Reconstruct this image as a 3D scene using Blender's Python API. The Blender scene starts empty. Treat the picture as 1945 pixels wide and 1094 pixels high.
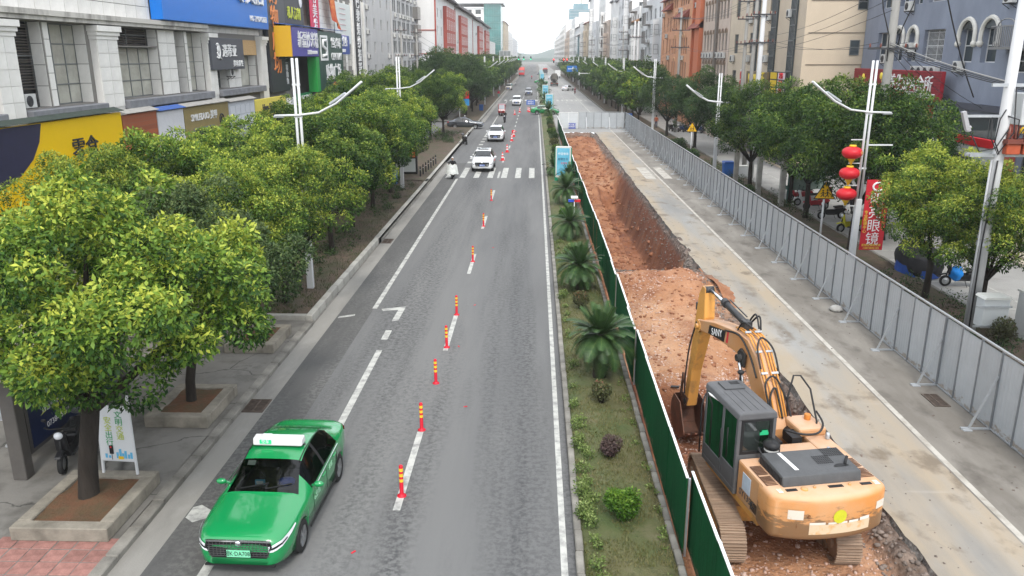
import bpy, bmesh, math, random
import numpy as np
from mathutils import Matrix, Vector, Euler, noise as mnoise
R = math.radians
random.seed(11)
rng = np.random.default_rng(11)
SC = bpy.context.scene
COL = SC.collection
# -- camera
CAM_H = 9.3
cam_d = bpy.data.cameras.new('camera')
cam_d.sensor_width = 36.0
cam_d.lens = 28.13
cam_d.clip_start = 0.1
cam_d.clip_end = 9000
cam = bpy.data.objects.new('camera', cam_d)
COL.objects.link(cam)
cam.location = (0,0, CAM_H)
cam.rotation_euler = (R(90 - 16.214),0, R(1.61))
SC.camera = cam
# -- world: bright overcast sky
SUN_EL, SUN_AZ = 50,172
world = bpy.data.worlds.new('World')
SC.world = world
world.use_nodes = True
wn = world.node_tree
wn.nodes.clear()
w_out = wn.nodes.new('ShaderNodeOutputWorld')
w_bg = wn.nodes.new('ShaderNodeBackground')
w_sky = wn.nodes.new('ShaderNodeTexSky')
w_sky.sky_type = 'NISHITA'
w_sky.sun_disc = False
w_sky.sun_elevation = R(SUN_EL)
w_sky.sun_rotation = R(SUN_AZ)
w_sky.air_density = 1.0
w_sky.dust_density = 3.0
w_mix = wn.nodes.new('ShaderNodeMix')
w_mix.data_type = 'RGBA'
w_mix.inputs['Factor'].default_value = 0.82          # cloud cover over the clear sky
w_mix.inputs['B'].default_value = (8.6,9.0,9.5,1)
wn.links.new(w_sky.outputs[0], w_mix.inputs['A'])
wn.links.new(w_mix.outputs['Result'], w_bg.inputs['Color'])
w_bg.inputs['Strength'].default_value = 0.125
wn.links.new(w_bg.outputs[0], w_out.inputs['Surface'])
sun_d = bpy.data.lights.new('sun', 'SUN')
sun_d.energy = 1.5
sun_d.angle = R(13)
sun_d.color = (1.0,0.96,0.9)
sun = bpy.data.objects.new('sun', sun_d)
COL.objects.link(sun)
_az = R(SUN_AZ)
_sd = Vector((math.sin(_az) * math.cos(R(SUN_EL)), math.cos(_az) * math.cos(R(SUN_EL)), math.sin(R(SUN_EL))))
sun.rotation_euler = _sd.to_track_quat('Z', 'Y').to_euler()
sun.location = (0,-30,60)
SC.view_settings.view_transform = 'Standard'
SC.view_settings.look = 'None'
SC.view_settings.exposure = 0.88
SC.view_settings.gamma = 1
SC.view_settings.use_curve_mapping = False
SC.render.engine = 'CYCLES'
SC.cycles.max_bounces = 6
SC.cycles.diffuse_bounces = 3
SC.cycles.glossy_bounces = 3
SC.cycles.transmission_bounces = 4
SC.cycles.transparent_max_bounces = 8
SC.cycles.volume_bounces = 2
SC.cycles.use_denoising = True
# -- materials
def srgb(r, g, b):
 f = lambda c: (c / 255 / 12.92) if c / 255 <= .04045 else ((c / 255 + .055) / 1.055) ** 2.4
 return (f(r), f(g), f(b))
_M = {}
def M(name, col=(.5,.5,.5), rough=.7, metal=0.0, var=0.0, vscale=3.0, bump=0.0, bscale=20.0, coat=0.0,
  col2=None, stretch=(1,1,1), coords='Object', thresh=None, rand=0.0, spec=None, detail=6.0, emit=None):
 """procedural surface: base colour broken up by noise (var or col2), optional bump and per-object shift"""
 if name in _M:
  return _M[name]
 m = bpy.data.materials.new(name)
 m.use_nodes = True
 nt = m.node_tree
 N, L = nt.nodes, nt.links
 b = N['Principled BSDF']
 b.inputs['Roughness'].default_value = rough
 b.inputs['Metallic'].default_value = metal
 if coat:
  b.inputs['Coat Weight'].default_value = coat
  b.inputs['Coat Roughness'].default_value = .06
 if spec is None and not coat and not metal and rough > .2:
  spec = .3
 if spec is not None:
  b.inputs['Specular IOR Level'].default_value = spec
 b.inputs['Base Color'].default_value = (*col, 1)
 if emit:
  b.inputs['Emission Color'].default_value = (*emit[0],1)
  b.inputs['Emission Strength'].default_value = emit[1]
 tc = mp = None
 if var or col2 or bump:
  if coords == 'World':
   tc = N.new('ShaderNodeNewGeometry').outputs['Position']
  else:
   tc = N.new('ShaderNodeTexCoord').outputs[coords]
  mp = N.new('ShaderNodeMapping')
  mp.inputs['Scale'].default_value = stretch
  L.new(tc, mp.inputs['Vector'])
 last = None
 if var or col2:
  n = N.new('ShaderNodeTexNoise')
  n.inputs['Scale'].default_value = vscale
  n.inputs['Detail'].default_value = detail
  n.inputs['Roughness'].default_value = .62
  L.new(mp.outputs[0], n.inputs['Vector'])
  r = N.new('ShaderNodeMapRange')
  lo, hi = thresh if thresh else (.3,.7)
  r.inputs['From Min'].default_value = lo
  r.inputs['From Max'].default_value = hi
  L.new(n.outputs['Fac'], r.inputs['Value'])
  mx = N.new('ShaderNodeMix')
  mx.data_type = 'RGBA'
  c2 = col2 if col2 else tuple(min(1, c * (1 + var)) for c in col)
  c1 = col if col2 else tuple(c * (1 - var) for c in col)
  mx.inputs['A'].default_value = (*c1,1)
  mx.inputs['B'].default_value = (*c2,1)
  L.new(r.outputs[0], mx.inputs['Factor'])
  last = mx.outputs['Result']
  L.new(last, b.inputs['Base Color'])
 if rand:
  oi = N.new('ShaderNodeObjectInfo')
  hs = N.new('ShaderNodeHueSaturation')
  mr = N.new('ShaderNodeMapRange')
  mr.inputs['To Min'].default_value = 1 - rand
  mr.inputs['To Max'].default_value = 1 + rand
  L.new(oi.outputs['Random'], mr.inputs['Value'])
  L.new(mr.outputs[0], hs.inputs['Value'])
  if last:
   L.new(last, hs.inputs['Color'])
  else:
   hs.inputs['Color'].default_value = (*col, 1)
  L.new(hs.outputs[0], b.inputs['Base Color'])
 if bump:
  n2 = N.new('ShaderNodeTexNoise')
  n2.inputs['Scale'].default_value = bscale
  n2.inputs['Detail'].default_value = 8
  L.new(mp.outputs[0], n2.inputs['Vector'])
  bp = N.new('ShaderNodeBump')
  bp.inputs['Strength'].default_value = bump
  bp.inputs['Distance'].default_value = .03
  L.new(n2.outputs['Fac'], bp.inputs['Height'])
  L.new(bp.outputs[0], b.inputs['Normal'])
 _M[name] = m
 return m
def layer_mat(name, base, layers, rough=.9, bump=0.4, bscale=30, bdist=.02):
 """ground-like surface in world space: base colour, then layers of (colour, scale, stretch, lo, hi, amount)"""
 m = bpy.data.materials.new(name)
 m.use_nodes = True
 nt = m.node_tree
 N, L = nt.nodes, nt.links
 b = N['Principled BSDF']
 b.inputs['Roughness'].default_value = rough
 pos = N.new('ShaderNodeNewGeometry').outputs['Position']
 last = None
 for k, (c, sc, st, lo, hi, amt, *spk) in enumerate(layers):
  mp = N.new('ShaderNodeMapping')
  mp.inputs['Scale'].default_value = st
  mp.inputs['Location'].default_value = (k * 7.3, k * 3.1,0)
  L.new(pos, mp.inputs['Vector'])
  n = N.new('ShaderNodeTexNoise')
  n.inputs['Scale'].default_value = sc
  n.inputs['Detail'].default_value = 7
  n.inputs['Roughness'].default_value = .6
  L.new(mp.outputs[0], n.inputs['Vector'])
  r = N.new('ShaderNodeMapRange')
  r.inputs['From Min'].default_value = lo
  r.inputs['From Max'].default_value = hi
  r.inputs['To Max'].default_value = amt
  L.new(n.outputs['Fac'], r.inputs['Value'])
  if spk:
   n3 = N.new('ShaderNodeTexNoise')
   n3.inputs['Scale'].default_value = spk[0]
   n3.inputs['Detail'].default_value = 5
   n3.inputs['Roughness'].default_value = .7
   L.new(pos, n3.inputs['Vector'])
   r3 = N.new('ShaderNodeMapRange')
   r3.inputs['From Min'].default_value = .44
   r3.inputs['From Max'].default_value = .58
   L.new(n3.outputs['Fac'], r3.inputs['Value'])
   ml = N.new('ShaderNodeMath')
   ml.operation = 'MULTIPLY'
   L.new(r.outputs[0], ml.inputs[0])
   L.new(r3.outputs[0], ml.inputs[1])
   r = ml
  mx = N.new('ShaderNodeMix')
  mx.data_type = 'RGBA'
  if last is None:
   mx.inputs['A'].default_value = (*base, 1)
  else:
   L.new(last, mx.inputs['A'])
  mx.inputs['B'].default_value = (*c, 1)
  L.new(r.outputs[0], mx.inputs['Factor'])
  last = mx.outputs['Result']
 L.new(last, b.inputs['Base Color'])
 n2 = N.new('ShaderNodeTexNoise')
 n2.inputs['Scale'].default_value = bscale
 n2.inputs['Detail'].default_value = 8
 L.new(pos, n2.inputs['Vector'])
 bp = N.new('ShaderNodeBump')
 bp.inputs['Strength'].default_value = bump
 bp.inputs['Distance'].default_value = bdist
 L.new(n2.outputs['Fac'], bp.inputs['Height'])
 L.new(bp.outputs[0], b.inputs['Normal'])
 _M[name] = m
 return m
def leaf_mat(name, cols, rough=.5, trans=.25):
 """leaf colour from the per-leaf tint attribute (0 dark .. 1 pale: leaf age plus painted light on clump tops), shifted per plant"""
 m = bpy.data.materials.new(name)
 m.use_nodes = True
 nt = m.node_tree
 N, L = nt.nodes, nt.links
 b = N['Principled BSDF']
 b.inputs['Roughness'].default_value = rough
 b.inputs['Specular IOR Level'].default_value = .22
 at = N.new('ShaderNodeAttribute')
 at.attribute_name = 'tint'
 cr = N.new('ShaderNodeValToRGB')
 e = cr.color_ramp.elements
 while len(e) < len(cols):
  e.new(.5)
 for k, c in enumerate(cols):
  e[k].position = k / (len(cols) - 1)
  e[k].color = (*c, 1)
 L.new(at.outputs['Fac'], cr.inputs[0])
 oi = N.new('ShaderNodeObjectInfo')
 mr = N.new('ShaderNodeMapRange')
 mr.inputs['To Min'].default_value = .82
 mr.inputs['To Max'].default_value = 1.18
 L.new(oi.outputs['Random'], mr.inputs['Value'])
 hs = N.new('ShaderNodeHueSaturation')
 L.new(mr.outputs[0], hs.inputs['Value'])
 L.new(cr.outputs[0], hs.inputs['Color'])
 L.new(hs.outputs[0], b.inputs['Base Color'])
 tr = N.new('ShaderNodeBsdfTranslucent')
 L.new(hs.outputs[0], tr.inputs['Color'])
 mx = N.new('ShaderNodeMixShader')
 mx.inputs[0].default_value = trans
 L.new(b.outputs[0], mx.inputs[1])
 L.new(tr.outputs[0], mx.inputs[2])
 L.new(mx.outputs[0], N['Material Output'].inputs['Surface'])
 _M[name] = m
 return m
def clear_glass(name, tint=(.3,.33,.33), amount=.5):
 """see-through glazing: tinted transparency under a fresnel gloss"""
 m = bpy.data.materials.new(name)
 m.use_nodes = True
 nt = m.node_tree
 N, L = nt.nodes, nt.links
 N.remove(N['Principled BSDF'])
 t = N.new('ShaderNodeBsdfTransparent')
 t.inputs[0].default_value = (*tint, 1)
 g = N.new('ShaderNodeBsdfGlossy')
 g.inputs['Roughness'].default_value = .03
 g.inputs['Color'].default_value = (.9,.9,.9,1)
 f = N.new('ShaderNodeFresnel')
 f.inputs[0].default_value = 1.5
 mx = N.new('ShaderNodeMixShader')
 L.new(f.outputs[0], mx.inputs[0])
 L.new(t.outputs[0], mx.inputs[1])
 L.new(g.outputs[0], mx.inputs[2])
 L.new(mx.outputs[0], N['Material Output'].inputs['Surface'])
 _M[name] = m
 return m
# -- mesh builder and object helpers
class MB:
 def __init__(s):
  s.v, s.f, s.mi, s.sm = [],[],[],[]
  s.cur = 0
 def add(s, vs, fs, smooth=False):
  o = len(s.v)
  s.v += [tuple(v) for v in vs]
  for f in fs:
   s.f.append(tuple(i + o for i in f))
   s.mi.append(s.cur)
   s.sm.append(smooth)
  return s
 def quad(s, a, b, c, d):
  return s.add([a, b, c, d],[(0,1,2,3)])
 def box(s, x0, x1, y0, y1, z0, z1):
  return s.add([(x0, y0, z0),(x1, y0, z0),(x1, y1, z0),(x0, y1, z0),(x0, y0, z1),(x1, y0, z1),(x1, y1, z1),(x0, y1, z1)],
      [(0,3,2,1),(4,5,6,7),(0,1,5,4),(1,2,6,5),(2,3,7,6),(3,0,4,7)])
 def obox(s, c, size, rot=(0,0,0)):
  m = Matrix.Translation(c) @ Euler(rot).to_matrix().to_4x4()
  x, y, z = [k / 2 for k in size]
  vs = [m @ Vector(p) for p in [(-x, -y, -z),(x, -y, -z),(x, y, -z),(-x, y, -z),(-x, -y, z),(x, -y, z),(x, y, z),(-x, y, z)]]
  return s.add(vs, [(0,3,2,1),(4,5,6,7),(0,1,5,4),(1,2,6,5),(2,3,7,6),(3,0,4,7)])
 def beam(s, a, b, w, h, up=(0,0,1)):
  """rectangular bar from a to b, w across, h along up"""
  a, b = Vector(a), Vector(b)
  d = (b - a).normalized()
  u = Vector(up)
  if abs(d.dot(u)) > .98:
   u = Vector((0,1,0))
  sd = d.cross(u).normalized()
  u = sd.cross(d).normalized()
  vs = []
  for p in (a, b):
   vs += [p - sd * w / 2 - u * h / 2, p + sd * w / 2 - u * h / 2, p + sd * w / 2 + u * h / 2, p - sd * w / 2 + u * h / 2]
  return s.add(vs, [(0,1,2,3),(7,6,5,4),(0,4,5,1),(1,5,6,2),(2,6,7,3),(3,7,4,0)])
 def tube(s, pts, r, n=8, caps=True, smooth=True):
  pts = [Vector(p) for p in pts]
  rs = r if isinstance(r, (list, tuple)) else [r] * len(pts)
  vs, fs = [],[]
  t0 = (pts[1] - pts[0]).normalized()
  ref = Vector((0,0,1)) if abs(t0.z) < .9 else Vector((1,0,0))
  u = t0.cross(ref).normalized()
  for k, p in enumerate(pts):
   a = pts[max(0, k - 1)]
   b = pts[min(len(pts) - 1, k + 1)]
   t = (b - a).normalized()
   u = (u - t * u.dot(t)).normalized()
   w = t.cross(u)
   for q in range(n):
    an = 2 * math.pi * q / n
    vs.append(p + (u * math.cos(an) + w * math.sin(an)) * rs[k])
  for k in range(len(pts) - 1):
   for q in range(n):
    q2 = (q + 1) % n
    fs.append((k * n + q, k * n + q2,(k + 1) * n + q2,(k + 1) * n + q))
  s.add(vs, fs, smooth)
  if caps:
   o = len(s.v) - len(vs)
   for base, rev in ((0, True),((len(pts) - 1) * n, False)):
    f = tuple(o + base + q for q in range(n))
    s.f.append(f[::-1] if rev else f)
    s.mi.append(s.cur)
    s.sm.append(False)
  return s
 def cyl(s, a, b, r, r2=None, n=12):
  return s.tube([a, b],[r, r if r2 is None else r2], n)
 def sph(s, c, r, nu=12, nv=8, smooth=True):
  rx, ry, rz = r if isinstance(r, (tuple, list)) else (r, r, r)
  vs, fs = [],[]
  for j in range(nv + 1):
   th = math.pi * j / nv
   for i in range(nu):
    ph = 2 * math.pi * i / nu
    vs.append((c[0] + rx * math.sin(th) * math.cos(ph), c[1] + ry * math.sin(th) * math.sin(ph), c[2] + rz * math.cos(th)))
  for j in range(nv):
   for i in range(nu):
    i2 = (i + 1) % nu
    fs.append((j * nu + i, (j + 1) * nu + i, (j + 1) * nu + i2, j * nu + i2))
  return s.add(vs, fs, smooth)
 def lathe(s, prof, c=(0,0,0), n=16, smooth=True):
  vs, fs = [],[]
  for r, z in prof:
   for i in range(n):
    a = 2 * math.pi * i / n
    vs.append((c[0] + r * math.cos(a), c[1] + r * math.sin(a), c[2] + z))
  for j in range(len(prof) - 1):
   for i in range(n):
    i2 = (i + 1) % n
    fs.append((j * n + i, j * n + i2,(j + 1) * n + i2,(j + 1) * n + i))
  return s.add(vs, fs, smooth)
 def prism(s, poly, lo, hi, axis='x'):
  """polygon extruded: axis x -> poly is (y,z); y -> (x,z); z -> (x,y)"""
  n = len(poly)
  def P(p, t):
   return {'x': (t, p[0], p[1]), 'y': (p[0], t, p[1]), 'z': (p[0], p[1], t)}[axis]
  vs = [P(p, lo) for p in poly] + [P(p, hi) for p in poly]
  fs = [tuple(range(n))[::-1], tuple(range(n, 2 * n))]
  for i in range(n):
   j = (i + 1) % n
   fs.append((i, j, n + j, n + i))
  return s.add(vs, fs)
 def build(s, name, mat, parent=None, bevel=0.0, world=False, kind=None, label=None, seg=2, loc=None):
  me = bpy.data.meshes.new(name)
  me.from_pydata(s.v, [], s.f)
  for m in (mat if isinstance(mat, (list, tuple)) else [mat]):
   me.materials.append(m)
  if s.f:
   me.polygons.foreach_set('material_index', s.mi)
   me.polygons.foreach_set('use_smooth', s.sm)
  bm = bmesh.new()
  bm.from_mesh(me)
  bmesh.ops.recalc_face_normals(bm, faces=bm.faces)
  if bevel:
   es = [e for e in bm.edges if len(e.link_faces) == 2 and e.calc_face_angle(0) > .6]
   try:
    bmesh.ops.bevel(bm, geom=es, offset=bevel, segments=seg, affect='EDGES', profile=.5, clamp_overlap=True)
   except Exception:
    pass
  bm.to_mesh(me)
  bm.free()
  me.update()
  return link(name, me, parent, world, kind, label, loc)
def link(name, me, parent=None, world=False, kind=None, label=None, loc=None):
 o = bpy.data.objects.new(name, me)
 COL.objects.link(o)
 if parent is not None:
  o.parent = parent
  if world:
   top = parent
   while top.parent is not None:
    top = top.parent
   # mesh given in world coordinates: shift into the thing's own frame (things built this way are unrotated)
   me.transform(Matrix.Translation(-Vector(top.location)))
   o.location = (0,0,0)
 if loc is not None:
  o.location = loc
 if kind:
  o['kind'] = kind
 if label:
  o['label'] = label
 return o
def thing(name, label, cat, loc=(0,0,0), rz=0.0, group=None):
 o = bpy.data.objects.new(name, None)
 o.empty_display_size = .3
 COL.objects.link(o)
 o.location = loc
 o.rotation_euler = (0,0, rz)
 o['label'] = label
 o['category'] = cat
 if group:
  o['group'] = group
 return o
def tag(o, label, cat, group=None):
 o['label'] = label
 o['category'] = cat
 if group:
  o['group'] = group
 return o
def kids(o):
 return [c for c in o.children]
def copy_tree(o, loc=None, rz=None, label=None, group=None, parent=None, scale=None):
 c = o.copy()
 COL.objects.link(c)
 if parent is not None:
  c.parent = parent
 if loc is not None:
  c.location = loc
 if rz is not None:
  c.rotation_euler = (0,0, rz)
 if scale is not None:
  c.scale = scale if isinstance(scale, (tuple, list)) else (scale,) * 3
 if label:
  c['label'] = label
 if group:
  c['group'] = group
 for ch in kids(o):
  copy_tree(ch, parent=c)
 return c
def structure(o):
 o['kind'] = 'structure'
 return o
def text(name, s, size, loc, u, n, mat, parent=None, depth=.02, align='CENTER', world=True, squash=1.0, vertical=False, label=None, spacing=1.0):
 """flat lettering as a mesh: u = reading direction, n = facing direction; centred on loc"""
 cu = bpy.data.curves.new(name, 'FONT')
 cu.body = '\n'.join(s) if vertical else s
 cu.size = size
 cu.align_x = align
 cu.align_y = 'CENTER'
 cu.extrude = depth / 2
 cu.resolution_u = 2
 cu.space_line = .98 if vertical else 1.0
 cu.space_character = spacing
 t = bpy.data.objects.new(name, cu)
 COL.objects.link(t)
 bpy.context.view_layer.update()
 dg = bpy.context.evaluated_depsgraph_get()
 me = bpy.data.meshes.new_from_object(t.evaluated_get(dg))
 bpy.data.objects.remove(t)
 bpy.data.curves.remove(cu)
 me.name = name
 u, n = Vector(u).normalized(), Vector(n).normalized()
 up = n.cross(u)
 mtx = Matrix(((u.x * squash, up.x, n.x, loc[0]),(u.y * squash, up.y, n.y, loc[1]),(u.z * squash, up.z, n.z, loc[2]),(0,0,0,1)))
 me.transform(mtx)
 me.materials.clear()
 me.materials.append(mat)
 return link(name, me, parent, world and parent is not None, None, label)
def np_mesh(name, V, quads, mat, tint=None, smooth=False):
 """fast mesh from numpy arrays of verts and quads/tris"""
 me = bpy.data.meshes.new(name)
 nf, k = quads.shape
 me.vertices.add(len(V))
 me.vertices.foreach_set('co', np.asarray(V, dtype=np.float32).ravel())
 me.loops.add(nf * k)
 me.loops.foreach_set('vertex_index', quads.astype(np.int32).ravel())
 me.polygons.add(nf)
 me.polygons.foreach_set('loop_start', np.arange(0, nf * k, k, dtype=np.int32))
 me.polygons.foreach_set('loop_total', np.full(nf, k, dtype=np.int32))
 if smooth:
  me.polygons.foreach_set('use_smooth', np.ones(nf, dtype=bool))
 me.materials.append(mat)
 if tint is not None:
  a = me.attributes.new('tint', 'FLOAT', 'FACE')
  a.data.foreach_set('value', np.asarray(tint, dtype=np.float32))
 me.update(calc_edges=True)
 me.validate()
 return me
def grid_mesh(name, xs, ys, zf, mat, smooth=True):
 X, Y = np.meshgrid(xs, ys)
 Z = zf(X, Y)
 V = np.stack([X.ravel(), Y.ravel(), Z.ravel()],1)
 nx, ny = len(xs), len(ys)
 i, j = np.meshgrid(np.arange(nx - 1), np.arange(ny - 1))
 a = (j * nx + i).ravel()
 q = np.stack([a, a + 1, a + 1 + nx, a + nx],1)
 return np_mesh(name, V, q, mat, smooth=smooth)
def vnoise(x, y, seed=0, octaves=4, scale=1.0):
 """vectorised value noise in [-1,1]"""
 out = np.zeros_like(x, dtype=float)
 amp, tot = 1.0,0.0
 for o in range(octaves):
  fx, fy = x / scale * 2 ** o, y / scale * 2 ** o
  ix, iy = np.floor(fx).astype(int), np.floor(fy).astype(int)
  tx, ty = fx - ix, fy - iy
  tx, ty = tx * tx * (3 - 2 * tx), ty * ty * (3 - 2 * ty)
  def h(a, b):
   v = np.sin(a * 127.1 + b * 311.7 + seed * 74.7 + o * 19.3) * 43758.5453
   return (v - np.floor(v)) * 2 - 1
  n = (h(ix, iy) * (1 - tx) + h(ix + 1, iy) * tx) * (1 - ty) + (h(ix, iy + 1) * (1 - tx) + h(ix + 1, iy + 1) * tx) * ty
  out += n * amp
  tot += amp
  amp *= .5
 return out / tot
# shared materials
WHITE = M('white_paint', (.72,.73,.73),.5, var=.06, vscale=4)
ROADWHITE = M('worn_road_paint', (.46,.46,.43),.85, col2=(.19,.19,.186), vscale=3.2, coords='World', thresh=(.44,.70), bump=.2, bscale=60)
STEEL = M('galvanised_steel', (.45,.47,.49),.45,.6, var=.12, vscale=5)
DARKSTEEL = M('dark_steel', (.06,.06,.065),.5,.5, var=.2, vscale=6)
BLACK = M('black_plastic', (.015,.015,.016),.5)
RUBBER = M('tyre_rubber', (.018,.018,.018),.85)
CHROME = M('chrome', (.75,.76,.78),.15,1.0)
GLASSDARK = M('dark_window_glass', (.035,.045,.05),.08, rand=.5, spec=.7)
GLASSGREY = M('dusty_window_glass', (.42,.41,.355),.25, var=.25, vscale=.7, rand=.18)
ALU = M('grey_window_frame', (.16,.17,.17),.5,.3)
WHITEFRAME = M('white_window_frame', (.6,.6,.6),.5)
CONCRETE = M('weathered_concrete', (.33,.32,.29),.9, var=.25, vscale=1.6, bump=.3, bscale=25)
RED = M('red_plastic', (.62,.02,.03),.45)
YELLOW = M('yellow_paint', (.78,.52,.02),.5)
# ================================================================== GROUND, ROADS, KERBS, TRENCH
PAVE = layer_mat('grey_paving', (.145,.138,.126),[((.21,.20,.182),.35,(1,1,1),.35,.7,.8),((.075,.07,.062),1.1,(1,1,1),.5,.7,.75),((.10,.095,.085),.6,(1,1,1),.5,.66,.8,5),
             ((.17,.15,.12),.12,(1,.4,1),.5,.7,.5)], bump=.25, bscale=18)
def cracks(m, scale, width, dark):
 nt = m.node_tree; N, L = nt.nodes, nt.links; b = N['Principled BSDF']
 g = N.new('ShaderNodeNewGeometry'); nz = N.new('ShaderNodeTexNoise'); nz.inputs['Scale'].default_value = 1.3; nz.inputs['Detail'].default_value = 5; L.new(g.outputs['Position'], nz.inputs['Vector'])
 ad = N.new('ShaderNodeVectorMath'); ad.operation = 'MULTIPLY_ADD'; L.new(nz.outputs['Color'], ad.inputs[0]); ad.inputs[1].default_value = (.9,.9,0); L.new(g.outputs['Position'], ad.inputs[2])
 v = N.new('ShaderNodeTexVoronoi'); v.feature = 'DISTANCE_TO_EDGE'; v.inputs['Scale'].default_value = scale; L.new(ad.outputs[0], v.inputs['Vector'])
 r = N.new('ShaderNodeMapRange'); r.inputs['From Max'].default_value = width; r.inputs['To Min'].default_value = dark; r.inputs['To Max'].default_value = 1; L.new(v.outputs['Distance'], r.inputs['Value'])
 mx = N.new('ShaderNodeMix'); mx.data_type = 'RGBA'; mx.blend_type = 'MULTIPLY'; mx.inputs['Factor'].default_value = 1
 L.new(b.inputs['Base Color'].links[0].from_socket, mx.inputs['A']); L.new(r.outputs[0], mx.inputs['B']); L.new(mx.outputs['Result'], b.inputs['Base Color'])
cracks(PAVE, .38,.012,.3)
ASPH = layer_mat('road_asphalt', (.112,.113,.114),[((.172,.171,.166),.22,(1,.08,1),.38,.66,.85),((.038,.039,.041),.50,(1,.05,1),.45,.62,.9,7.5),((.055,.055,.056),1.3,(1,.08,1),.52,.70,.6,16),
             ((.22,.218,.21),.8,(1,.12,1),.52,.75,.5,12),((.05,.05,.05),55,(1,1,1),.5,.75,.5)], rough=.93, bump=.6, bscale=90, bdist=.01)
ASPHD = layer_mat('dark_shoulder_asphalt', (.078,.077,.075),[((.16,.157,.15),.7,(1,.14,1),.42,.66,.85,8),((.04,.04,.04),1.8,(1,.3,1),.5,.7,.7,12)],
     bump=.45, bscale=80, bdist=.008)
SLAB = layer_mat('dusty_road_slab', (.24,.236,.222),[((.32,.26,.185),.20,(2.2,.25,1),.38,.58,.95),((.17,.168,.162),.35,(1.5,.3,1),.52,.66,.6),((.31,.31,.30),.45,(1,.3,1),.5,.75,.8),
              ((.13,.10,.07),.9,(1,.7,1),.54,.66,.75),((.42,.40,.36),1.6,(.25,1.2,1),.64,.78,.35),
              ((.12,.115,.105),4.0,(1,1,1),.66,.8,.35)], bump=.3, bscale=40, bdist=.012)
SHOULD = layer_mat('muddy_shoulder', (.15,.135,.115),[((.27,.25,.22),.6,(1,.3,1),.42,.66,.8),((.07,.06,.05),1.4,(1,.6,1),.52,.72,.7),
              ((.33,.31,.28),2.3,(1,1,1),.66,.8,.5)], bump=.45, bscale=35, bdist=.015)
SOIL = layer_mat('verge_soil', (.085,.06,.042),[((.05,.062,.022),.8,(1,1,1),.45,.65,.7),((.15,.10,.07),2.5,(1,1,1),.5,.75,.6)], bump=.9, bscale=14, bdist=.06)
GRASSM = layer_mat('median_turf', (.115,.108,.045),[((.06,.10,.022),.55,(1,.7,1),.40,.62,.85),((.19,.165,.10),1.7,(1,1,1),.55,.75,.6),
             ((.045,.055,.02),5.5,(1,1,1),.52,.72,.7)], bump=1.0, bscale=28, bdist=.06)
DIRT = layer_mat('red_earth', (.35,.150,.066),[((.46,.235,.125),.55,(1,1,1),.38,.62,.85),((.20,.07,.034),.9,(1,1,1),.5,.7,.75),
            ((.46,.27,.175),5.0,(1,1,1),.55,.78,.6),((.12,.055,.033),11,(1,1,1),.56,.74,.6)], rough=.95, bump=1.0, bscale=9, bdist=.09)
RUBBLE = layer_mat('broken_asphalt_edge', (.10,.092,.085),[((.24,.225,.21),3.0,(1,1,1),.5,.66,.8),((.20,.10,.06),1.1,(1,1,1),.48,.7,.7),
               ((.035,.034,.033),6,(1,1,1),.5,.7,.8)], rough=.95, bump=1.0, bscale=12, bdist=.08)
KERBM = M('kerb_stone_concrete', (.19,.18,.16),.9, var=.35, vscale=2.2, bump=.35, bscale=22, rand=.14)
KERBL = M('pale_kerb_concrete', (.33,.32,.29),.9, var=.2, vscale=2, bump=.35, bscale=22, rand=.12)
GUTTER = layer_mat('gutter_concrete', (.25,.24,.22),[((.14,.135,.125),.8,(1,.25,1),.45,.7,.7),((.32,.31,.29),2.0,(1,.5,1),.55,.75,.5)], bump=.3, bscale=25)
def sheet(name, x0, x1, y0, y1, z, mat, cuts=1, parent=None, kind='structure'):
 mb = MB()
 for k in range(cuts):
  a, b = y0 + (y1 - y0) * k / cuts, y0 + (y1 - y0) * (k + 1) / cuts
  mb.quad((x0, a, z),(x1, a, z),(x1, b, z),(x0, b, z))
 return mb.build(name, mat, parent, kind=kind if parent is None else None)
# the ground sheet, with the trench left open
g = MB()
BX, TX0, TX1, TY0, TY1 = 3300,2.88,7.75,9.0,102.5
z = -.02
g.quad((-BX, -200, z),(TX0,-200, z),(TX0,3300, z),(-BX, 3300, z))
g.quad((TX1,-200, z),(BX, -200, z),(BX, 3300, z),(TX1,3300, z))
g.quad((TX0,-200, z),(TX1,-200, z),(TX1, TY0, z),(TX0, TY0, z))
g.quad((TX0, TY1, z),(TX1, TY1, z),(TX1,3300, z),(TX0,3300, z))
g.build('ground', PAVE, kind='structure')
road_l = sheet('road', -7.28,.85,-10,900,0, ASPH)
sheet('gutter', -7.9,-7.28,-10,72,.004, GUTTER)
sheet('gutter', -7.9,-7.28,118,400,.004, GUTTER)
sheet('road', -7.28,-6.1,-10,72,.003, ASPHD, 30)
sheet('side_street', -60,-7.28,72,118,-.008, ASPH)
road_r = sheet('road', 2.88,11.9,102.5,900,-.004, layer_mat('far_road_concrete', (.25,.25,.245),[((.32,.315,.30),.12,(1,.2,1),.4,.7,.8),((.17,.17,.168),.5,(1,.12,1),.52,.7,.5)], bump=.3, bscale=60, bdist=.008))
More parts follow.
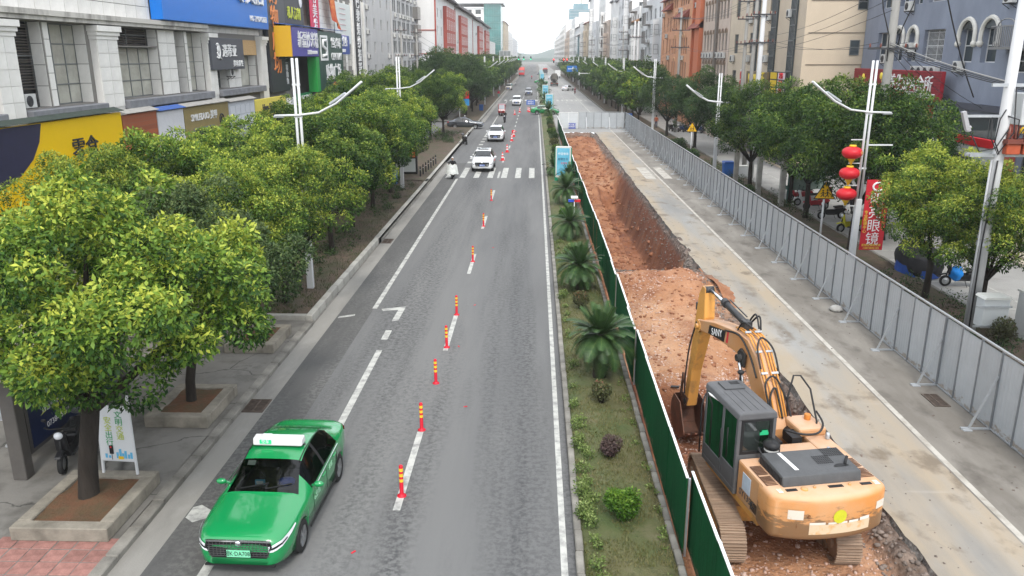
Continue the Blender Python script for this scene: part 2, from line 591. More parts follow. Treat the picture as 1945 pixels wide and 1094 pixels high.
# the dusty slab along the trench: a thick sheet with a broken edge
ys = np.arange(8,103,.35)
edge = 7.58 + vnoise(ys, ys * 0 + 3.3,5,4,2.2) * .13 + vnoise(ys, ys * 0,8,2,.5) * .05
mb = MB()
for k in range(len(ys) - 1):
 mb.quad((edge[k], ys[k],0),(9.72, ys[k],0),(9.72, ys[k + 1],0),(edge[k + 1], ys[k + 1],0))
slab = mb.build('road_slab', SLAB, kind='structure')
mb = MB()
for k in range(len(ys) - 1):
 j = .10 * random.random()
 mb.quad((edge[k], ys[k],-.002),(edge[k + 1], ys[k + 1],-.002),(edge[k + 1] - .03 - j, ys[k + 1],-.28),(edge[k] - .03 - j, ys[k],-.28))
mb.build('slab_edge', RUBBLE, kind='structure')
sheet('shoulder', 9.72,11.9,-10,102.5,0, SHOULD, 60)
sheet('road_slab', 2.88,11.9,-10,8,-.002, SLAB)
# -- trench and spoil
def ss(a, b, x):
 t = np.clip((x - a) / (b - a),0,1)
 return t * t * (3 - 2 * t)
def trench_z(X, Y):
 Y0 = Y
 Y = Y + np.where((Y > 24) & (Y < 96), vnoise(X, Y, 11,3,1.6) * 1.1,0)
 f = np.interp(Y, [8,13,16.8,18.6,20.2,21.8,22.6,26,30,33,35,36.5,38.5,45,60,64,66,68.5,71,80,88,93,96.5,98,99.6,100.1,103],
     [-.42,-.42,-.45,-.85,-1.15,-1.0,-.42,-.32,-.1,.05,-.15,-.55,-1.15,-1.35,-1.5,-1.5,-1.4,-1.3,-1.35,-.95,-.25,-.05,-.25,-.75,-.85,-.08,-.05])
 f = f + .55 * np.exp(-((X - 6.2) / 1.4) ** 2 - ((Y - 31.5) / 2.6) ** 2) + .25 * np.exp(-((X - 4.9) / 1.0) ** 2 - ((Y - 33) / 1.5) ** 2)
 f = f - .35 * ss(5.6,6.6, X) * ss(14,16, Y) * (1 - ss(24,27, Y))
 ch = ss(36.8,40, Y) * (1 - ss(64,68, Y))
 f = f - 1.35 * ch * ss(5.15,5.55, X)
 f = f + .35 * np.exp(-((X - 5.4) / 1.5) ** 2 - ((Y - 92) / 4) ** 2)
 # wall below the slab
 wd = .75 + .35 * ss(36,42, Y)
 top = -.12
 wall = ss(7.62 - wd, 7.6, X)
 spill = np.exp(-((Y - 31.8) / 2.6) ** 2)
 zz = f * (1 - wall) + (top + .25 * spill) * wall
 # short left bank under the green fence
 lb = 1 - ss(3.1,3.5, X)
 zz = zz * (1 - lb) + (-.06) * lb
 n1 = vnoise(X, Y, 1,5,1.3) * (.12 + .10 * ss(35,38, Y)) + vnoise(X, Y, 2,4,.35) * (.055 + .06 * ss(35,38, Y))
 n2 = vnoise(X * 1.0, Y * .8,4,4,.7) * .34 * wall * (1 - wall) * 4
 return np.minimum(zz + n1 + n2, np.where(X > 7.5,.03 + .25 * spill, 5))
xs = np.arange(2.88,7.8,.05)
yy = np.concatenate([np.arange(8.9,24,.06), np.arange(24,45,.1), np.arange(45,102.6,.2)])
me = grid_mesh('trench_earth', xs, yy, trench_z, DIRT)
_X, _Y = np.meshgrid(xs, yy)
_z = .5 + .5 * ss(22.6,23.6, _Y) * (1 - ss(29.5,32, _Y)) * (1 - .5 * ss(.0,.5, vnoise(_X, _Y, 14,3,1.5))) + .35 * (1 - ss(14,16.5, _Y)) - .45 * ss(17.5,18.6, _Y) * (1 - ss(22,22.8, _Y)) + .22 * vnoise(_X, _Y, 13,4,2.0)
_z = _z - .32 * ss(36,40, _Y) * ss(5.1,5.5, _X) * (1 - ss(64,70, _Y)) + .3 * np.exp(-((_Y - 69.5) / 1.6) ** 2) - .3 * ss(6.9,7.3, _X) * ss(36,40, _Y) - .2 * ss(78,84, _Y) * ss(.1,.6, vnoise(_X, _Y, 15,3,1.2)) + .25 * np.exp(-((_Y - 37) / 1.2) ** 2)
_z = _z + .35 * np.where(_Y > 36, vnoise(_X, _Y, 16,4,.9),0)
_a = me.attributes.new('dry', 'FLOAT', 'POINT'); _a.data.foreach_set('value', np.clip(_z, 0,1).ravel().astype(np.float32))
_h = trench_z(_X, _Y)
_r = ss(-.62,-.2, _h + .18 * vnoise(_X, _Y, 17,3,.5)) * ss(6.75,7.05, _X) * (1 - np.exp(-((_Y - 31.5) / 3) ** 2)) + .8 * ss(98.5,99.3, _Y) + .75 * np.exp(-((_Y - 36.9 - .8 * vnoise(_X, _Y, 18,2,1)) / .7) ** 2) * ss(0,.4, vnoise(_X, _Y, 19,3,.7) + .3)
_q = me.attributes.new('rubble', 'FLOAT', 'POINT'); _q.data.foreach_set('value', np.clip(_r * .85,0,1).ravel().astype(np.float32))
_nt = DIRT.node_tree; _b = _nt.nodes['Principled BSDF']; _src = _b.inputs['Base Color'].links[0].from_socket
_at = _nt.nodes.new('ShaderNodeAttribute'); _at.attribute_name = 'dry'
_cr = _nt.nodes.new('ShaderNodeValToRGB'); _e = _cr.color_ramp.elements; _e.new(.5)
_e[0].color = (.42,.30,.27,1); _e[1].position = .5; _e[1].color = (.80,.74,.70,1); _e[2].color = (1.0,1.16,1.3,1)
_nt.links.new(_at.outputs['Fac'], _cr.inputs[0])
_mm = _nt.nodes.new('ShaderNodeMix'); _mm.data_type = 'RGBA'; _mm.blend_type = 'MULTIPLY'; _mm.inputs['Factor'].default_value = 1
_nt.links.new(_src, _mm.inputs['A']); _nt.links.new(_cr.outputs[0], _mm.inputs['B']); _at2 = _nt.nodes.new('ShaderNodeAttribute'); _at2.attribute_name = 'rubble'
_nz = _nt.nodes.new('ShaderNodeTexNoise'); _nz.inputs['Scale'].default_value = 5; _nz.inputs['Detail'].default_value = 6; _nt.links.new(_nt.nodes.new('ShaderNodeNewGeometry').outputs['Position'], _nz.inputs['Vector'])
_c2 = _nt.nodes.new('ShaderNodeValToRGB'); _c2.color_ramp.elements[0].position = .38; _c2.color_ramp.elements[1].position = .68; _c2.color_ramp.elements[0].color = (.045,.038,.034,1); _c2.color_ramp.elements[1].color = (.21,.175,.15,1)
_nt.links.new(_nz.outputs['Fac'], _c2.inputs[0])
_m3 = _nt.nodes.new('ShaderNodeMix'); _m3.data_type = 'RGBA'
_nt.links.new(_at2.outputs['Fac'], _m3.inputs['Factor']); _nt.links.new(_mm.outputs['Result'], _m3.inputs['A']); _nt.links.new(_c2.outputs[0], _m3.inputs['B']); _nt.links.new(_m3.outputs['Result'], _b.inputs['Base Color'])
link('trench_earth', me, kind='structure')
# spoil that has spilled on to the slab beside the mound
me = grid_mesh('spilled_earth', np.arange(7.5,8.6,.06), np.arange(28.5,35.5,.08),
    lambda X, Y: -.03 + .34 * np.exp(-((X - 7.45) / .42) ** 2 - ((Y - 32) / 1.5) ** 2) + vnoise(X, Y, 9,4,.5) * .04, DIRT)
_a = me.attributes.new('dry', 'FLOAT', 'POINT'); _a.data.foreach_set('value', np.full(len(me.vertices),.5, dtype=np.float32))
link('spilled_earth', me, kind='structure')
def rock(seed, s=1.0):
 r = random.Random(seed)
 mb = bmesh.new()
 bmesh.ops.create_icosphere(mb, subdivisions=1, radius=1)
 for v in mb.verts:
  v.co *= .75 + .5 * r.random()
  v.co.z *= .65
 me = bpy.data.meshes.new('stone')
 mb.to_mesh(me)
 mb.free()
 V = np.array([v.co[:] for v in me.vertices])
 F = np.array([p.vertices[:] for p in me.polygons])
 return V, F
def scatter(name, count, region, zf, smin, smax, mat, seed, power=2.5, density=None):
 r = np.random.default_rng(seed)
 protos = [rock(seed + k) for k in range(5)]
 Vs, Fs, off = [],[],0
 k = 0
 while k < count:
  x = r.uniform(region[0], region[1])
  y = region[2] + (region[3] - region[2]) * r.random() ** 1.4
  if density and r.random() > density(x, y):
   k += .2
   continue
  s = smin + (smax - smin) * r.random() ** power
  V, F = protos[int(r.integers(5))]
  a = r.uniform(0,6.28)
  c, sn = math.cos(a), math.sin(a)
  zc = float(zf(np.array([x]), np.array([y]))[0]) if zf else 0.0
  W = np.stack([V[:, 0] * c - V[:, 1] * sn, V[:, 0] * sn + V[:, 1] * c, V[:, 2]],1) * s * r.uniform(.7,1.2,3) + (x, y, zc + s * .15)
  Vs.append(W)
  Fs.append(F + off)
  off += len(V)
  k += 1
 me = np_mesh(name, np.concatenate(Vs), np.concatenate(Fs), mat)
 return link(name, me)
STONE = M('pink_gravel_stone', (.40,.24,.18),.95, col2=(.56,.44,.38), vscale=1.1, coords='World', bump=.4, bscale=30)
CHUNK = M('asphalt_rubble', (.10,.085,.075),.95, col2=(.25,.20,.17), vscale=1.5, coords='World', bump=.4, bscale=30)
s = scatter('trench_gravel', 9500,(3.4,7.2,10.5,40), trench_z, .010,.055, STONE, 31,4.0, lambda x, y: float(np.clip(.5 + 1.1 * vnoise(np.array([x]), np.array([y]),6,3,1.1)[0],.06,1)))
s['kind'] = 'stuff'; s['label'] = 'pink gravel and stones loose on the red trench earth'
s = scatter('broken_asphalt_lumps', 2600,(6.85,7.6,10.5,60), trench_z, .012,.085, CHUNK, 41,2.6)
s['kind'] = 'stuff'; s['label'] = 'grey lumps of broken asphalt along the trench edge'
CLOD = M('earth_clod', (.17,.068,.036),.95, col2=(.31,.14,.078), vscale=1.3, coords='World', bump=.5, bscale=20)
s = scatter('earth_clods', 1500,(3.3,7.0,37,99), trench_z, .03,.20, CLOD, 53,2.6)
s['kind'] = 'stuff'; s['label'] = 'clods of red earth lying along the open trench'
s = scatter('earth_clods', 900,(3.4,7.3,17.2,36), trench_z, .02,.09, CLOD, 57,2.6)
s['kind'] = 'stuff'; s['label'] = 'clods of red earth round the excavator bucket and the mound'
s = scatter('rubble_heap', 500,(3.4,6.9,36,38.5), trench_z, .02,.10, CHUNK, 47,2.2)
s['kind'] = 'stuff'; s['label'] = 'grey rubble across the step of the trench'
s = scatter('slab_crumbs', 900,(7.62,11.7,10.5,60), None, .006,.035, CHUNK, 43,3.0)
s['kind'] = 'stuff'; s['label'] = 'crumbs of dirt scattered over the dusty slab'
# -- pavements, kerbs, strips
sheet('pavement', -22.6,-8.16,-10,27.2,.12, PAVE)
sheet('pavement', -22.6,-12.4,27.2,71.8,.121, PAVE)
sheet('pavement', -12.4,-8.16,60.5,71.8,.12, PAVE)
sheet('pavement', -22.6,-12.4,118.2,420,.12, PAVE)
sheet('pavement', 16.6,60,-10,420,.02, layer_mat('parking_paving', (.30,.295,.28),[((.37,.365,.35),.3,(1,1,1),.4,.7,.8),((.20,.195,.185),.9,(1,1,1),.5,.72,.55)], bump=.2, bscale=20))
def kerb_run(name, x0, x1, y0, y1, h, mat, step=1.0, ymax=44):
 """kerb of single stones near the camera, one long piece beyond"""
 root = thing(name, '', '', ((x0 + x1) / 2, y0,0))
 del root['label'], root['category']
 root['kind'] = 'structure'
 m = MB()
 w = (x1 - x0) / 2
 m.box(-w, w, .008, step - .008,-.05, h)
 o = m.build('kerb_stone', mat, root, bevel=.02, seg=1)
 n = int((min(y1, ymax) - y0) / step)
 r = random.Random(hash(name) % 97 + int(x0 * 10))
 for k in range(1, n):
  c = o.copy()
  COL.objects.link(c)
  c.location = (r.uniform(-.008,.008), k * step, r.uniform(-.012,.004))
  c.rotation_euler = (0, r.uniform(-.012,.012), r.uniform(-.006,.006))
 if y0 + n * step < y1:
  m = MB()
  m.box(-w, w, n * step, y1 - y0,-.05, h)
  m.build('kerb_strip', mat, root)
 return root
kerb_run('kerb', -8.16,-7.9,9.0,27.2,.14, KERBM, 1.0)
kerb_run('planting_strip_kerb', -8.22,-7.98,27.2,60.5,.30, KERBL, 1.0,60)
kerb_run('corner_kerb', -8.16,-7.9,60.5,71.8,.14, KERBM, 1.0,40)
kerb_run('island_kerb', -8.2,-7.95,86,100.5,.3, KERBL, 1.0,40)
kerb_run('block_kerb', -8.2,-7.95,118,420,.28, KERBL, 1.0,40)
kerb_run('median_kerb', .85,1.0,8.5,280,.17, KERBM, .7,44)
kerb_run('median_kerb', 2.72,2.86,8.5,280,.17, KERBM, .5,40)
kerb_run('verge_kerb', 12.05,12.2,8.5,420,.13, KERBM, 1.0,40)
kerb_run('verge_kerb', 16.5,16.65,8.5,420,.12, KERBM, 1.0,60)
m = MB()
m.box(-12.4,-8.22,27.15,27.4,0,.30)
m.build('strip_end_kerb', KERBL, kind='structure')
m = MB(); m.box(-12.5,-12.3,27.4,60.5,0,.28); m.build('strip_back_kerb', KERBL, kind='structure')
def soil_strip(name, x0, x1, y0, y1, z0, amp, mat, seed, cut=60):
 xs = np.linspace(x0, x1,18)
 ys = np.concatenate([np.arange(y0, min(cut, y1),.2), np.arange(min(cut, y1), y1 + 2,2.0)])
 w = (x0 + x1) / 2
 def zf(X, Y):
  e = 1 - ((X - w) / ((x1 - x0) / 2)) ** 2
  return z0 + amp * np.sqrt(np.clip(e, 0,1)) + vnoise(X, Y, seed, 4,.8) * .045
 link(name, grid_mesh(name, xs, ys, zf, mat), kind='structure')
 return zf
strip_z = soil_strip('planting_soil', -12.3,-8.22,27.4,60.5,.18,.06, SOIL, 21)
soil_strip('planting_soil', -12.3,-8.2,86,100.5,.18,.06, SOIL, 22)
soil_strip('planting_soil', -12.3,-8.2,118,420,.18,.06, SOIL, 23)
verge_z = soil_strip('verge_soil', 12.2,16.5,8.5,420,.06,.08, SOIL, 24)
med_z = soil_strip('median_turf', 1.0,2.72,8.5,280,.10,.16, GRASSM, 25)
# pink paving tiles at the near corner
root = thing('tile_patch', '', '', (-10.3,10.6,.122)); del root['label'], root['category']; root['kind'] = 'structure'
TILE = M('red_paving_tile', (.27,.135,.115),.85, var=.3, vscale=5, rand=.16, bump=.3, bscale=30)
m = MB(); m.box(-.192,.192,-.192,.192,-.02,.006)
o = m.build('paving_tile', TILE, root, bevel=.012, seg=1)
first = True
for i in range(6):
 for j in range(8):
  c = o if first else o.copy()
  if not first:
   COL.objects.link(c)
  first = False
  c.location = (i * .4 + random.uniform(-.004,.004), j * .4, random.uniform(-.003,.004))
# tree planters on the pavement: concrete frames with soil, and a lower one beyond
PLANTER = M('planter_concrete', (.215,.195,.16),.92, var=.4, vscale=1.8, bump=.4, bscale=18, col2=None)
PSOIL = M('planter_red_soil', (.14,.06,.032),.95, col2=(.075,.06,.032), vscale=2.5, bump=1.0, bscale=14)
def planter(x0, x1, y0, y1, h, label, t=.28):
 r = thing('tree_planter', label, 'tree planter', ((x0 + x1) / 2,(y0 + y1) / 2,.12),0, 'square concrete planters round the kerbside trees')
 hx, hy = (x1 - x0) / 2,(y1 - y0) / 2
 m = MB()
 m.box(-hx, hx, -hy, -hy + t, 0, h)
 m.box(-hx, hx, hy - t, hy, 0, h)
 m.box(-hx, -hx + t, -hy + t, hy - t, 0, h)
 m.box(hx - t, hx, -hy + t, hy - t, 0, h)
 m.build('frame', PLANTER, r, bevel=.02, seg=1)
 me = grid_mesh('soil', np.linspace(-hx + t, hx - t, 24), np.linspace(-hy + t, hy - t, 24),
     lambda X, Y: h - .05 + vnoise(X + x0, Y + y0,3,4,.5) * .06 + .05 * np.exp(-(X ** 2 + Y ** 2) / .2), PSOIL)
 link('soil', me, r)
 return r
planter(-10.25,-8.3,13.45,15.75,.30, 'concrete tree planter nearest the camera beside the white traffic sign')
planter(-9.95,-8.3,18.45,20.6,.32, 'concrete tree planter in the middle of the pavement row')
planter(-9.9,-8.3,23.8,25.8,.32, 'concrete tree planter just before the long planting strip')
# -- road markings
def mark(name, poly, z=.005, mat=ROADWHITE):
 m = MB()
 m.add([(p[0], p[1], z) for p in poly],[tuple(range(len(poly)))])
 return m.build(name, mat, kind='structure')
DUSTLINE = M('dusty_road_paint', (.44,.415,.37),.85, col2=(.24,.215,.18), vscale=1.8, coords='World', thresh=(.44,.72), bump=.2, bscale=60)
def strip_mark(name, x0, x1, y0, y1, z=.005, mat=None):
 m = MB()
 n = max(1, int((y1 - y0) / 20))
 for k in range(n):
  a, b = y0 + (y1 - y0) * k / n, y0 + (y1 - y0) * (k + 1) / n
  m.quad((x0, a, z),(x1, a, z),(x1, b, z),(x0, b, z))
 return m.build(name, mat or ROADWHITE, kind='structure')
strip_mark('edge_line', .56,.69,5,300)
strip_mark('lane_line', -6.16,-5.98,29,62.5)
strip_mark('lane_line', -6.0,-5.85,97,175)
for y in range(72,97,3):
 strip_mark('bicycle_dash', -6.05,-5.6, y, y + 1.1)
for y0, y1 in ((18.97,24.54), ):
 strip_mark('lane_line', -5.14,-4.95, y0, y1)
strip_mark('lane_dash', -5.19,-4.97,25.55,26.5)
mark('turn_mark', [(-5.16,27.5),(-4.93,27.6),(-4.9,29.3),(-5.8,28.95),(-5.7,28.72),(-5.14,28.85)])
mark('give_way_stroke', [(-7.2,27.8),(-6.64,28.1),(-6.66,28.3),(-7.2,28.0)])
mark('square_mark', [(-7.25,14.55),(-7.04,14.38),(-6.6,14.68),(-7.1,15.05),(-7.25,14.95)])
strip_mark('lane_line', -6.22,-6.02,9,13.3)
for k in range(7):
 y0 = 14.95 + k * 9.6
 strip_mark('lane_dash', -2.96,-2.80, y0, y0 + 3.7)
for k in range(20):
 y0 = 84 + k * 6.5
 strip_mark('lane_dash', -2.75,-2.58, y0, y0 + 2.6)
for k in range(7):
 strip_mark('crosswalk_stripe', -7.05 + k * 1.1,-6.6 + k * 1.1,63,68.9,.009)
for k in range(7):
 strip_mark('crosswalk_stripe', -6.6 + k * 1.1,-6.1 + k * 1.1,174,179)
for k in range(8):
 strip_mark('crosswalk_stripe', 3.6 + k * 1.0,4.05 + k * 1.0,174,179)
strip_mark('edge_line', 9.76,9.91,8,106, mat=DUSTLINE)
strip_mark('edge_line', 9.3,9.45,107.5,300)
strip_mark('crosswalk_stripe', 8.75,9.55,62.8,69.5, mat=DUSTLINE)
strip_mark('crosswalk_stripe', 10.2,10.85,63.0,69.5, mat=DUSTLINE)
for k in range(14):
 strip_mark('lane_dash', 6.3,6.42,112 + k * 9,115 + k * 9)
# parking bay lines on the right-hand paving
for k in range(26):
 y = 20 + k * 1.9
 mark('bay_line', [(16.75, y),(18.9, y + .0),(18.9, y + .1),(16.75, y + .1)],.026)
strip_mark('bay_line', 18.9,19.0,18,70,.026)
# parking bay lines behind the left trees
for k in range(12):
 y = 28 + k * 2.6
 mark('bay_line', [(-15.5, y - 1.3),(-12.7, y),(-12.7, y + .12),(-15.5, y - 1.18)],.127)
# drain grates
GRATE = M('rusty_grate_iron', (.10,.075,.06),.8,.4, var=.4, vscale=6)
def grate(x, y, label, w=.32, l=.5):
 r = thing('drain_grate', label, 'drain grate', (x, y, .004))
 m = MB(); m.box(-w, w, -l, -l + .05,0,.02); m.box(-w, w, l - .05, l, 0,.02); m.box(-w, -w + .05,-l + .05, l - .05,0,.02); m.box(w - .05, w, -l + .05, l - .05,0,.02)
 m.build('frame', GRATE, r)
 m = MB()
 for k in range(9):
  yy_ = -l + .1 + k * (2 * l - .2) / 8
  m.box(-w + .05, w - .05, yy_ - .02, yy_ + .02,0,.014)
 m.box(-.02,.02,-l + .05, l - .05,.0,.017)
 m.build('bars', GRATE, r)
 m = MB(); m.quad((-w, -l, .001),(w, -l, .001),(w, l, .001),(-w, l, .001))
 m.build('pit', BLACK, r)
grate(-7.62,20.1, 'iron drain grate in the left gutter beside the middle planter', .3,.42)
grate(11.3,21.0, 'rusty drain grate on the muddy shoulder by the grey hoarding', .22,.42)
grate(-7.62,40.5, 'iron drain grate in the left gutter along the planting strip', .25,.5)
# -- hills far down the street
HILL = M('hill_woodland', (.025,.06,.05),.95, col2=(.05,.085,.06), vscale=.02, coords='World')
hx = np.concatenate([np.linspace(-1600,-300,30), np.arange(-290,400,7), np.linspace(410,1600,30)])
hy = np.concatenate([np.arange(1150,1600,25), np.linspace(1620,2600,40)])
def hill_z(X, Y):
 a = 12 * np.exp(-((Y - 1350) / 120) ** 2) * (.75 + .6 * vnoise(X, Y * .3,5,4,60))
 b = (20 + 10 * np.exp(-((X - 70) / 45) ** 2) - 7 * np.exp(-((X + 5) / 30) ** 2) + 26 * (1 - np.exp(-(X / 420) ** 2))) * np.exp(-((Y - 2150) / 260) ** 2)
 return a + b - 3 + vnoise(X, Y, 3,5,55) * 3.5
link('hills', grid_mesh('hills', hx, hy, hill_z, HILL), kind='structure')
# ================================================================== BUILDINGS
def fr(th):
 """facade frame: reading direction u, inward direction d"""
 return Vector((math.cos(th), math.sin(th),0)), Vector((-math.sin(th), math.cos(th),0))
LEFT, RIGHT, GABLE = math.pi / 2,-math.pi / 2,0.0
def wall_grid(mb, O, th, W, z0, z1, ops, dep):
 u, d = fr(th)
 O = Vector(O)
 us = sorted({0, W} | {o[0] for o in ops} | {o[1] for o in ops})
 vs = sorted({z0, z1} | {o[2] for o in ops} | {o[3] for o in ops})
 P = lambda a, z, q=0: O + u * a + d * q + Vector((0,0, z))
 for i in range(len(us) - 1):
  for j in range(len(vs) - 1):
   cu, cv = (us[i] + us[i + 1]) / 2,(vs[j] + vs[j + 1]) / 2
   if any(o[0] < cu < o[1] and o[2] < cv < o[3] for o in ops):
    continue
   mb.quad(P(us[i], vs[j]), P(us[i + 1], vs[j]), P(us[i + 1], vs[j + 1]), P(us[i], vs[j + 1]))
 for o in ops:
  a, b, c, e = o[:4]
  mb.quad(P(a, c), P(a, e), P(a, e, dep), P(a, c, dep))
  mb.quad(P(b, c), P(b, e), P(b, e, dep), P(b, c, dep))
  mb.quad(P(a, e), P(b, e), P(b, e, dep), P(a, e, dep))
  mb.quad(P(a, c), P(b, c), P(b, c, dep), P(a, c, dep))
_WC = {}
def win_meshes(w, h, style):
 key = (round(w, 2), round(h, 2), style)
 if key in _WC:
  return _WC[key]
 m = MB()
 t = .06
 fm, pm = ALU, GLASSDARK
 if style.startswith('white'):
  fm = WHITEFRAME
 if style.startswith('dust'):
  pm = GLASSGREY
 m.box(0, w, 0,.06,0, t); m.box(0, w, 0,.06, h - t, h); m.box(0, t, 0,.06, t, h - t); m.box(w - t, w, 0,.06, t, h - t)
 nums = [int(c) for c in style if c.isdigit()] + [2,1]
 nc, nr = nums[0], nums[1]
 for k in range(1, nc):
  x = w * k / nc
  m.box(x - t / 2, x + t / 2,.002,.062, t, h - t)
 for k in range(1, nr):
  z = h * k / nr
  m.box(t, w - t, .004,.058, z - t / 2, z + t / 2)
 if 'bars' in style:
  for k in range(1, int(w / .16)):
   m.box(k * .16 - .008, k * .16 + .008,-.10,-.084,0, h)
  for k in range(int(h / .45) + 1):
   m.box(0, w, -.102,-.082, k * .45, k * .45 + .02)
 f = m.build('window', fm)
 p = MB(); p.quad((t * .5,.035, t * .5),(w - t * .5,.035, t * .5),(w - t * .5,.035, h - t * .5),(t * .5,.035, h - t * .5))
 po = p.build('pane', pm)
 fd, pd = f.data, po.data
 bpy.data.objects.remove(f); bpy.data.objects.remove(po)
 _WC[key] = (fd, pd)
 return _WC[key]
LOUV = M('brown_louvre_blade', (.19,.165,.15),.6,.3, var=.25, vscale=3)
def louvre(root, O, th, u0, u1, z0, z1, dep):
 u, d = fr(th)
 base = Vector(root.location)
 m = MB()
 w, h = u1 - u0, z1 - z0
 m.box(0,.06,0,.08,0, h); m.box(w - .06, w, 0,.08,0, h); m.box(w / 2 - .025, w / 2 + .025,.0,.08,0, h); m.box(.06, w - .06,0,.08, h * .6, h * .6 + .05)
 fo = m.build('louvre_frame', ALU, root)
 p = Vector(O) + u * u0 + d * dep + Vector((0,0, z0)) - base
 fo.location = p; fo.rotation_euler = (0,0, th)
 b = MB(); b.obox((w / 2,.05,0),(w - .14,.09,.012),(R(-38),0,0))
 n = int(h / .13)
 r = random.Random(int(u0 * 10))
 first = None
 for k in range(n):
  if r.random() < .07:
   continue
  if first is None:
   c = first = b.build('louvre_blade', LOUV, fo)
  else:
   c = first.copy(); COL.objects.link(c)
  c.location = (0,0,.08 + k * .13)
  c.rotation_euler = (0, r.uniform(-.012,.012),0)
 bk = MB(); bk.quad((0,.16,0),(w, .16,0),(w, .16, h),(0,.16, h)); bk.build('backing', BLACK, fo)
def put_window(root, O, th, u0, u1, z0, z1, style, dep, r=random):
 u, d = fr(th)
 fd, pd = win_meshes(u1 - u0, z1 - z0, style)
 o = bpy.data.objects.new('window', fd); COL.objects.link(o)
 o.parent = root
 o.location = Vector(O) + u * u0 + d * (dep - .02) + Vector((0,0, z0)) - Vector(root.location)
 o.rotation_euler = (0,0, th)
 p = bpy.data.objects.new('pane', pd); COL.objects.link(p); p.parent = o
 return o
_AC = None
ACW = M('aircon_white', (.52,.52,.50),.5, var=.12, vscale=4)
def aircon(root, O, th, a, z, out=.05):
 """outdoor unit on brackets: a part of the building it is bolted to"""
 global _AC
 u, d = fr(th)
 if _AC is None:
  m = MB(); m.box(-.42,.42,-.32,0,0,.62)
  c = m.build('air_conditioner', ACW, bevel=.02, seg=1).data
  m = MB(); m.lathe([(.25,0),(.25,.012),(.22,.014),(.05,.01),(.0,.012)], n=18)
  for k in range(4):
   rr = .06 + k * .045
   m.lathe([(rr, .016),(rr + .008,.022),(rr + .016,.016)], n=18)
  g_ = m.build('fan_grille', DARKSTEEL).data
  m = MB()
  for x in (-.34,.34):
   m.box(x - .02, x + .02,-.36,.08,-.04,-.003); m.beam((x, -.34,-.03),(x, .05,-.28),.03,.03)
  m.box(-.36,.36,.03,.07,-.035,-.01)
  b_ = m.build('bracket', DARKSTEEL).data
  for o in [o for o in COL.objects if o.data in (c, g_, b_)]:
   bpy.data.objects.remove(o)
  _AC = (c, g_, b_)
 o = bpy.data.objects.new('air_conditioner', _AC[0]); COL.objects.link(o); o.parent = root
 o.location = Vector(O) + u * a - d * out + Vector((0,0, z)) - Vector(root.location)
 o.rotation_euler = (0,0, th)
 gq = bpy.data.objects.new('fan_grille', _AC[1]); COL.objects.link(gq); gq.parent = o
 gq.location = (-.1,-.322,.31); gq.rotation_euler = (R(90),0,0)
 bq = bpy.data.objects.new('bracket', _AC[2]); COL.objects.link(bq); bq.parent = o
 return o
def shell(root, x0, x1, y0, y1, h, mat, front_ops, gable_ops, side, dep=.18, name='wall', z0=0):
 """building shell: street front and camera-side gable with openings, plain elsewhere"""
 m = MB()
 if side < 0:
  wall_grid(m, (x1, y0,0), LEFT, y1 - y0, z0, h, front_ops, dep)
  m.quad((x0, y0, z0),(x0, y1, z0),(x0, y1, h),(x0, y0, h))
 else:
  wall_grid(m, (x0, y1,0), RIGHT, y1 - y0, z0, h, front_ops, dep)
  m.quad((x1, y0, z0),(x1, y1, z0),(x1, y1, h),(x1, y0, h))
 wall_grid(m, (x0, y0,0), GABLE, x1 - x0, z0, h, gable_ops, dep)
 m.quad((x0, y1, z0),(x1, y1, z0),(x1, y1, h),(x0, y1, h))
 m.quad((x0, y0, h),(x1, y0, h),(x1, y1, h),(x0, y1, h))
 o = m.build(name, mat, root, world=True)
 return o
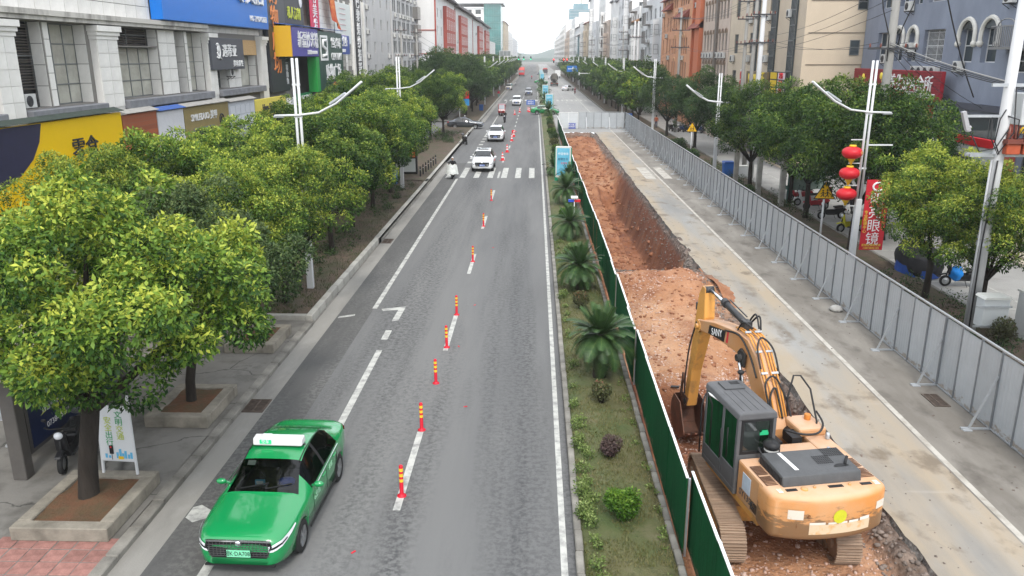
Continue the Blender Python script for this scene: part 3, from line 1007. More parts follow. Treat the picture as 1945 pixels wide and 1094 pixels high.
def block(label, side, y0, y1, xf, depth, h, wall, bays, floors, gh=4.6, fh=3.1, win=(1.5,1.7), style='2', gable=0, gstyle='2', trim=None,
   group=None, parapet=.5, ac=.35, shop=True, name='apartment_building', sill=.9, cat='building', seed=0, pair=False, canopy=None):
 r = random.Random(seed + int(y0))
 x0, x1 = (xf - depth, xf) if side < 0 else (xf, xf + depth)
 root = thing(name, label, cat, ((x0 + x1) / 2,(y0 + y1) / 2,0),0, group)
 th = LEFT if side < 0 else RIGHT
 O = Vector((x1, y0,0)) if side < 0 else Vector((x0, y1,0))
 W = y1 - y0
 ops = []
 bw = W / bays
 wins = []
 for b in range(bays):
  for f in range(floors):
   zc = gh + f * fh + sill
   if zc + win[1] > h - .3:
    continue
   if pair:
    for q in (-1,1):
     a = b * bw + bw / 2 + q * (win[0] * .62) - win[0] / 2
     ops.append((a, a + win[0], zc, zc + win[1]))
   else:
    a = b * bw + bw / 2 - win[0] / 2
    ops.append((a, a + win[0], zc, zc + win[1]))
 wins = list(ops)
 sh = []
 if shop:
  for b in range(bays):
   o = (b * bw + .25, b * bw + bw - .25,.15, gh - 1.1)
   ops.append(o); sh.append(o)
 gops = []
 if gable:
  gw = depth / gable
  for b in range(gable):
   for f in range(floors):
    zc = gh + f * fh + sill
    if zc + win[1] > h - .3:
     continue
    gops.append((b * gw + gw / 2 - .5, b * gw + gw / 2 + .5, zc, zc + 1.5))
 shell(root, x0, x1, y0, y1, h, wall, ops, gops, side)
 for o in wins:
  put_window(root, O, th, *o[:4], style, .15)
  if r.random() < ac:
   aircon(root, O, th, o[0] + .3, o[2] - .8)
 for o in gops:
  put_window(root, (x0, y0,0), GABLE, *o[:4], gstyle, .15)
 if shop:
  for o in sh:
   u, d = fr(th)
   m = MB(); a = O + u * o[0] + d * .15; b_ = O + u * o[1] + d * .15
   m.quad((a.x, a.y, o[2]),(b_.x, b_.y, o[2]),(b_.x, b_.y, o[3]),(a.x, a.y, o[3]))
   m.build('shutter', M('shop_shutter_%d' % r.randint(0,2), r.choice([(.12,.12,.13),(.2,.2,.2),(.06,.06,.07)]),.5,.3), root, world=True)
 if parapet:
  m = MB()
  t = .2
  for a in ((x0, x1, y0, y0 + t),(x0, x1, y1 - t, y1),(x0, x0 + t, y0 + t, y1 - t),(x1 - t, x1, y0 + t, y1 - t)):
   m.box(*a, h + .003, h + parapet)
  m.build('parapet', trim or wall, root, world=True)
 if trim:
  m = MB()
  q = .12
  for f in range(floors + 1):
   zc = gh + f * fh
   if zc < h:
    if side < 0:
     m.box(x1 + .002, x1 + q, y0, y1, zc - .1, zc + .1)
    else:
     m.box(x0 - q, x0 - .002, y0, y1, zc - .1, zc + .1)
  m.build('band_course', trim, root, world=True)
 return root
def sign(label, x0, x1, y0, y1, z0, z1, mat, frame=None, name='shop_sign', cat='sign', group=None, bevel=.03):
 r = thing(name, label, cat, ((x0 + x1) / 2,(y0 + y1) / 2, z0),0, group)
 m = MB(); m.box(x0, x1, y0, y1, z0, z1)
 m.build('board', mat, r, world=True, bevel=bevel, seg=1)
 if frame:
  t = .08
  m = MB()
  xf = x1 if x1 < 0 else x0
  s = 1 if x1 < 0 else -1
  a, b = sorted((xf, xf + s * .05))
  m.box(a, b, y0, y1, z0, z0 + t); m.box(a, b, y0, y1, z1 - t, z1); m.box(a, b, y0, y0 + t, z0 + t, z1 - t); m.box(a, b, y1 - t, y1, z0 + t, z1 - t)
  m.build('frame', frame, r, world=True)
 return r
def ltext(root, s, size, x, y, z, mat, vertical=False, squash=1.0, depth=.06, name='lettering', spacing=1.0):
 return text(name, s, size, (x + depth / 2 + .002, y, z),(0,1,0),(1,0,0), mat, root, depth, vertical=vertical, squash=squash, spacing=spacing)
def rtext(root, s, size, x, y, z, mat, vertical=False, squash=1.0, depth=.06, name='lettering', spacing=1.0):
 return text(name, s, size, (x - depth / 2 - .002, y, z),(0,-1,0),(-1,0,0), mat, root, depth, vertical=vertical, squash=squash, spacing=spacing)
PW = M('sign_white_letters', (.8,.8,.8),.5)
PB = M('sign_black_letters', (.03,.03,.03),.5)
PO = M('sign_orange_letters', (.75,.26,.08),.5)
PY = M('sign_yellow_letters', (.8,.62,.08),.5)
PR = M('sign_red_letters', (.62,.03,.04),.5)
NAVY = M('navy_panel', (.022,.022,.055),.5, var=.1)
# -- the big store on the left
STONEW = M('white_facade_stone', (.70,.685,.65),.55, var=.09, vscale=1.2, rand=.05, bump=.05, bscale=30)
STONEG = M('facade_joint_grey', (.20,.19,.175),.8)
LEDGE = M('blue_grey_ledge_stone', (.18,.185,.20),.8, var=.2, vscale=2, bump=.2)
STAINED = M('stained_cornice', (.52,.50,.46),.85, col2=(.13,.12,.11), vscale=.9, stretch=(1,1,.25), thresh=(.45,.72))
mall = thing('department_store', 'long white stone clad store with deep window bays above the left shops', 'store', (-28,70,0))
XM = -23.0
OY = 26.0
mops = []
mw = [(36.0,38.4,6.95,10.8, 'L'),(39.0,42.2,6.95,10.8, 'dust34'),(44.95,50.2,6.95,9.75, 'dust43'),(44.95,50.2,9.82,10.8, 'L'),(52.75,54.1,6.95,10.8, 'L'),(54.6,56.9,6.95,10.8, 'dust14'),
  (58.9,61.3,6.95,8.25, '32'),(64.1,67.7,6.9,9.3, 'shop'),(28.5,33.8,6.95,10.8, 'dust44'),
  (46.2,49.2,12.75,15.6, 'L'),(30,34,12.75,15.6, '33'),(38,42,12.75,15.6, '33'),
  (82.5,88.5,12.2,15.4, 'dust33'),(96.2,97.6,12.0,15.2, 'dust13'),(98.6,100.2,8.0,11.2, 'dust13'),(101.5,103.5,8.0,11.2, 'dust13'),(101.0,103.5,12.0,15.2, 'dust23'),
  (106.5,108.5,8.0,11.2, 'dust13'),(76,79.5,6.3,9.0, '41')]
mops = [(a - OY, b - OY, c, e) for a, b, c, e, s in mw]
shell(mall, -36, XM, OY, 112,19, STONEG, mops, [],-1, dep=.62)
Om = (XM, OY, 0)
for (a, b, c, e, s) in mw:
 if s == 'L':
  louvre(mall, Om, LEFT, a - OY, b - OY, c, e, .55)
 elif s == 'shop':
  put_window(mall, Om, LEFT, a - OY, b - OY, c, e, 'dust11', .6)
 else:
  put_window(mall, Om, LEFT, a - OY, b - OY, c, e, s, .6)
# cladding panels, each a piece: shared meshes by size
_panels = {}
npan = [0]
def panel(y0, y1, z0, z1, x):
 k = (round(y1 - y0,2), round(z1 - z0,2))
 if k not in _panels:
  m = MB(); m.box(0,.035,.014, k[0] - .014,.014, k[1] - .014)
  o = m.build('cladding_panel', STONEW)
  _panels[k] = o.data
  bpy.data.objects.remove(o)
 o = bpy.data.objects.new('cladding_panel', _panels[k]); COL.objects.link(o); o.parent = mall
 o.location = Vector((x + random.uniform(0,.004), y0, z0)) - Vector(mall.location)
 npan[0] += 1
def clad(y0, y1, z0, z1, ny, nz, x=XM + .002):
 for i in range(ny):
  for j in range(nz):
   panel(y0 + (y1 - y0) * i / ny, y0 + (y1 - y0) * (i + 1) / ny, z0 + (z1 - z0) * j / nz, z0 + (z1 - z0) * (j + 1) / nz, x)
def pilaster(y0, y1):
 m = MB(); m.box(XM, XM + .34, y0, y1,0,10.1)
 m.box(XM, XM + .42, y0 - .05, y1 + .05,10.1,10.3); m.box(XM, XM + .5, y0 - .1, y1 + .1,10.3,10.5); m.box(XM, XM + .6, y0 - .15, y1 + .15,10.5,10.78)
 m.build('pilaster', STONEW, mall, world=True)
 clad(y0 + .02, y1 - .02,6.6,10.1,2,5, XM + .34)
def clad_reveal(y, z0, z1, n):
 k = ('r', round((z1 - z0) / n, 2))
 if k not in _panels:
  m = MB(); m.box(-.58,-.012,-.03,-.002,.014, k[1] - .014)
  o = m.build('cladding_panel', STONEW); _panels[k] = o.data; bpy.data.objects.remove(o)
 for j in range(n):
  o = bpy.data.objects.new('cladding_panel', _panels[k]); COL.objects.link(o); o.parent = mall
  o.location = Vector((XM, y, z0 + (z1 - z0) * j / n)) - Vector(mall.location)
  npan[0] += 1
for (a, b, c, e, s) in mw:
 clad_reveal(b, c, e, 4 if e - c > 3 else (3 if e - c > 2 else 2))
pilaster(42.55,44.7)
pilaster(57.05,58.4)
pilaster(34.2,35.8)
pilaster(68.2,69.6)
clad(50.35,52.65,6.95,10.8,2,5)
clad(38.5,38.95,6.95,10.8,1,5)
clad(54.15,54.55,6.95,10.8,1,5)
clad(61.4,64.0,6.95,8.3,2,2)
clad(26.0,49.2,11.32,12.75,19,2)
clad(49.2,69.0,10.85,11.3,16,1)
clad(49.2,49.6,11.32,14.2,1,4)
clad(26.0,30,12.75,15.6,3,4)
clad(34,38,12.75,15.6,3,4)
clad(42,46.2,12.75,15.6,3,4)
for a, b in ((75.4,82.4),(88.6,96.0)):
 clad(a, b, 11.9,15.5,5,5)
clad(97.7,98.5,7.5,15.5,1,9)
clad(100.3,101.4,7.5,15.5,1,9)
clad(103.6,106.4,7.5,15.5,2,9)
m = MB(); m.box(XM, XM + .5,26,57,10.85,11.05); m.box(XM, XM + .62,26,56.9,11.052,11.3)
m.build('cornice', STAINED, mall, world=True)
m = MB()
for a, b in ((26,34.15),(35.85,42.5),(44.75,57.0),(58.45,68.15)):
 m.box(XM, XM + .62, a, b, 6.45,6.9)
m.build('window_ledge', LEDGE, mall, world=True, bevel=.03, seg=1)
m = MB(); m.box(XM, XM + .25,104.2,105.0,0,16); m.box(XM, XM + .3,108.9,109.5,0,16); m.box(XM, XM + .3,110.8,111.6,0,16)
m.build('pilaster', STONEW, mall, world=True)
m = MB(); m.box(XM + .05, XM + .12,64.0,67.8,9.32,10.45)
m.build('plywood_board', M('raw_plywood', (.50,.33,.16),.85, var=.2, vscale=6, stretch=(1,1,4)), mall, world=True)
aircon(mall, Om, LEFT, 36.9 - OY, 6.98,-.35)
aircon(mall, Om, LEFT, 61.55 - OY, 7.8,.0)
# small shops in front of the store
BRICKM = bpy.data.materials.new('red_brickwork'); BRICKM.use_nodes = True
_b = BRICKM.node_tree
_t = _b.nodes.new('ShaderNodeTexBrick'); _tc = _b.nodes.new('ShaderNodeTexCoord'); _mp = _b.nodes.new('ShaderNodeMapping')
_mp.inputs['Rotation'].default_value = (R(90),0, R(90))
_t.inputs['Color1'].default_value = (.38,.10,.035,1); _t.inputs['Color2'].default_value = (.27,.07,.03,1); _t.inputs['Mortar'].default_value = (.20,.12,.08,1)
_t.inputs['Scale'].default_value = 1.0; _t.inputs['Brick Width'].default_value = .25; _t.inputs['Row Height'].default_value = .075; _t.inputs['Mortar Size'].default_value = .008
_b.links.new(_tc.outputs['Object'], _mp.inputs['Vector']); _b.links.new(_mp.outputs[0], _t.inputs['Vector'])
_b.links.new(_t.outputs[0], _b.nodes['Principled BSDF'].inputs['Base Color'])
TIN = M('corrugated_awning_grey', (.30,.295,.28),.7,.3, var=.2, vscale=3)
TING = M('dark_green_awning', (.035,.05,.042),.7,.2, var=.2, vscale=3)
TINB = M('blue_awning_sheet', (.04,.10,.32),.6,.2, var=.15, vscale=3)
SK = 22.05 / 21.0
def sy(y):
 return y * SK + .1
def awning(root, x0, x1, y0, y1, z, mat, drop=.25):
 m = MB()
 n = int((y1 - y0) / .12)
 for k in range(n):
  a, b = y0 + (y1 - y0) * k / n, y0 + (y1 - y0) * (k + 1) / n
  mid = (a + b) / 2
  m.quad((x0, a, z),(x1, a, z - drop),(x1, mid, z - drop + .045),(x0, mid, z + .045))
  m.quad((x0, mid, z + .045),(x1, mid, z - drop + .045),(x1, b, z - drop),(x0, b, z))
 m.build('awning', mat, root, world=True)
def shop(label, y0, y1, z1, mat, aw, x1=-22.05):
 y0, y1 = sy(y0), sy(y1)
 r = thing('shop', label, 'shop', ((XM + x1) / 2,(y0 + y1) / 2,.12))
 m = MB(); m.box(XM + .66, x1, y0, y1,.12, z1)
 m.build('wall', mat, r, world=True)
 if aw:
  awning(r, XM + .63, x1 + .22, y0 - .02, y1 + .02, z1 + .24, aw, .17)
 return r
yb = shop('bright yellow shop front with a navy curved panel under the store windows', 14,40.75,6.4, M('yellow_sign_sheet', (.78,.50,.004),.4, var=.02), TING)
m = MB()
pts = [(sy(p), q) for p, q in [(14.0,6.38),(33.9,6.38),(33.6,5.6),(33.0,4.9),(32.0,4.3),(30.6,3.9),(28,3.7),(14,3.7)]]
m.prism(pts, -22.048,-22.015, 'x')
m.build('navy_panel', NAVY, yb, world=True)
ltext(yb, '零食', 1.2,-22.05, sy(37.1),4.85, PB)
s_ = shop('narrow brick shop bay between the yellow front and the white one', 40.85,44.65,6.2, BRICKM, TIN)
s_ = shop('plain white shop bay under a blue awning', 44.75,48.15,6.1, M('white_sheet_wall', (.62,.62,.64),.5, var=.05), TINB)
s_ = shop('olive gold shop front with a glazed window and white letters', 48.25,55.4,6.1, M('olive_gold_board', (.27,.21,.085),.5, var=.08, vscale=1.5), TIN)
ltext(s_, 'SMILEDUO 美甲', .62,-22.05, sy(51.2),5.4, PW)
m = MB(); m.box(-22.07,-21.99, sy(49.4), sy(52.6),2.3,4.75); m.build('window', ALU, s_, world=True)
m = MB(); m.quad((-21.985, sy(49.5),2.4),(-21.985, sy(52.5),2.4),(-21.985, sy(52.5),4.65),(-21.985, sy(49.5),4.65)); m.build('pane', GLASSDARK, s_, world=True)
ltext(s_, 'VIVI.82', .75,-22.05, sy(54.0),3.45, PB)
m = MB()
m.lathe([(.40,0),(.40,.05),(.33,.05),(.33,0)], n=20)
o = m.build('round_emblem', PB, s_); o.location = Vector((-22.03, sy(54.0),5.0)) - Vector(s_.location); o.rotation_euler = (0, R(90),0)
ltext(s_, '8', .5,-22.05, sy(54.0),5.0, PB)
s_ = shop('white panelled booth with an open hatch between the gold and yellow shops', 55.5,60.7,6.0, M('white_booth_panel', (.52,.54,.58),.5, var=.08, vscale=2), TIN)
m = MB()
for k in range(5):
 for j in range(3):
  m.box(-22.048,-22.02, sy(55.75) + k * 1.03, sy(55.75) + .9 + k * 1.03,3.6 + j * .75,4.25 + j * .75)
m.build('panels', M('white_booth_plate', (.62,.64,.68),.4, var=.05), s_, world=True)
m = MB(); m.box(-22.05,-22.01, sy(57.0), sy(59.6),1.4,3.3); m.build('hatch', M('dark_hatch', (.05,.05,.055),.5), s_, world=True)
s_ = shop('pale yellow shop front with dark lettering beyond the white booth', 60.8,68.5,5.9, M('pale_yellow_board', (.70,.58,.10),.5, var=.05), None)
ltext(s_, 'Hans Food', .75,-22.05, sy(64.0),5.2, PB)
ltext(s_, '汉堡炸鸡', .9,-22.05, sy(64.6),4.1, PB)
s_ = shop('low white shop with a green name board under the tall dark sign', 69.5,79.5,5.6, M('white_sheet_wall', (.62,.62,.64)), None, -21.9)
m = MB(); m.box(-21.9,-21.7,74.8,79.8,4.7,5.9); m.build('name_board', M('green_board', (.02,.18,.07),.5), s_, world=True)
ltext(s_, '便民超市', .8,-21.7,77.3,5.3, PW)
for y0, y1 in ((80,90),(90.3,106)):
 shop('white fronted ground floor shop behind the trees, %s' % ('under the green supermarket sign' if y0 == 80 else 'at the far end of the store'), y0, y1,5.6, M('white_sheet_wall', (.62,.62,.64)), None, -22)
# signs on the store
bs = sign('huge bright blue sign board with white characters at the top edge of the photo', -22.95,-22.2,49.7,69.4,11.35,16.0, M('blue_sign_sheet', (.008,.16,.58),.35, var=.03))
ltext(bs, '专卖店', 2.3,-22.2,65.0,13.98, PW, squash=.95, depth=.2)
ltext(bs, 'NO-ZMDV12023', .62,-22.2,66.9,12.05, PW, squash=.9)
gs = sign('slate grey beauty shop sign with a white round emblem above the dark window', -22.95,-22.45,57.2,63.6,8.3,10.5, M('slate_sign_board', (.075,.08,.095),.5), None)
ltext(gs, '遇蒂亚', .95,-22.45,60.6,9.55, PW)
ltext(gs, '美容养生', .48,-22.45,62.2,8.68, PW, spacing=1.2)
m = MB(); m.tube([(-22.42,58.35 + .36 * math.cos(a),9.6 + .5 * math.sin(a)) for a in np.linspace(-2.2,2.2,14)],.06,6); m.sph((-22.42,58.4,9.75),(.05,.2,.25),8,6); m.tube([(-22.42,58.2,9.5),(-22.42,58.45,9.2),(-22.42,58.9,9.05)],.06,6)
m.build('emblem', PW, gs, world=True)
vs_ = sign('tall dark vertical sign with orange characters beside the blue board', -22.9,-22.5,70.1,75.2,6.2,16.0, M('charcoal_sign_board', (.032,.036,.042),.4))
ltext(vs_, '购物广场', 1.95,-22.5,72.0,11.4, PO, vertical=True, squash=1.15)
ltext(vs_, '上二楼购物', .6,-22.5,74.5,8.2, PW, vertical=True)
ps_ = sign('purple snack shop sign with a yellow end panel', -22.2,-21.0,71.8,80.3,9.2,11.7, M('purple_sign_board', (.065,.055,.30),.4, var=.05))
ltext(ps_, '新疆炒米粉', 1.55,-21,76.8,10.55, PW, squash=.9)
ltext(ps_, '订餐电话 0738-5521089', .42,-21,78,9.55, PW, squash=.8)
m = MB(); m.box(-22.95,-21.05,71.55,71.77,9.2,11.75); m.build('end_panel', M('ochre_end_panel', (.62,.36,.02),.5), ps_, world=True)
awning(ps_, -22.9,-20.85,71.6,90.4,12.0, TINB, .2)
cs = sign('dark green supermarket sign with a large white logo and latin name', -22.0,-21.0,80.4,90.3,5.9,11.55, M('bottle_green_board', (.018,.06,.045),.4, var=.06))
ltext(cs, '世纪华联', 1.15,-21,87.3,10.45, PW, squash=.95)
ltext(cs, 'CENTURY', 1.05,-21,87.4,9.15, PW, squash=.95)
ltext(cs, '购物广场', 1.7,-21,85.9,7.55, PW, squash=.95)
ltext(cs, '电话 15873852', .5,-21,87,6.35, PR)
m = MB()
def ring_y(y0, y1, z0, z1, t, x=-20.97):
 m.box(x - .03, x + .02, y0, y1, z0, z0 + t); m.box(x - .03, x + .02, y0, y1, z1 - t, z1); m.box(x - .03, x + .02, y0, y0 + t, z0 + t, z1 - t); m.box(x - .03, x + .02, y1 - t, y1, z0 + t, z1 - t)
ring_y(81.0,83.8,8.8,11.2,.22)
m.tube([(-20.95,83.2,10.75),(-20.95,81.8,10.7),(-20.95,81.7,10.2),(-20.95,83.0,9.9),(-20.95,83.0,9.35),(-20.95,81.6,9.25)],.16,6)
m.build('logo', PW, cs, world=True)
m = MB(); m.box(-21.9,-21.02,79.3,80.35,5.9,9.15); m.build('green_end_panel', M('fresh_green_panel', (.015,.28,.05),.5), cs, world=True)
s_ = sign('small blue sign with white characters past the green supermarket sign', -22.6,-22.0,91.0,98.4,9.4,11.5, M('royal_blue_board', (.02,.06,.30),.4))
ltext(s_, '汉文健身', 1.2,-22,94.8,10.75, PW)
ltext(s_, '15973820017', .5,-22,94.8,9.8, PW)
s_ = sign('dark upper banner with white and yellow characters above the purple sign', -22.9,-22.8,76.2,82.2,12.1,17, M('dark_banner', (.05,.052,.055),.5))
ltext(s_, '健身瑜伽', 1.5,-22.8,79,15.2, PW, squash=.8)
ltext(s_, '私人订制', 1.2,-22.8,79,13.0, M('sign_lime_letters', (.55,.6,.06),.5), squash=.9)
m = MB(); m.lathe([(0,1.1),(.25,.7),(.5,.2),(.5,-.1),(.3,-.4),(0,-.5)], n=14)
o = m.build('water_drop', PW, s_); o.location = Vector((-22.75,81.3,14.2)) - Vector(s_.location); o.scale = (.1,1,1)
s_ = sign('narrow red and white vertical banner on the store pier', -22.9,-22.82,85.0,88.4,11.8,17.5, M('rosy_banner', (.60,.03,.09),.5))
ltext(s_, '美容美发', 1.45,-22.82,86.7,14.3, PW, vertical=True, squash=1.2)
s_ = sign('pale poster with faint red lines on the store wall', -22.9,-22.82,95.2,103.2,10.6,15.2, M('pale_poster', (.62,.66,.64),.6))
for k in range(6):
 ltext(s_, '— — —— —', .5,-22.82,99,14.6 - k * .6, M('poster_pink', (.6,.25,.3),.6))
s_ = sign('black vertical sign with white characters at the far end of the store', -22.9,-22.65,105.2,108.6,6.0,17.5, M('black_sign_board', (.03,.03,.032),.5))
ltext(s_, '巴黎婚纱摄影', 1.65,-22.65,106.9,11.6, PW, vertical=True, squash=1.25)
# red banner hanging out from the store
FAB = M('dark_red_fabric', (.38,.02,.025),.8, col2=(.55,.22,.06), vscale=1.4)
r_ = thing('hanging_banner', 'crumpled red and gold cloth banner hanging from the store wall', 'banner', (-22.0,91.5,11.9))
def bz(X, Y):
 return 12.4 + Y
V, Q = [],[]
nu, nv = 12,14
for j in range(nv):
 for i in range(nu):
  t, w = j / (nv - 1), i / (nu - 1)
  V.append((-22.5 + .18 * math.sin(w * 9 + t * 4) + t * .5,90.2 + w * 3.4 + .8 * t * t, 16.5 - t * (3.4 + 1.1 * w)))
for j in range(nv - 1):
 for i in range(nu - 1):
  a = j * nu + i
  Q.append((a, a + 1, a + 1 + nu, a + nu))
me = np_mesh('cloth', np.array(V), np.array(Q), FAB, smooth=True)
link('cloth', me, r_, world=True)
# -- further buildings, left side
TILEW = M('pale_grey_tiled_wall', (.46,.455,.45),.6, var=.10, vscale=.5, stretch=(1,1,.4))
CREAM = M('cream_render', (.55,.46,.35),.8, var=.07, vscale=.5)
WHITEW = M('white_render', (.70,.695,.68),.75, var=.10, vscale=.35, stretch=(1,1,.3))
GREYW = M('grey_white_tiles', (.60,.605,.61),.65, var=.1, vscale=.4, stretch=(1,1,.3))
PINKW = M('pinkish_cream_render', (.52,.42,.35),.8, var=.08, vscale=.5)
ORANGEW = M('orange_render', (.56,.275,.155),.8, var=.10, vscale=.4)
ORANGED = M('deep_orange_render', (.50,.15,.07),.8, var=.10, vscale=.4)
BLUEW = M('blue_grey_brick_tile', (.215,.24,.30),.75, var=.14, vscale=.6, stretch=(1,1,.5))
REDTRIM = M('brick_red_trim', (.36,.07,.05),.7, var=.1)
REDROOF = M('dull_red_roof_tile', (.22,.065,.045),.85, var=.2, vscale=2)
DARKROOF = M('dark_tiled_roof', (.06,.055,.055),.85, var=.2, vscale=2)
block('pale grey tiled block with a mostly blank front just past the store', -1,112.3,134,-23.2,12,20.5, TILEW, 4,5,5.6,3.2,(.9,1.5), '1', ac=.3, seed=3)
b = block('pale grey tiled apartment block with caged windows and many air conditioners', -1,134.2,163,-23.0,12,21.5, TILEW, 6,5,5.6,3.2,(1.3,1.9), '2bars', ac=.8, pair=True, seed=3)
for k in range(4):
 m = MB(); m.box(-23.0 + .004,-22.1,157.5,161.5,6.2 + k * 3.2,6.35 + k * 3.2)
 for q in range(11):
  m.box(-22.13,-22.1,157.5 + q * .39,157.54 + q * .39,6.36 + k * 3.2,8.4 + k * 3.2)
 m.box(-22.13,-22.09,157.5,161.5,8.4 + k * 3.2,8.45 + k * 3.2); m.box(-23 + .005,-22.1,157.5,157.53,6.36 + k * 3.2,8.4 + k * 3.2)
 m.build('caged_balcony', M('dull_cage_steel', (.18,.17,.16),.6,.3), b, world=True)
TEALG = M('teal_curtain_glass', (.045,.19,.18),.15, var=.35, vscale=.12, spec=.8)
for k, (y0, y1) in enumerate(((165,203),(205,260),(262,308),(310,352))):
 xf = -19.6
 lab = ['white gabled block with tall red window bays nearest the store', 'second white block with red window bays in the left terrace', 'third white block with red window bays in the left terrace', 'farthest white block with red window bays before the teal tower'][k]
 h = 20.5 - k * .3
 bb = block(lab, -1, y0, y1, xf, 13, h, WHITEW, 6,4,5.5,3.4,(1.4,1.8), '2', gable=0, group=None, ac=.3, seed=7 + k)
 m = MB()
 ra_, rb_ = ((178,198),(213,233),(281,301),(319,343))[k]
 m.box(xf + .01, xf + .75, ra_, rb_, 8.8, h - 1.2)
 m.build('red_bay', REDTRIM, bb, world=True)
 wo = MB()
 for q in range(5):
  for f in range(4):
    put_window(bb, (xf + .76, ra_ + .8 + q * (rb_ - ra_ - 1.0) / 5,0), LEFT, 0,2.0,9.2 + f * 2.7,11.2 + f * 2.7, 'white2', 0)
 m = MB()
 for z_ in (9.5,14.0):
  m.box(xf - 13, xf, y0 - .1, y0 - .005, z_, z_ + .18)
 m.box(xf - .25, xf + .05, y0 - .1, y0 - .005,5.5, h)
 m.build('red_line', REDTRIM, bb, world=True)
 m = MB(); m.prism([(xf - 13.5, h + .5),(xf + 1.2, h + .3),(xf + .2, h + 1.5),(xf - 6.5, h + 3.0)], y0 - .6, y1 + .6, 'y')
 m.build('roof', DARKROOF, bb, world=True)
m = MB()
s_ = thing('lean_to_shop', 'low grey lean-to with a blue sheet roof between the pale block and the white gables', 'shop', (-18.5,166,0))
m.box(-21.5,-16.5,158,164.7,0,6.6); m.build('wall', GREYW, s_, world=True)
m = MB(); m.box(-22,-16.2,157.5,164.8,6.61,6.8); m.build('roof', TINB, s_, world=True)
put_window(s_, (-20.8,158,0), GABLE, 0,1.3,5.0,6.3, '2', -.02)
m = MB(); m.lathe([(.5,0),(.5,.08),(0,.08)], n=16); o = m.build('round_sign', PB, s_); o.location = Vector((-17.2,157.98,5.2)) - Vector(s_.location); o.rotation_euler = (R(90),0,0)
tt = thing('glass_tower', 'teal glazed tower standing behind the left terrace', 'building', (-27,455,0))
m = MB(); m.box(-42,-27,440,470,0,33); m.build('wall', WHITEW, tt, world=True)
m = MB(); m.box(-26.9,-18.2,439,470,0,35); m.build('curtain_wall', TEALG, tt, world=True)
m = MB()
for k in range(8):
 m.box(-26.95 + k * 1.24,-26.87 + k * 1.24,438.85,438.99,4,35)
for k in range(9):
 m.box(-26.9,-18.2,438.8,438.98,4 + k * 3.6,4.25 + k * 3.6)
m.build('mullion', M('teal_mullion', (.10,.22,.21),.4), tt, world=True)
m = MB(); m.box(-43,-17,437.5,471,35.1,36.2); m.box(-36,-22,445,460,36.25,39); m.build('roof', GREYW, tt, world=True)
for f in range(8):
 for e in range(3):
  put_window(tt, (-41 + e * 4.8,440,0), GABLE, 0,2.8,5.5 + f * 3.5,7.6 + f * 3.5, '2', -.05)
for (y0, y1, xf, h, wl, lab) in ((475,540,-17.5,27, CREAM, 'far cream block with a red roof beyond the teal tower'),(545,640,-17.5,24, WHITEW, 'far white block near the end of the left side of the street'),
         (650,820,-17.5,22, GREYW, 'farthest grey block on the left side of the street'),(340,436,-21,15, WHITEW, 'low white block in front of the teal tower')):
 bb = block(lab, -1, y0, y1, xf, 14, h, wl, 8,6,5,3.3,(2.2,1.8), '2', gable=4, ac=.0, seed=int(y0))
 if y0 == 475:
  m = MB(); m.prism([(xf - 14.5, h + .5),(xf + .6, h + .5),(xf - 7, h + 3)], y0 - .5, y1, 'y'); m.build('roof', REDROOF, bb, world=True)
# -- right side
XB = 25.6
bl = thing('blue_grey_building', 'blue-grey tiled building with white arched windows at the right edge', 'building', (32,48,0))
bw_ = [('arch', 59.0,60.3),('arch', 56.9,58.1),('win', 53.2,56.0),('arch', 49.6,51.2),('arch', 47.1,48.7),('win', 61.3,63.4),('arch', 41.5,43),('win', 36,39)]
ops, Yt = [],66.0
O_b = Vector((XB, Yt, 0))
def U(y):
 return Yt - y
rects = []
for t_, a, b in bw_:
 for z0_, z1_ in ((8.9,10.9),(12.6,14.6)):
  rects.append((U(b), U(a), z0_, z1_ - (.1 if t_ == 'arch' else 0), t_))
rects.append((U(45.6), U(43.4),8.4,9.6, 'win'))
rects.append((U(53.2), U(44.2),1.4,6.0, 'shop')); rects.append((U(64.5), U(54.0),1.0,6.0, 'shop2')); rects.append((U(43.5), U(36),.4,6.0, 'shop'))
shell(bl, XB, 38,28, Yt, 19, BLUEW, [q[:4] for q in rects],[],1, dep=.35)
for q in rects:
 if q[4] == 'arch':
  put_window(bl, O_b, RIGHT, *q[:4], 'white12', .33)
  u, d = fr(RIGHT)
  cx, rr = (q[0] + q[1]) / 2,(q[1] - q[0]) / 2
  pts = [O_b + u * (cx - (rr + .12) * math.cos(a)) - d * .08 + Vector((0,0, q[3] - .35 + (rr + .12) * math.sin(a))) for a in np.linspace(0, math.pi, 12)]
  pts = [pts[0] - Vector((0,0,.5))] + pts + [pts[-1] - Vector((0,0,.5))]
  m = MB(); m.tube(pts, .13,6, smooth=False)
  m.sph(pts[0],.2,8,5); m.sph(pts[-1],.2,8,5)
  m.build('arch_moulding', M('white_arch_moulding', (.62,.60,.55),.7, var=.1), bl, world=True)
  # blind arch top behind the moulding
  m = MB()
  ps = [O_b + u * (cx - rr * math.cos(a)) - d * .02 + Vector((0,0, q[3] - .02 + rr * .6 * math.sin(a))) for a in np.linspace(0, math.pi, 10)]
  m.add(ps, [tuple(range(len(ps)))])
  m.build('arch_pane', GLASSDARK, bl, world=True)
 elif q[4] == 'win':
  put_window(bl, O_b, RIGHT, *q[:4], 'white22bars' if q[2] > 8.5 and q[0] > 8 and q[0] < 15 else 'white22', .3)
 else:
  put_window(bl, O_b, RIGHT, *q[:4], 'dust31' if q[4] == 'shop2' else '31', .33)
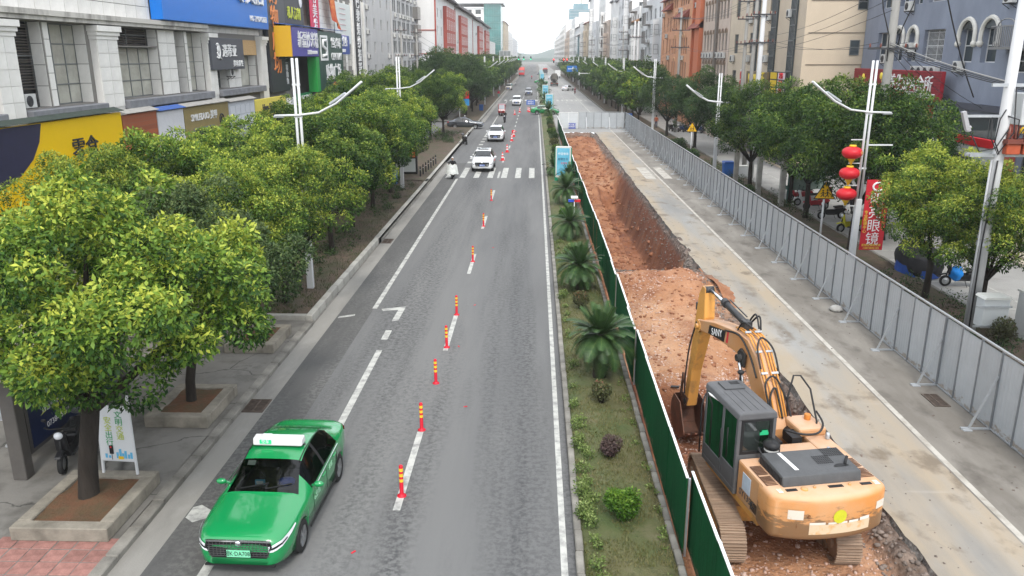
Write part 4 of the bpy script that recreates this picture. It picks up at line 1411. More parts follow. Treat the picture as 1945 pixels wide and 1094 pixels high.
for y, zz in ((61.2,8.75),(57.4,9.5),(56.2,8.0),(55.3,8.0),(54.4,8.0),(53.5,8.0),(50.6,8.35),(46.2,12.0),(58.3,12.2)):
 aircon(bl, O_b, RIGHT, U(y), zz)
m = MB()
for k in range(34):
 m.box(XB - .95, XB - .92,40.2 + k * .17,40.26 + k * .17,9.75,10.75)
m.box(XB - .97, XB - .9,40,46.2,10.75,10.82); m.box(XB - .95, XB, 40,46.2,9.6,9.74)
for k in range(3):
 m.tube([(XB - .94,41 + k * 1.9 + .8 * math.cos(a),10.8 + .35 * math.sin(a)) for a in np.linspace(0, math.pi, 8)],.035,5)
m.build('balcony', M('grey_balcony_railing', (.22,.22,.22),.5,.3), bl, world=True)
m = MB(); m.box(XB - .35, XB, 28, Yt, 6.25,6.6); m.build('band_course', M('navy_band', (.06,.065,.085),.6), bl, world=True)
m = MB(); m.box(XB - .3, XB, 43.6,44.1,0,6.2); m.box(XB - .25, XB - .001,53.3,53.9,0,6.2); m.build('red_pier', REDTRIM, bl, world=True)
# goods behind the shop window, low grey unit, steps
m = MB(); m.box(XB - 3.2, XB - .4,46.8,53.5,0,4.35)
o = thing('low_shop_unit', 'low grey shop unit with a pale lintel under the blue-grey building', 'shop', (XB - 1.8,50,0))
m.build('wall', M('slate_unit_wall', (.11,.11,.115),.7), o, world=True)
m = MB(); m.box(XB - 3.35, XB - .4,46.7,53.6,4.36,4.6); m.build('lintel', M('pale_lintel', (.52,.50,.44),.7), o, world=True)
m = MB(); m.box(XB - 3.26, XB - 3.21,51.1,52.2,3.2,4.2); m.build('poster', M('white_poster', (.7,.7,.7),.6), o, world=True)
rtext(o, '6号', .8, XB - 3.27,51.6,3.7, M('slate_letters', (.1,.1,.11),.5))
st = thing('entrance_steps', 'cream stone steps in front of the shops at the right edge', 'steps', (XB - 3,40,0))
for k in range(4):
 m = MB(); m.box(XB - 3.4 + k * .45, XB - .4,34,45.5, k * .17,(k + 1) * .17); m.build('step', M('cream_stone_step', (.48,.43,.34),.8, var=.1), st, world=True)
rs = sign('dark red spa sign with white characters on the blue-grey building', XB - .9, XB - .65,51.0,64.9,6.55,8.35, M('wine_red_ribbed_board', (.24,.012,.022),.5, var=.06))
rtext(rs, '养生SPA会所', 1.15, XB - .9,55.2,7.45, PW, squash=1.0)
rtext(rs, '订座热线: 13387381968', .42, XB - .9,53.6,6.82, PW)
m = MB()
for k in range(11):
 m.box(XB - .915, XB - .895,51.0,64.9,6.62 + k * .16,6.66 + k * .16)
m.build('rib', M('wine_red_rib', (.17,.008,.016),.5), rs, world=True)
m = MB()
for k, (yy_, zz_) in enumerate(((59.3,7.6),(58.9,7.9),(59.7,7.9),(62.9,7.75))):
 m.sph((XB - .95, yy_, zz_),(.06,.25,.25),10,6)
m.build('flower_emblem', PY, rs, world=True)
wm = sign('white and red shop board reading green numerals behind the transformer pole', XB - 3.9, XB - 3.7,38.6,44.3,2.9,5.0, M('white_shop_board', (.62,.62,.62),.5))
rtext(wm, '10', 1.1, XB - 3.9,43.4,4.05, M('teal_letters', (.02,.28,.30),.5))
rtext(wm, '彩印', .95, XB - 3.9,41.5,4.1, PB)
m = MB(); m.box(XB - 3.93, XB - 3.7,38.6,44.3,5.02,5.4); m.box(XB - 3.93, XB - 3.9,38.6,44.3,3.1,3.2); m.build('red_band', RED, wm, world=True)
XC = 21.0
be = block('cream building with a blank gable wall and dark glazed strips', 1,66.2,91.3, XC, 13,19, CREAM, 4,4,5.0,3.6,(1.6,1.9), 'bars2', ac=.75, seed=21)
m = MB()
for y in (68.2,73.6,79.6):
 m.box(XC - .15, XC - .005, y, y + 1.5,6.8,18.5)
m.build('glazed_strip', GLASSDARK, be, world=True)
m = MB()
for y in (68.2,73.6,79.6):
 for k in range(5):
  m.box(XC - .19, XC - .155, y + k * .35, y + k * .35 + .06,6.8,18.5)
 for k in range(10):
  m.box(XC - .185, XC - .156, y, y + 1.5,6.8 + k * 1.2,6.88 + k * 1.2)
m.build('strip_frame', ALU, be, world=True)
m = MB()
for z_ in (8.6,11.0,13.4):
 m.box(XC + .3, XC + 12.5,66.12,66.195, z_, z_ + .035)
m.build('gable_joint', M('gable_joint_dark', (.25,.21,.17),.8), be, world=True)
for (x_, z_) in ((24.6,9.3),(24.9,12.7)):
 put_window(be, (x_, 66.2,0), GABLE, 0,.75, z_, z_ + 1.15, '12', -.04)
fs = sign('black framed massage sign with yellow and pink squares on the cream building', XC - .95, XC - .75,66.8,71.4,6.0,8.0, BLACK)
for k, (a, t_) in enumerate((('足浴', 0),('按摩', 1),('养生', 2))):
 m = MB(); m.box(XC - .98, XC - .952,67.0,68.9,7.4 - k * .62,7.92 - k * .62); m.build('pale_cell', M('pale_pink_cell', (.70,.55,.60),.5), fs, world=True)
 rtext(fs, a, .5, XC - .985,67.95,7.66 - k * .62, PR)
 m = MB(); m.box(XC - .98, XC - .952,69.3,71.1,7.4 - k * .62,7.92 - k * .62); m.build('yellow_cell', M('yellow_cell', (.70,.48,.02),.5), fs, world=True)
hs_ = sign('gold spa letters on a dark sign beside the massage sign', XC - .95, XC - .75,72.2,79.3,5.7,7.9, M('gold_backing', (.16,.12,.06),.5))
rtext(hs_, 'HSPA 会所', 1.35, XC - .95,75.7,7.15, PY, squash=.85)
rtext(hs_, '足浴 SPA 推拿', .75, XC - .95,75.7,6.1, M('pale_letters', (.6,.58,.55),.5), squash=.9)
s_ = sign('narrow white and red vertical sign on the cream building', XC - .95, XC - .8,80.6,81.7,4.5,8.0, M('white_shop_board', (.62,.62,.62)))
rtext(s_, '健康推拿', .8, XC - .95,81.15,6.2, PR, vertical=True)
pk = thing('arched_window_building', 'pinkish cream building with rows of arched windows and a dark corner shaft', 'building', (27,99,0))
ops = []
O_p = Vector((XC, 105.8,0))
for k, y in enumerate((104.3,102.6,100.9,99.2,96.2,94.6,93.0)):
 for f in range(4):
  ops.append((105.8 - y - .45,105.8 - y + .45,6.4 + f * 3.4,8.3 + f * 3.4))
shell(pk, XC, 34,91.5,105.8,19, PINKW, ops, [],1)
for i, q in enumerate(ops):
 put_window(pk, O_p, RIGHT, *q, '12', .16)
 u, d = fr(RIGHT)
 cx, rr = (q[0] + q[1]) / 2,.48
 m = MB()
 ps = [O_p + u * (cx - rr * math.cos(a)) - d * .05 + Vector((0,0, q[3] + rr * math.sin(a))) for a in np.linspace(0, math.pi, 9)]
 m.tube(ps, .07,5, smooth=False)
 m.add([p - d * .002 + d * .04 for p in ps],[tuple(range(len(ps)))])
 m.build('arch_head', M('arch_head_brown', (.26,.19,.14),.8), pk, world=True)
 if i % 4 == 1:
  aircon(pk, O_p, RIGHT, cx, q[2] - .8)
m = MB(); m.box(XC - .25, XC - .005,97.2,98.1,5,19); m.build('corner_shaft', M('brown_grey_shaft', (.16,.135,.115),.8, var=.2), pk, world=True)
og = thing('orange_building', 'orange rendered building with small red tiled roofs over its bays', 'building', (27,123,0))
ops = []
O_o = Vector((XC, 140.3,0))
ys_ = [107.6,110.4,113.2,117.2,119.0,120.8,122.6,126.4,128.3,131.5,134.2,138]
for y in ys_:
 for f in range(4):
  ops.append((140.3 - y - .5,140.3 - y + .5,6.2 + f * 3.3,8.4 + f * 3.3))
shell(og, XC, 34,106.0,140.3,17.6, ORANGEW, ops, [],1)
for i, q in enumerate(ops):
 put_window(og, O_o, RIGHT, *q, '12', .16)
 if 3 < i // 4 < 8:
  cx = (q[0] + q[1]) / 2
  u, d = fr(RIGHT)
  m = MB(); m.tube([O_o + u * (cx - .55 * math.cos(a)) - d * .05 + Vector((0,0, q[3] + .05 + .5 * math.sin(a))) for a in np.linspace(0, math.pi, 8)],.09,5, smooth=False)
  m.build('arch_head', M('pale_orange_trim', (.62,.38,.22),.8), og, world=True)
 if i % 5 == 2:
  aircon(og, O_o, RIGHT, (q[0] + q[1]) / 2, q[2] - .85)
m = MB(); m.box(XC - .5, XC - .004,106.0,109.0,3,17.6); m.box(XC - .35, XC - .004,111.6,112.2,3,17.6); m.build('deep_orange_pier', ORANGED, og, world=True)
for (a, b, z_) in ((106.0,112.4,12.6),(116,124.5,14.4),(130,136,16.0),(106.2,140,17.6)):
 m = MB(); m.prism([(XC - 1.0, z_),(XC + .0, z_),(XC + .0, z_ + 1.0)] if z_ < 17 else [(XC - .7, z_),(XC + 6, z_),(XC + 4, z_ + 2.6)], a, b, 'y')
 m.build('tile_roof', REDROOF, og, world=True)
rest = [
 ('white fronted block with caged balconies beside the orange building', 140.6,168,21.0,18.6, GREYW, 5, '2', (1.7,1.7),.3),
 ('pale block with a brown pitched roof on the right terrace', 168.3,181,20.6,18.2, WHITEW, 3, '2', (1.5,1.7),.3),
 ('bluish white apartment block towering over the right-hand trees', 181.3,206,20.2,23, GREYW, 5, '2', (1.6,1.8),.2),
 ('white block with a stepped roof edge, next after the bluish tower block', 206.4,228,20.2,20.5, WHITEW, 4, '2', (1.6,1.8),.2),
 ('beige block with caged long balconies half way down the right side', 228.4,246,19.8,18, PINKW, 3, '2', (2.6,1.6),.2),
 ('tall white block with a stepped roof on the right side', 246.4,272,20.3,25.5, WHITEW, 4, '2', (1.8,1.8),0),
 ('low grey block with a roof hut between two tall white ones', 272.4,292,19.6,19.5, GREYW, 3, '2', (1.8,1.8),0),
 ('tallest white stepped block in the middle of the right side', 292.4,318,20.1,27, WHITEW, 4, '2', (1.8,1.8),0),
 ('cream house with a red pitched roof on the right side', 318.4,338,19.4,20.5, CREAM, 3, '2', (1.8,1.8),0),
 ('white house with a teal glazed bay further down the right side', 338.4,366,19.2,22, WHITEW, 4, '2', (2.0,1.8),0),
 ('grey gabled block with a dark roof far down the right side', 366.4,396,18.8,20.5, GREYW, 4, '2', (2.0,1.8),0),
 ('white block with a roof hut far down the right side', 396.4,440,18.6,26, WHITEW, 6, '2', (2.0,1.8),0),
 ('pinkish block near the far end of the right side', 440.4,500,18.2,22, PINKW, 7, '2', (2.0,1.8),0),
 ('long pale block near the far end of the right side', 500.5,600,18.0,27, WHITEW, 12, '2', (2.2,1.8),0),
 ('hazy white block at the far end of the right side', 605,760,18.0,24, WHITEW, 12, '2', (2.2,1.8),0),
]
for k, (lab, y0, y1, xf, h, wl, bays, stl, wn_, ac) in enumerate(rest):
 bb = block(lab, 1, y0, y1, xf, 14, h, wl, bays, int((h - 5) / 3.2),5,3.2, wn_, stl, gable=3, ac=ac, seed=50 + k, trim=None)
 for q in range(max(1, int((y1 - y0) / 14)) if k != 9 else 2):
  yb_ = y0 + 2 + q * 14
  bayz = [(5.6 + f * 3.2) for f in range(int((h - 7) / 3.2))]
  m = MB(); m.box(xf - 1.2, xf - .004, yb_, yb_ + 3.2,5.2, bayz[-1] + 3.1)
  m.build('bay', wl, bb, world=True)
  for z_ in bayz:
   put_window(bb, (xf - 1.0, yb_, 0), GABLE, 0,.8, z_ + .7, z_ + 2.3, '1', -.01)
   put_window(bb, (xf - 1.2, yb_ + 3.0,0), RIGHT, 0,2.7, z_ + .7, z_ + 2.4, '3', -.01)
 if k in (0,1,4):
  for f in range(4):
   m = MB(); yc = y0 + (y1 - y0) * .55
   m.box(xf - 1.1, xf - .004, yc - 2.6, yc + 2.6,8.2 + f * 3.2,8.35 + f * 3.2)
   for q in range(14):
    m.box(xf - 1.1, xf - 1.06, yc - 2.6 + q * .4, yc - 2.56 + q * .4,8.36 + f * 3.2,10.3 + f * 3.2)
   m.box(xf - 1.12, xf - 1.05, yc - 2.6, yc + 2.6,10.3 + f * 3.2,10.36 + f * 3.2)
   m.build('caged_balcony', M('dull_cage_steel', (.18,.17,.16),.6,.3), bb, world=True)
 if k == 1:
  m = MB(); m.prism([(xf - 1.0, h - 2.4),(xf + 5, h - 2.4),(xf + 5, h + .9)], y0, y1, 'y'); m.build('roof', M('ochre_brown_roof', (.30,.16,.08),.8, var=.2), bb, world=True)
 if k in (3,5,7):
  n_ = 3
  for q in range(n_):
   a, b = y0 + (y1 - y0) * q / n_ + .1, y0 + (y1 - y0) * (q + 1) / n_ - .1
   t = (1.0,2.6,1.6)[(q + k) % 3]
   m = MB(); m.box(xf, xf + 12, a, b, h + .52, h + .5 + t); m.build('stepped_parapet', wl, bb, world=True)
   m = MB(); m.box(xf - .5, xf + 12.5, a - .08, b + .08, h + .51 + t, h + .95 + t); m.build('roof_edge', M('grey_roof_edge', (.16,.16,.17),.8), bb, world=True)
 if k in (8,10):
  m = MB(); m.prism([(xf - .8, h + .52),(xf + 14.6, h + .52),(xf + 7, h + 3.8)], y0 - .4, y1 + .1, 'y'); m.build('roof', REDROOF if k == 8 else DARKROOF, bb, world=True)
 if k == 9:
  m = MB(); m.box(xf - 1.5, xf - .01,352,362,6,17); m.build('glazed_bay', M('blue_bay_glass', (.09,.16,.18),.2, var=.2, vscale=.5), bb, world=True)
  m = MB(); m.prism([(xf - 1.9,17.05),(xf + 6,17.05),(xf + 2,20)],351,363, 'y'); m.build('bay_roof', DARKROOF, bb, world=True)
 if k in (2,6,11,13):
  m = MB(); m.box(xf + 2, xf + 7, y0 + 4, y0 + 10, h + .02, h + 2.9)
  m.build('roof_hut', wl, bb, world=True)
# far tower with a crane
ft = thing('unfinished_tower', 'hazy blue-green high-rise under construction beyond the street', 'building', (58,1010,0))
m = MB(); m.box(40,66,1000,1022,0,62); m.box(45,62,1003,1018,62.02,68); m.build('wall', M('blue_green_netting', (.10,.22,.26),.8, var=.2, vscale=.2), ft, world=True)
m = MB()
for k in range(17):
 m.box(39.8,66.2,999.6,999.95,4 + k * 3.5,4.5 + k * 3.5)
m.build('floor_edge', M('pale_floor_edge', (.3,.36,.38),.8), ft, world=True)
cr = thing('tower_crane', 'faint tower crane above the far blue-green high-rise', 'crane', (55,1030,0))
m = MB(); m.box(54.3,55.7,1029.3,1030.7,0,84); m.build('mast', M('crane_grey', (.35,.33,.25),.6), cr, world=True)
m = MB(); m.box(30,66,1029.5,1030.5,84.02,85.2); m.box(54.6,55.4,1029.6,1030.4,85.22,89); m.build('jib', M('crane_grey'), cr, world=True)
# ================================================================== TREES AND PLANTS
BARK = M('dark_tree_bark', (.026,.021,.017),.95, var=.35, vscale=6, stretch=(1,1,.25), bump=1.0, bscale=14)
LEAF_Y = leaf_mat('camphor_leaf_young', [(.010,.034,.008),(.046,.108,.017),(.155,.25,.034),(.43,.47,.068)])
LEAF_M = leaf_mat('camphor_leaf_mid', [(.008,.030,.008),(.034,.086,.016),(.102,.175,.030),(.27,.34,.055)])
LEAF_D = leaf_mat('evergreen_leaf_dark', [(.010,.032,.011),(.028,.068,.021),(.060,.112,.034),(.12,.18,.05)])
LEAF_G = leaf_mat('broadleaf_grey_green', [(.022,.050,.016),(.062,.110,.036),(.14,.195,.068),(.25,.31,.11)])
LEAF_R = leaf_mat('reddish_shrub_leaf', [(.05,.045,.022),(.09,.10,.045),(.13,.15,.06),(.26,.10,.07)])
LEAF_P = leaf_mat('purple_shrub_leaf', [(.035,.022,.024),(.075,.045,.045),(.12,.08,.075),(.16,.12,.10)])
LEAF_B = leaf_mat('bright_shrub_leaf', [(.025,.07,.010),(.055,.14,.015),(.11,.22,.025),(.22,.34,.05)])
LEAF_S = leaf_mat('pale_seedling_leaf', [(.05,.09,.02),(.11,.17,.04),(.20,.27,.08),(.32,.38,.14)])
def leaf_cloud(r, centers, radii, n, size, width=.42, shell=(.72,1.05), tbase=None, up=.5, flat=1.0, droop=.35, lit_top=.3, tnoise=.19):
 """leaves spread over the outer shells of a set of lobes; returns verts, quads, tint"""
 C = np.asarray(centers, float)
 Rr = np.asarray(radii, float)
 w = Rr ** 2
 k = r.choice(len(C), n, p=w / w.sum())
 d = r.normal(size=(n, 3))
 d[:, 2] += .35
 mid = C.mean(0)
 out = C[k] - mid
 d += .55 * out / (np.linalg.norm(out, axis=1, keepdims=True) + .3)
 d /= np.linalg.norm(d, axis=1, keepdims=True)
 rad = Rr[k] * r.uniform(shell[0], shell[1], n)
 # clumps on the lobes: twigs stand out, hollows between them
 f = np.sin(d[:, 0] * 7 + k * 1.7) * np.sin(d[:, 1] * 7 + k * 2.3) * np.sin(d[:, 2] * 7 + k)
 rad *= 1 + .10 * f
 P = C[k] + d * rad[:, None] * np.array([1,1, flat])
 a = d * .7 + r.normal(size=(n, 3)) * .75
 a[:, 2] -= droop
 a /= np.linalg.norm(a, axis=1, keepdims=True)
 nn = d * .5 + r.normal(size=(n, 3)) * .45
 nn[:, 2] += up
 nn -= a * (nn * a).sum(1, keepdims=True)
 nn /= np.linalg.norm(nn, axis=1, keepdims=True) + 1e-6
 s = np.cross(nn, a)
 L = size * r.uniform(.45,1.4, n)[:, None]
 W = L * width
 b = P
 m1 = P + a * L * .48 + s * W * .5 + nn * L * .06
 tip = P + a * L - nn * L * .08
 m2 = P + a * L * .48 - s * W * .5 + nn * L * .06
 V = np.stack([b, m1, tip, m2],1).reshape(-1,3)
 Q = np.arange(4 * n).reshape(n, 4)
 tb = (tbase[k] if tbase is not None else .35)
 t = tb + lit_top * np.clip(d[:, 2],-.6,1) * 1.25 - .05 + r.normal(size=n) * tnoise  # tint raised on upward leaves, lowered below: clump light painted into leaf colour
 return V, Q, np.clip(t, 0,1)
def tree_parts(seed, R_, H, trunk, n, size, mat, lean=(0,0), lobes=26, lit_top=.3, tb=.3, flat=.85, thick=.17, width=.42):
 """meshes for one tree kind: (trunk mesh, crown mesh); base at the origin"""
 r = np.random.default_rng(seed)
 cz = (H + trunk) / 2
 rz = (H - trunk) / 2
 C, Rr = [],[]
 for i in range(lobes):
  ph = i * 2.39996 + r.uniform(-.3,.3)
  zf = 1 - 2 * (i + .5) / lobes
  zf = zf * .95 + .08
  rr = math.sqrt(max(0,1 - zf * zf))
  q = r.uniform(.52,.88)
  C.append((lean[0] + R_ * rr * q * math.cos(ph), lean[1] + R_ * rr * q * math.sin(ph), cz + rz * zf * r.uniform(.55,.85)))
  Rr.append(R_ * r.uniform(.22,.38))
 C, Rr = np.array(C), np.array(Rr)
 big = C.copy()
 S_, T_, B_ = [],[],[]
 for c, q in zip(C, Rr):
  tl = tb + r.normal() * .09
  for e in range(5):
   d = r.normal(size=3); d[2] = d[2] * .7 + .25; d /= np.linalg.norm(d)
   S_.append(c + d * q * r.uniform(.55,1.0)); T_.append(q * r.uniform(.38,.62)); B_.append(tl + r.normal() * .07)
 C, Rr, tbs = np.array(S_), np.array(T_), np.clip(B_, 0,1)
 lobes = len(C)
 V, Q, t = leaf_cloud(r, C, Rr, n, size, tbase=tbs, lit_top=lit_top, flat=flat, width=width)
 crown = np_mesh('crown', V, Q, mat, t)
 mb = MB()
 fork = Vector((lean[0] * .35, lean[1] * .35, trunk * .85))
 pts = [Vector((0,0,-.1)), Vector((0,0,.15)), Vector((lean[0] * .08 + r.uniform(-.05,.05), lean[1] * .08, trunk * .4)), fork]
 mb.tube(pts, [thick * 1.35, thick * 1.05, thick * .92, thick * .85],10)
 C = big
 order = np.argsort(C[:, 2])
 for i in list(order[:5]) + list(order[8:14:2]) + [order[-2]]:
  c = Vector(C[i])
  midp = fork.lerp(c, .5) + Vector((r.uniform(-.15,.15), r.uniform(-.15,.15),.12))
  mb.tube([fork - Vector((0,0,.12)), midp, c],[thick * .55, thick * .33, thick * .1],6)
 tr = mb.build('trunk', BARK)
 td = tr.data
 bpy.data.objects.remove(tr)
 return td, crown
TREEN = [0]
ORD = 'first second third fourth fifth sixth seventh eighth ninth tenth eleventh twelfth thirteenth fourteenth fifteenth sixteenth seventeenth eighteenth'.split()
def nth(k, first, rest):
 return first % ORD[k] if k < len(ORD) else rest
def put_tree(kind, x, y, label, z=0.12, rz=0.0, sc=1.0, group=None, name='street_tree'):
 td, cd = kind
 r = thing(name, label, 'tree', (x, y, z), rz, group)
 r.scale = sc if isinstance(sc, tuple) else (sc, sc, sc)
 t = bpy.data.objects.new('trunk', td); COL.objects.link(t); t.parent = r
 c = bpy.data.objects.new('crown', cd); COL.objects.link(c); c.parent = r
 c['kind'] = 'stuff'
 return r
# kinds (near ones have single leaves the size they show in the photo)
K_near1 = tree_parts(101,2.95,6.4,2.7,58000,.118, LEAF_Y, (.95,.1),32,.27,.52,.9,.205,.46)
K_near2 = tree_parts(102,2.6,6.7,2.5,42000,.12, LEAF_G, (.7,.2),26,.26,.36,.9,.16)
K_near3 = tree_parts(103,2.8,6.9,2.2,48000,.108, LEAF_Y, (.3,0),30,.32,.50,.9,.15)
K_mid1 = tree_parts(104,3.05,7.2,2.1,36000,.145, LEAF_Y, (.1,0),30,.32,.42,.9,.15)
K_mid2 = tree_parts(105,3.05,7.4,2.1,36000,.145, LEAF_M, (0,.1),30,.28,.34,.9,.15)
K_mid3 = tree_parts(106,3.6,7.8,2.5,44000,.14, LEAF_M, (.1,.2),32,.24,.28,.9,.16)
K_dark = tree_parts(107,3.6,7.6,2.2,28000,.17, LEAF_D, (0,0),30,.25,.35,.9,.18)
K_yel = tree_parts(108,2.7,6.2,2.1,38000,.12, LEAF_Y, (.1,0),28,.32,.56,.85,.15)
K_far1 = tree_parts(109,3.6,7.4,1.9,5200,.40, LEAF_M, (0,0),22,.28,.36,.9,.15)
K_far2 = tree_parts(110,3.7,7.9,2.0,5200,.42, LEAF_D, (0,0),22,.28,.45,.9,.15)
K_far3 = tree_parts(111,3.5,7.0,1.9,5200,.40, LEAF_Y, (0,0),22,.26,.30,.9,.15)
# left kerb row
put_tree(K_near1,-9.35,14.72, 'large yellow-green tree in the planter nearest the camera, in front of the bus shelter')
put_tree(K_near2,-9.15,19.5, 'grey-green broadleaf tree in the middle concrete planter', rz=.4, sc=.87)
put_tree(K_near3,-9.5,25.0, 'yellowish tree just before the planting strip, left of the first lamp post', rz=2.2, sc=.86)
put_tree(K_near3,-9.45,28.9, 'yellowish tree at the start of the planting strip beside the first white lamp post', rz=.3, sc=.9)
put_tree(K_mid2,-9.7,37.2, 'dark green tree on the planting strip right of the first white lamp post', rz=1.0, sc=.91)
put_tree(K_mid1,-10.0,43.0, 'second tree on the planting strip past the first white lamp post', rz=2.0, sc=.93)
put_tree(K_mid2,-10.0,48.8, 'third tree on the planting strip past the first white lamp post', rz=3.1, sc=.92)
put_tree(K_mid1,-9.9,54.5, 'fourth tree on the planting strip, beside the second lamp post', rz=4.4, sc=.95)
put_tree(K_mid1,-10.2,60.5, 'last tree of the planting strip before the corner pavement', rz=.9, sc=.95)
# second row on the pavement
put_tree(K_near3,-14.6,20.5, 'inner row tree at the left edge of the photo under the navy panel', rz=2.0, sc=.70, z=.12)
put_tree(K_near3,-14.4,26.0, 'inner row tree in front of the black character on the yellow shop', rz=4.0, sc=.90)
put_tree(K_mid1,-14.8,30.6, 'inner row tree in front of the end of the yellow shop', rz=1.3, sc=.90)
put_tree(K_mid1,-14.8,35.6, 'inner row tree in front of the brick shop bay', rz=3.3, sc=.83)
put_tree(K_mid1,-14.2,41.5, 'inner row tree in front of the olive gold shop', rz=5.0, sc=.86)
put_tree(K_mid2,-13.8,47.5, 'inner row tree in front of the white panelled booth', rz=.7, sc=.90)
put_tree(K_mid1,-13.8,53.5, 'inner row tree in front of the pale yellow shop', rz=2.7, sc=.93)
put_tree(K_mid2,-13.9,60.0, 'inner row tree below the tall dark vertical sign', rz=4.1, sc=1.0)
put_tree(K_mid2,-14.2,67.0, 'inner row tree below the purple sign', rz=5.7, sc=1.04)
put_tree(K_mid1,-14.6,74.5, 'inner row tree below the green supermarket sign', rz=1.9, sc=1.05)
put_tree(K_mid2,-15.0,82.5, 'inner row tree below the black vertical sign', rz=3.0, sc=1.05)
# island and beyond
put_tree(K_mid3,-11.6,90.0, 'broad tree on the kerbed island before the side street', rz=.2, sc=.95)
put_tree(K_mid1,-11.0,97.5, 'yellower tree on the far end of the kerbed island before the side street', rz=2.2, sc=1.0)
put_tree(K_mid2,-16.5,95.0, 'inner tree behind the kerbed island', rz=3.6, sc=1.06)
put_tree(K_dark, -13.2,121.0, 'big dark evergreen tree at the corner past the side street', rz=1.0, sc=1.22)
put_tree(K_dark, -10.9,128.5, 'dark evergreen tree second from the side street corner', rz=2.5, sc=1.12)
put_tree(K_dark, -15.5,131.0, 'dark evergreen tree behind the side street corner', rz=4.0, sc=1.2)
FG1 = 'round trees of the far left row'
for k in range(34):
 y = 137 + k * 8.2
 put_tree((K_far1, K_far2, K_far3)[(k * 7 + 1) % 3 if k > 4 else (1 if k < 2 else 0)],-10.9 + random.uniform(-.5,.5), y, nth(k, '%s round tree past the dark evergreens in the left kerbside row', 'round crowned tree near the far end of the left kerbside row'), rz=k * 1.3,
    sc=random.uniform(.95,1.12), group=FG1)
FG2 = 'taller trees behind the far left row'
for k in range(18):
 put_tree((K_far2, K_far1)[k % 2],-15.5 + random.uniform(-.8,.8),142 + k * 15, nth(k, '%s taller tree in the inner row behind the far left kerbside trees', ''), rz=k * 2.1, sc=random.uniform(1.05,1.25), group=FG2)
# right row
put_tree(K_dark, 15.6,96.5, 'dark evergreen tree at the far corner of the grey hoarding', rz=.5, sc=.95)
put_tree(K_dark, 16.6,84.5, 'dark evergreen tree beside the farther yellow warning triangle', rz=2.6, sc=.96)
put_tree(K_dark, 17.4,78.0, 'dark evergreen tree in the parking row, third from the hoarding corner', rz=4.1, sc=.86)
put_tree(K_mid3,15.4,57.5, 'wide green tree above the blue bin behind the hoarding', rz=.8, sc=.93)
put_tree(K_mid2,16.5,51.8, 'tree beside the green information board behind the hoarding', rz=3.9, sc=.98)
put_tree(K_mid3,16.0,47.0, 'greyish green tree above the nearer yellow warning triangle', rz=2.9, sc=.98)
put_tree(K_mid3,15.6,38.9, 'large tree with a forked trunk left of the red lanterns', rz=5.2, sc=1.02)
put_tree(K_mid3,18.2,41.5, 'dark green tree behind the lantern lamp post', rz=1.7, sc=.93)
put_tree(K_yel, 15.4,30.6, 'yellow-green tree right of the red optician banner', rz=.4, sc=.90)
put_tree(K_yel, 16.1,27.9, 'yellow-green tree with a crooked trunk beside the transformer pole', rz=2.4, sc=.86)
put_tree(K_yel, 17.0,22.3, 'yellow-green tree cut by the right edge of the photo', rz=4.4, sc=.92)
put_tree(K_mid2,21.6,43.5, 'small tree in front of the low grey shop unit', rz=4.4, sc=.5)
put_tree(K_far3,14.2,112.5, 'yellowish round tree just past the cross hoarding on the right', rz=0, sc=.86)
put_tree(K_far1,14.4,121, 'green round tree second past the cross hoarding on the right', rz=1, sc=.95)
FG3 = 'round trees of the far right row'
for k in range(34):
 put_tree((K_far1, K_far3, K_far1, K_far2)[k % 4],14.1 + random.uniform(-.4,.4),129 + k * 8.2, nth(k, '%s round tree after the first two past the cross hoarding in the right kerbside row', 'round crowned tree near the far end of the right kerbside row'), rz=k * 1.7,
    sc=random.uniform(.86,1.02), group=FG3)
FG4 = 'darker trees behind the far right row'
for k in range(16):
 put_tree((K_far2, K_far1)[k % 2],17.2 + random.uniform(-.6,.6),133 + k * 15, nth(k, '%s taller dark tree in the inner row behind the far right kerbside trees', ''), rz=k * 2.3, sc=random.uniform(1.0,1.15), group=FG4)
# woods at the end of the street
me_pts = np.random.default_rng(77)
Cw = np.stack([np.concatenate([me_pts.uniform(-60,-16,90), me_pts.uniform(20,80,90)]), me_pts.uniform(480,900,180), me_pts.uniform(3,8,180)],1)
V, Q, t = leaf_cloud(me_pts, Cw, me_pts.uniform(3,6,180),26000,1.3, lit_top=.25)
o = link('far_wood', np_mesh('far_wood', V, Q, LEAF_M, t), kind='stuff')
o['label'] = 'mass of trees at the far end of the street'
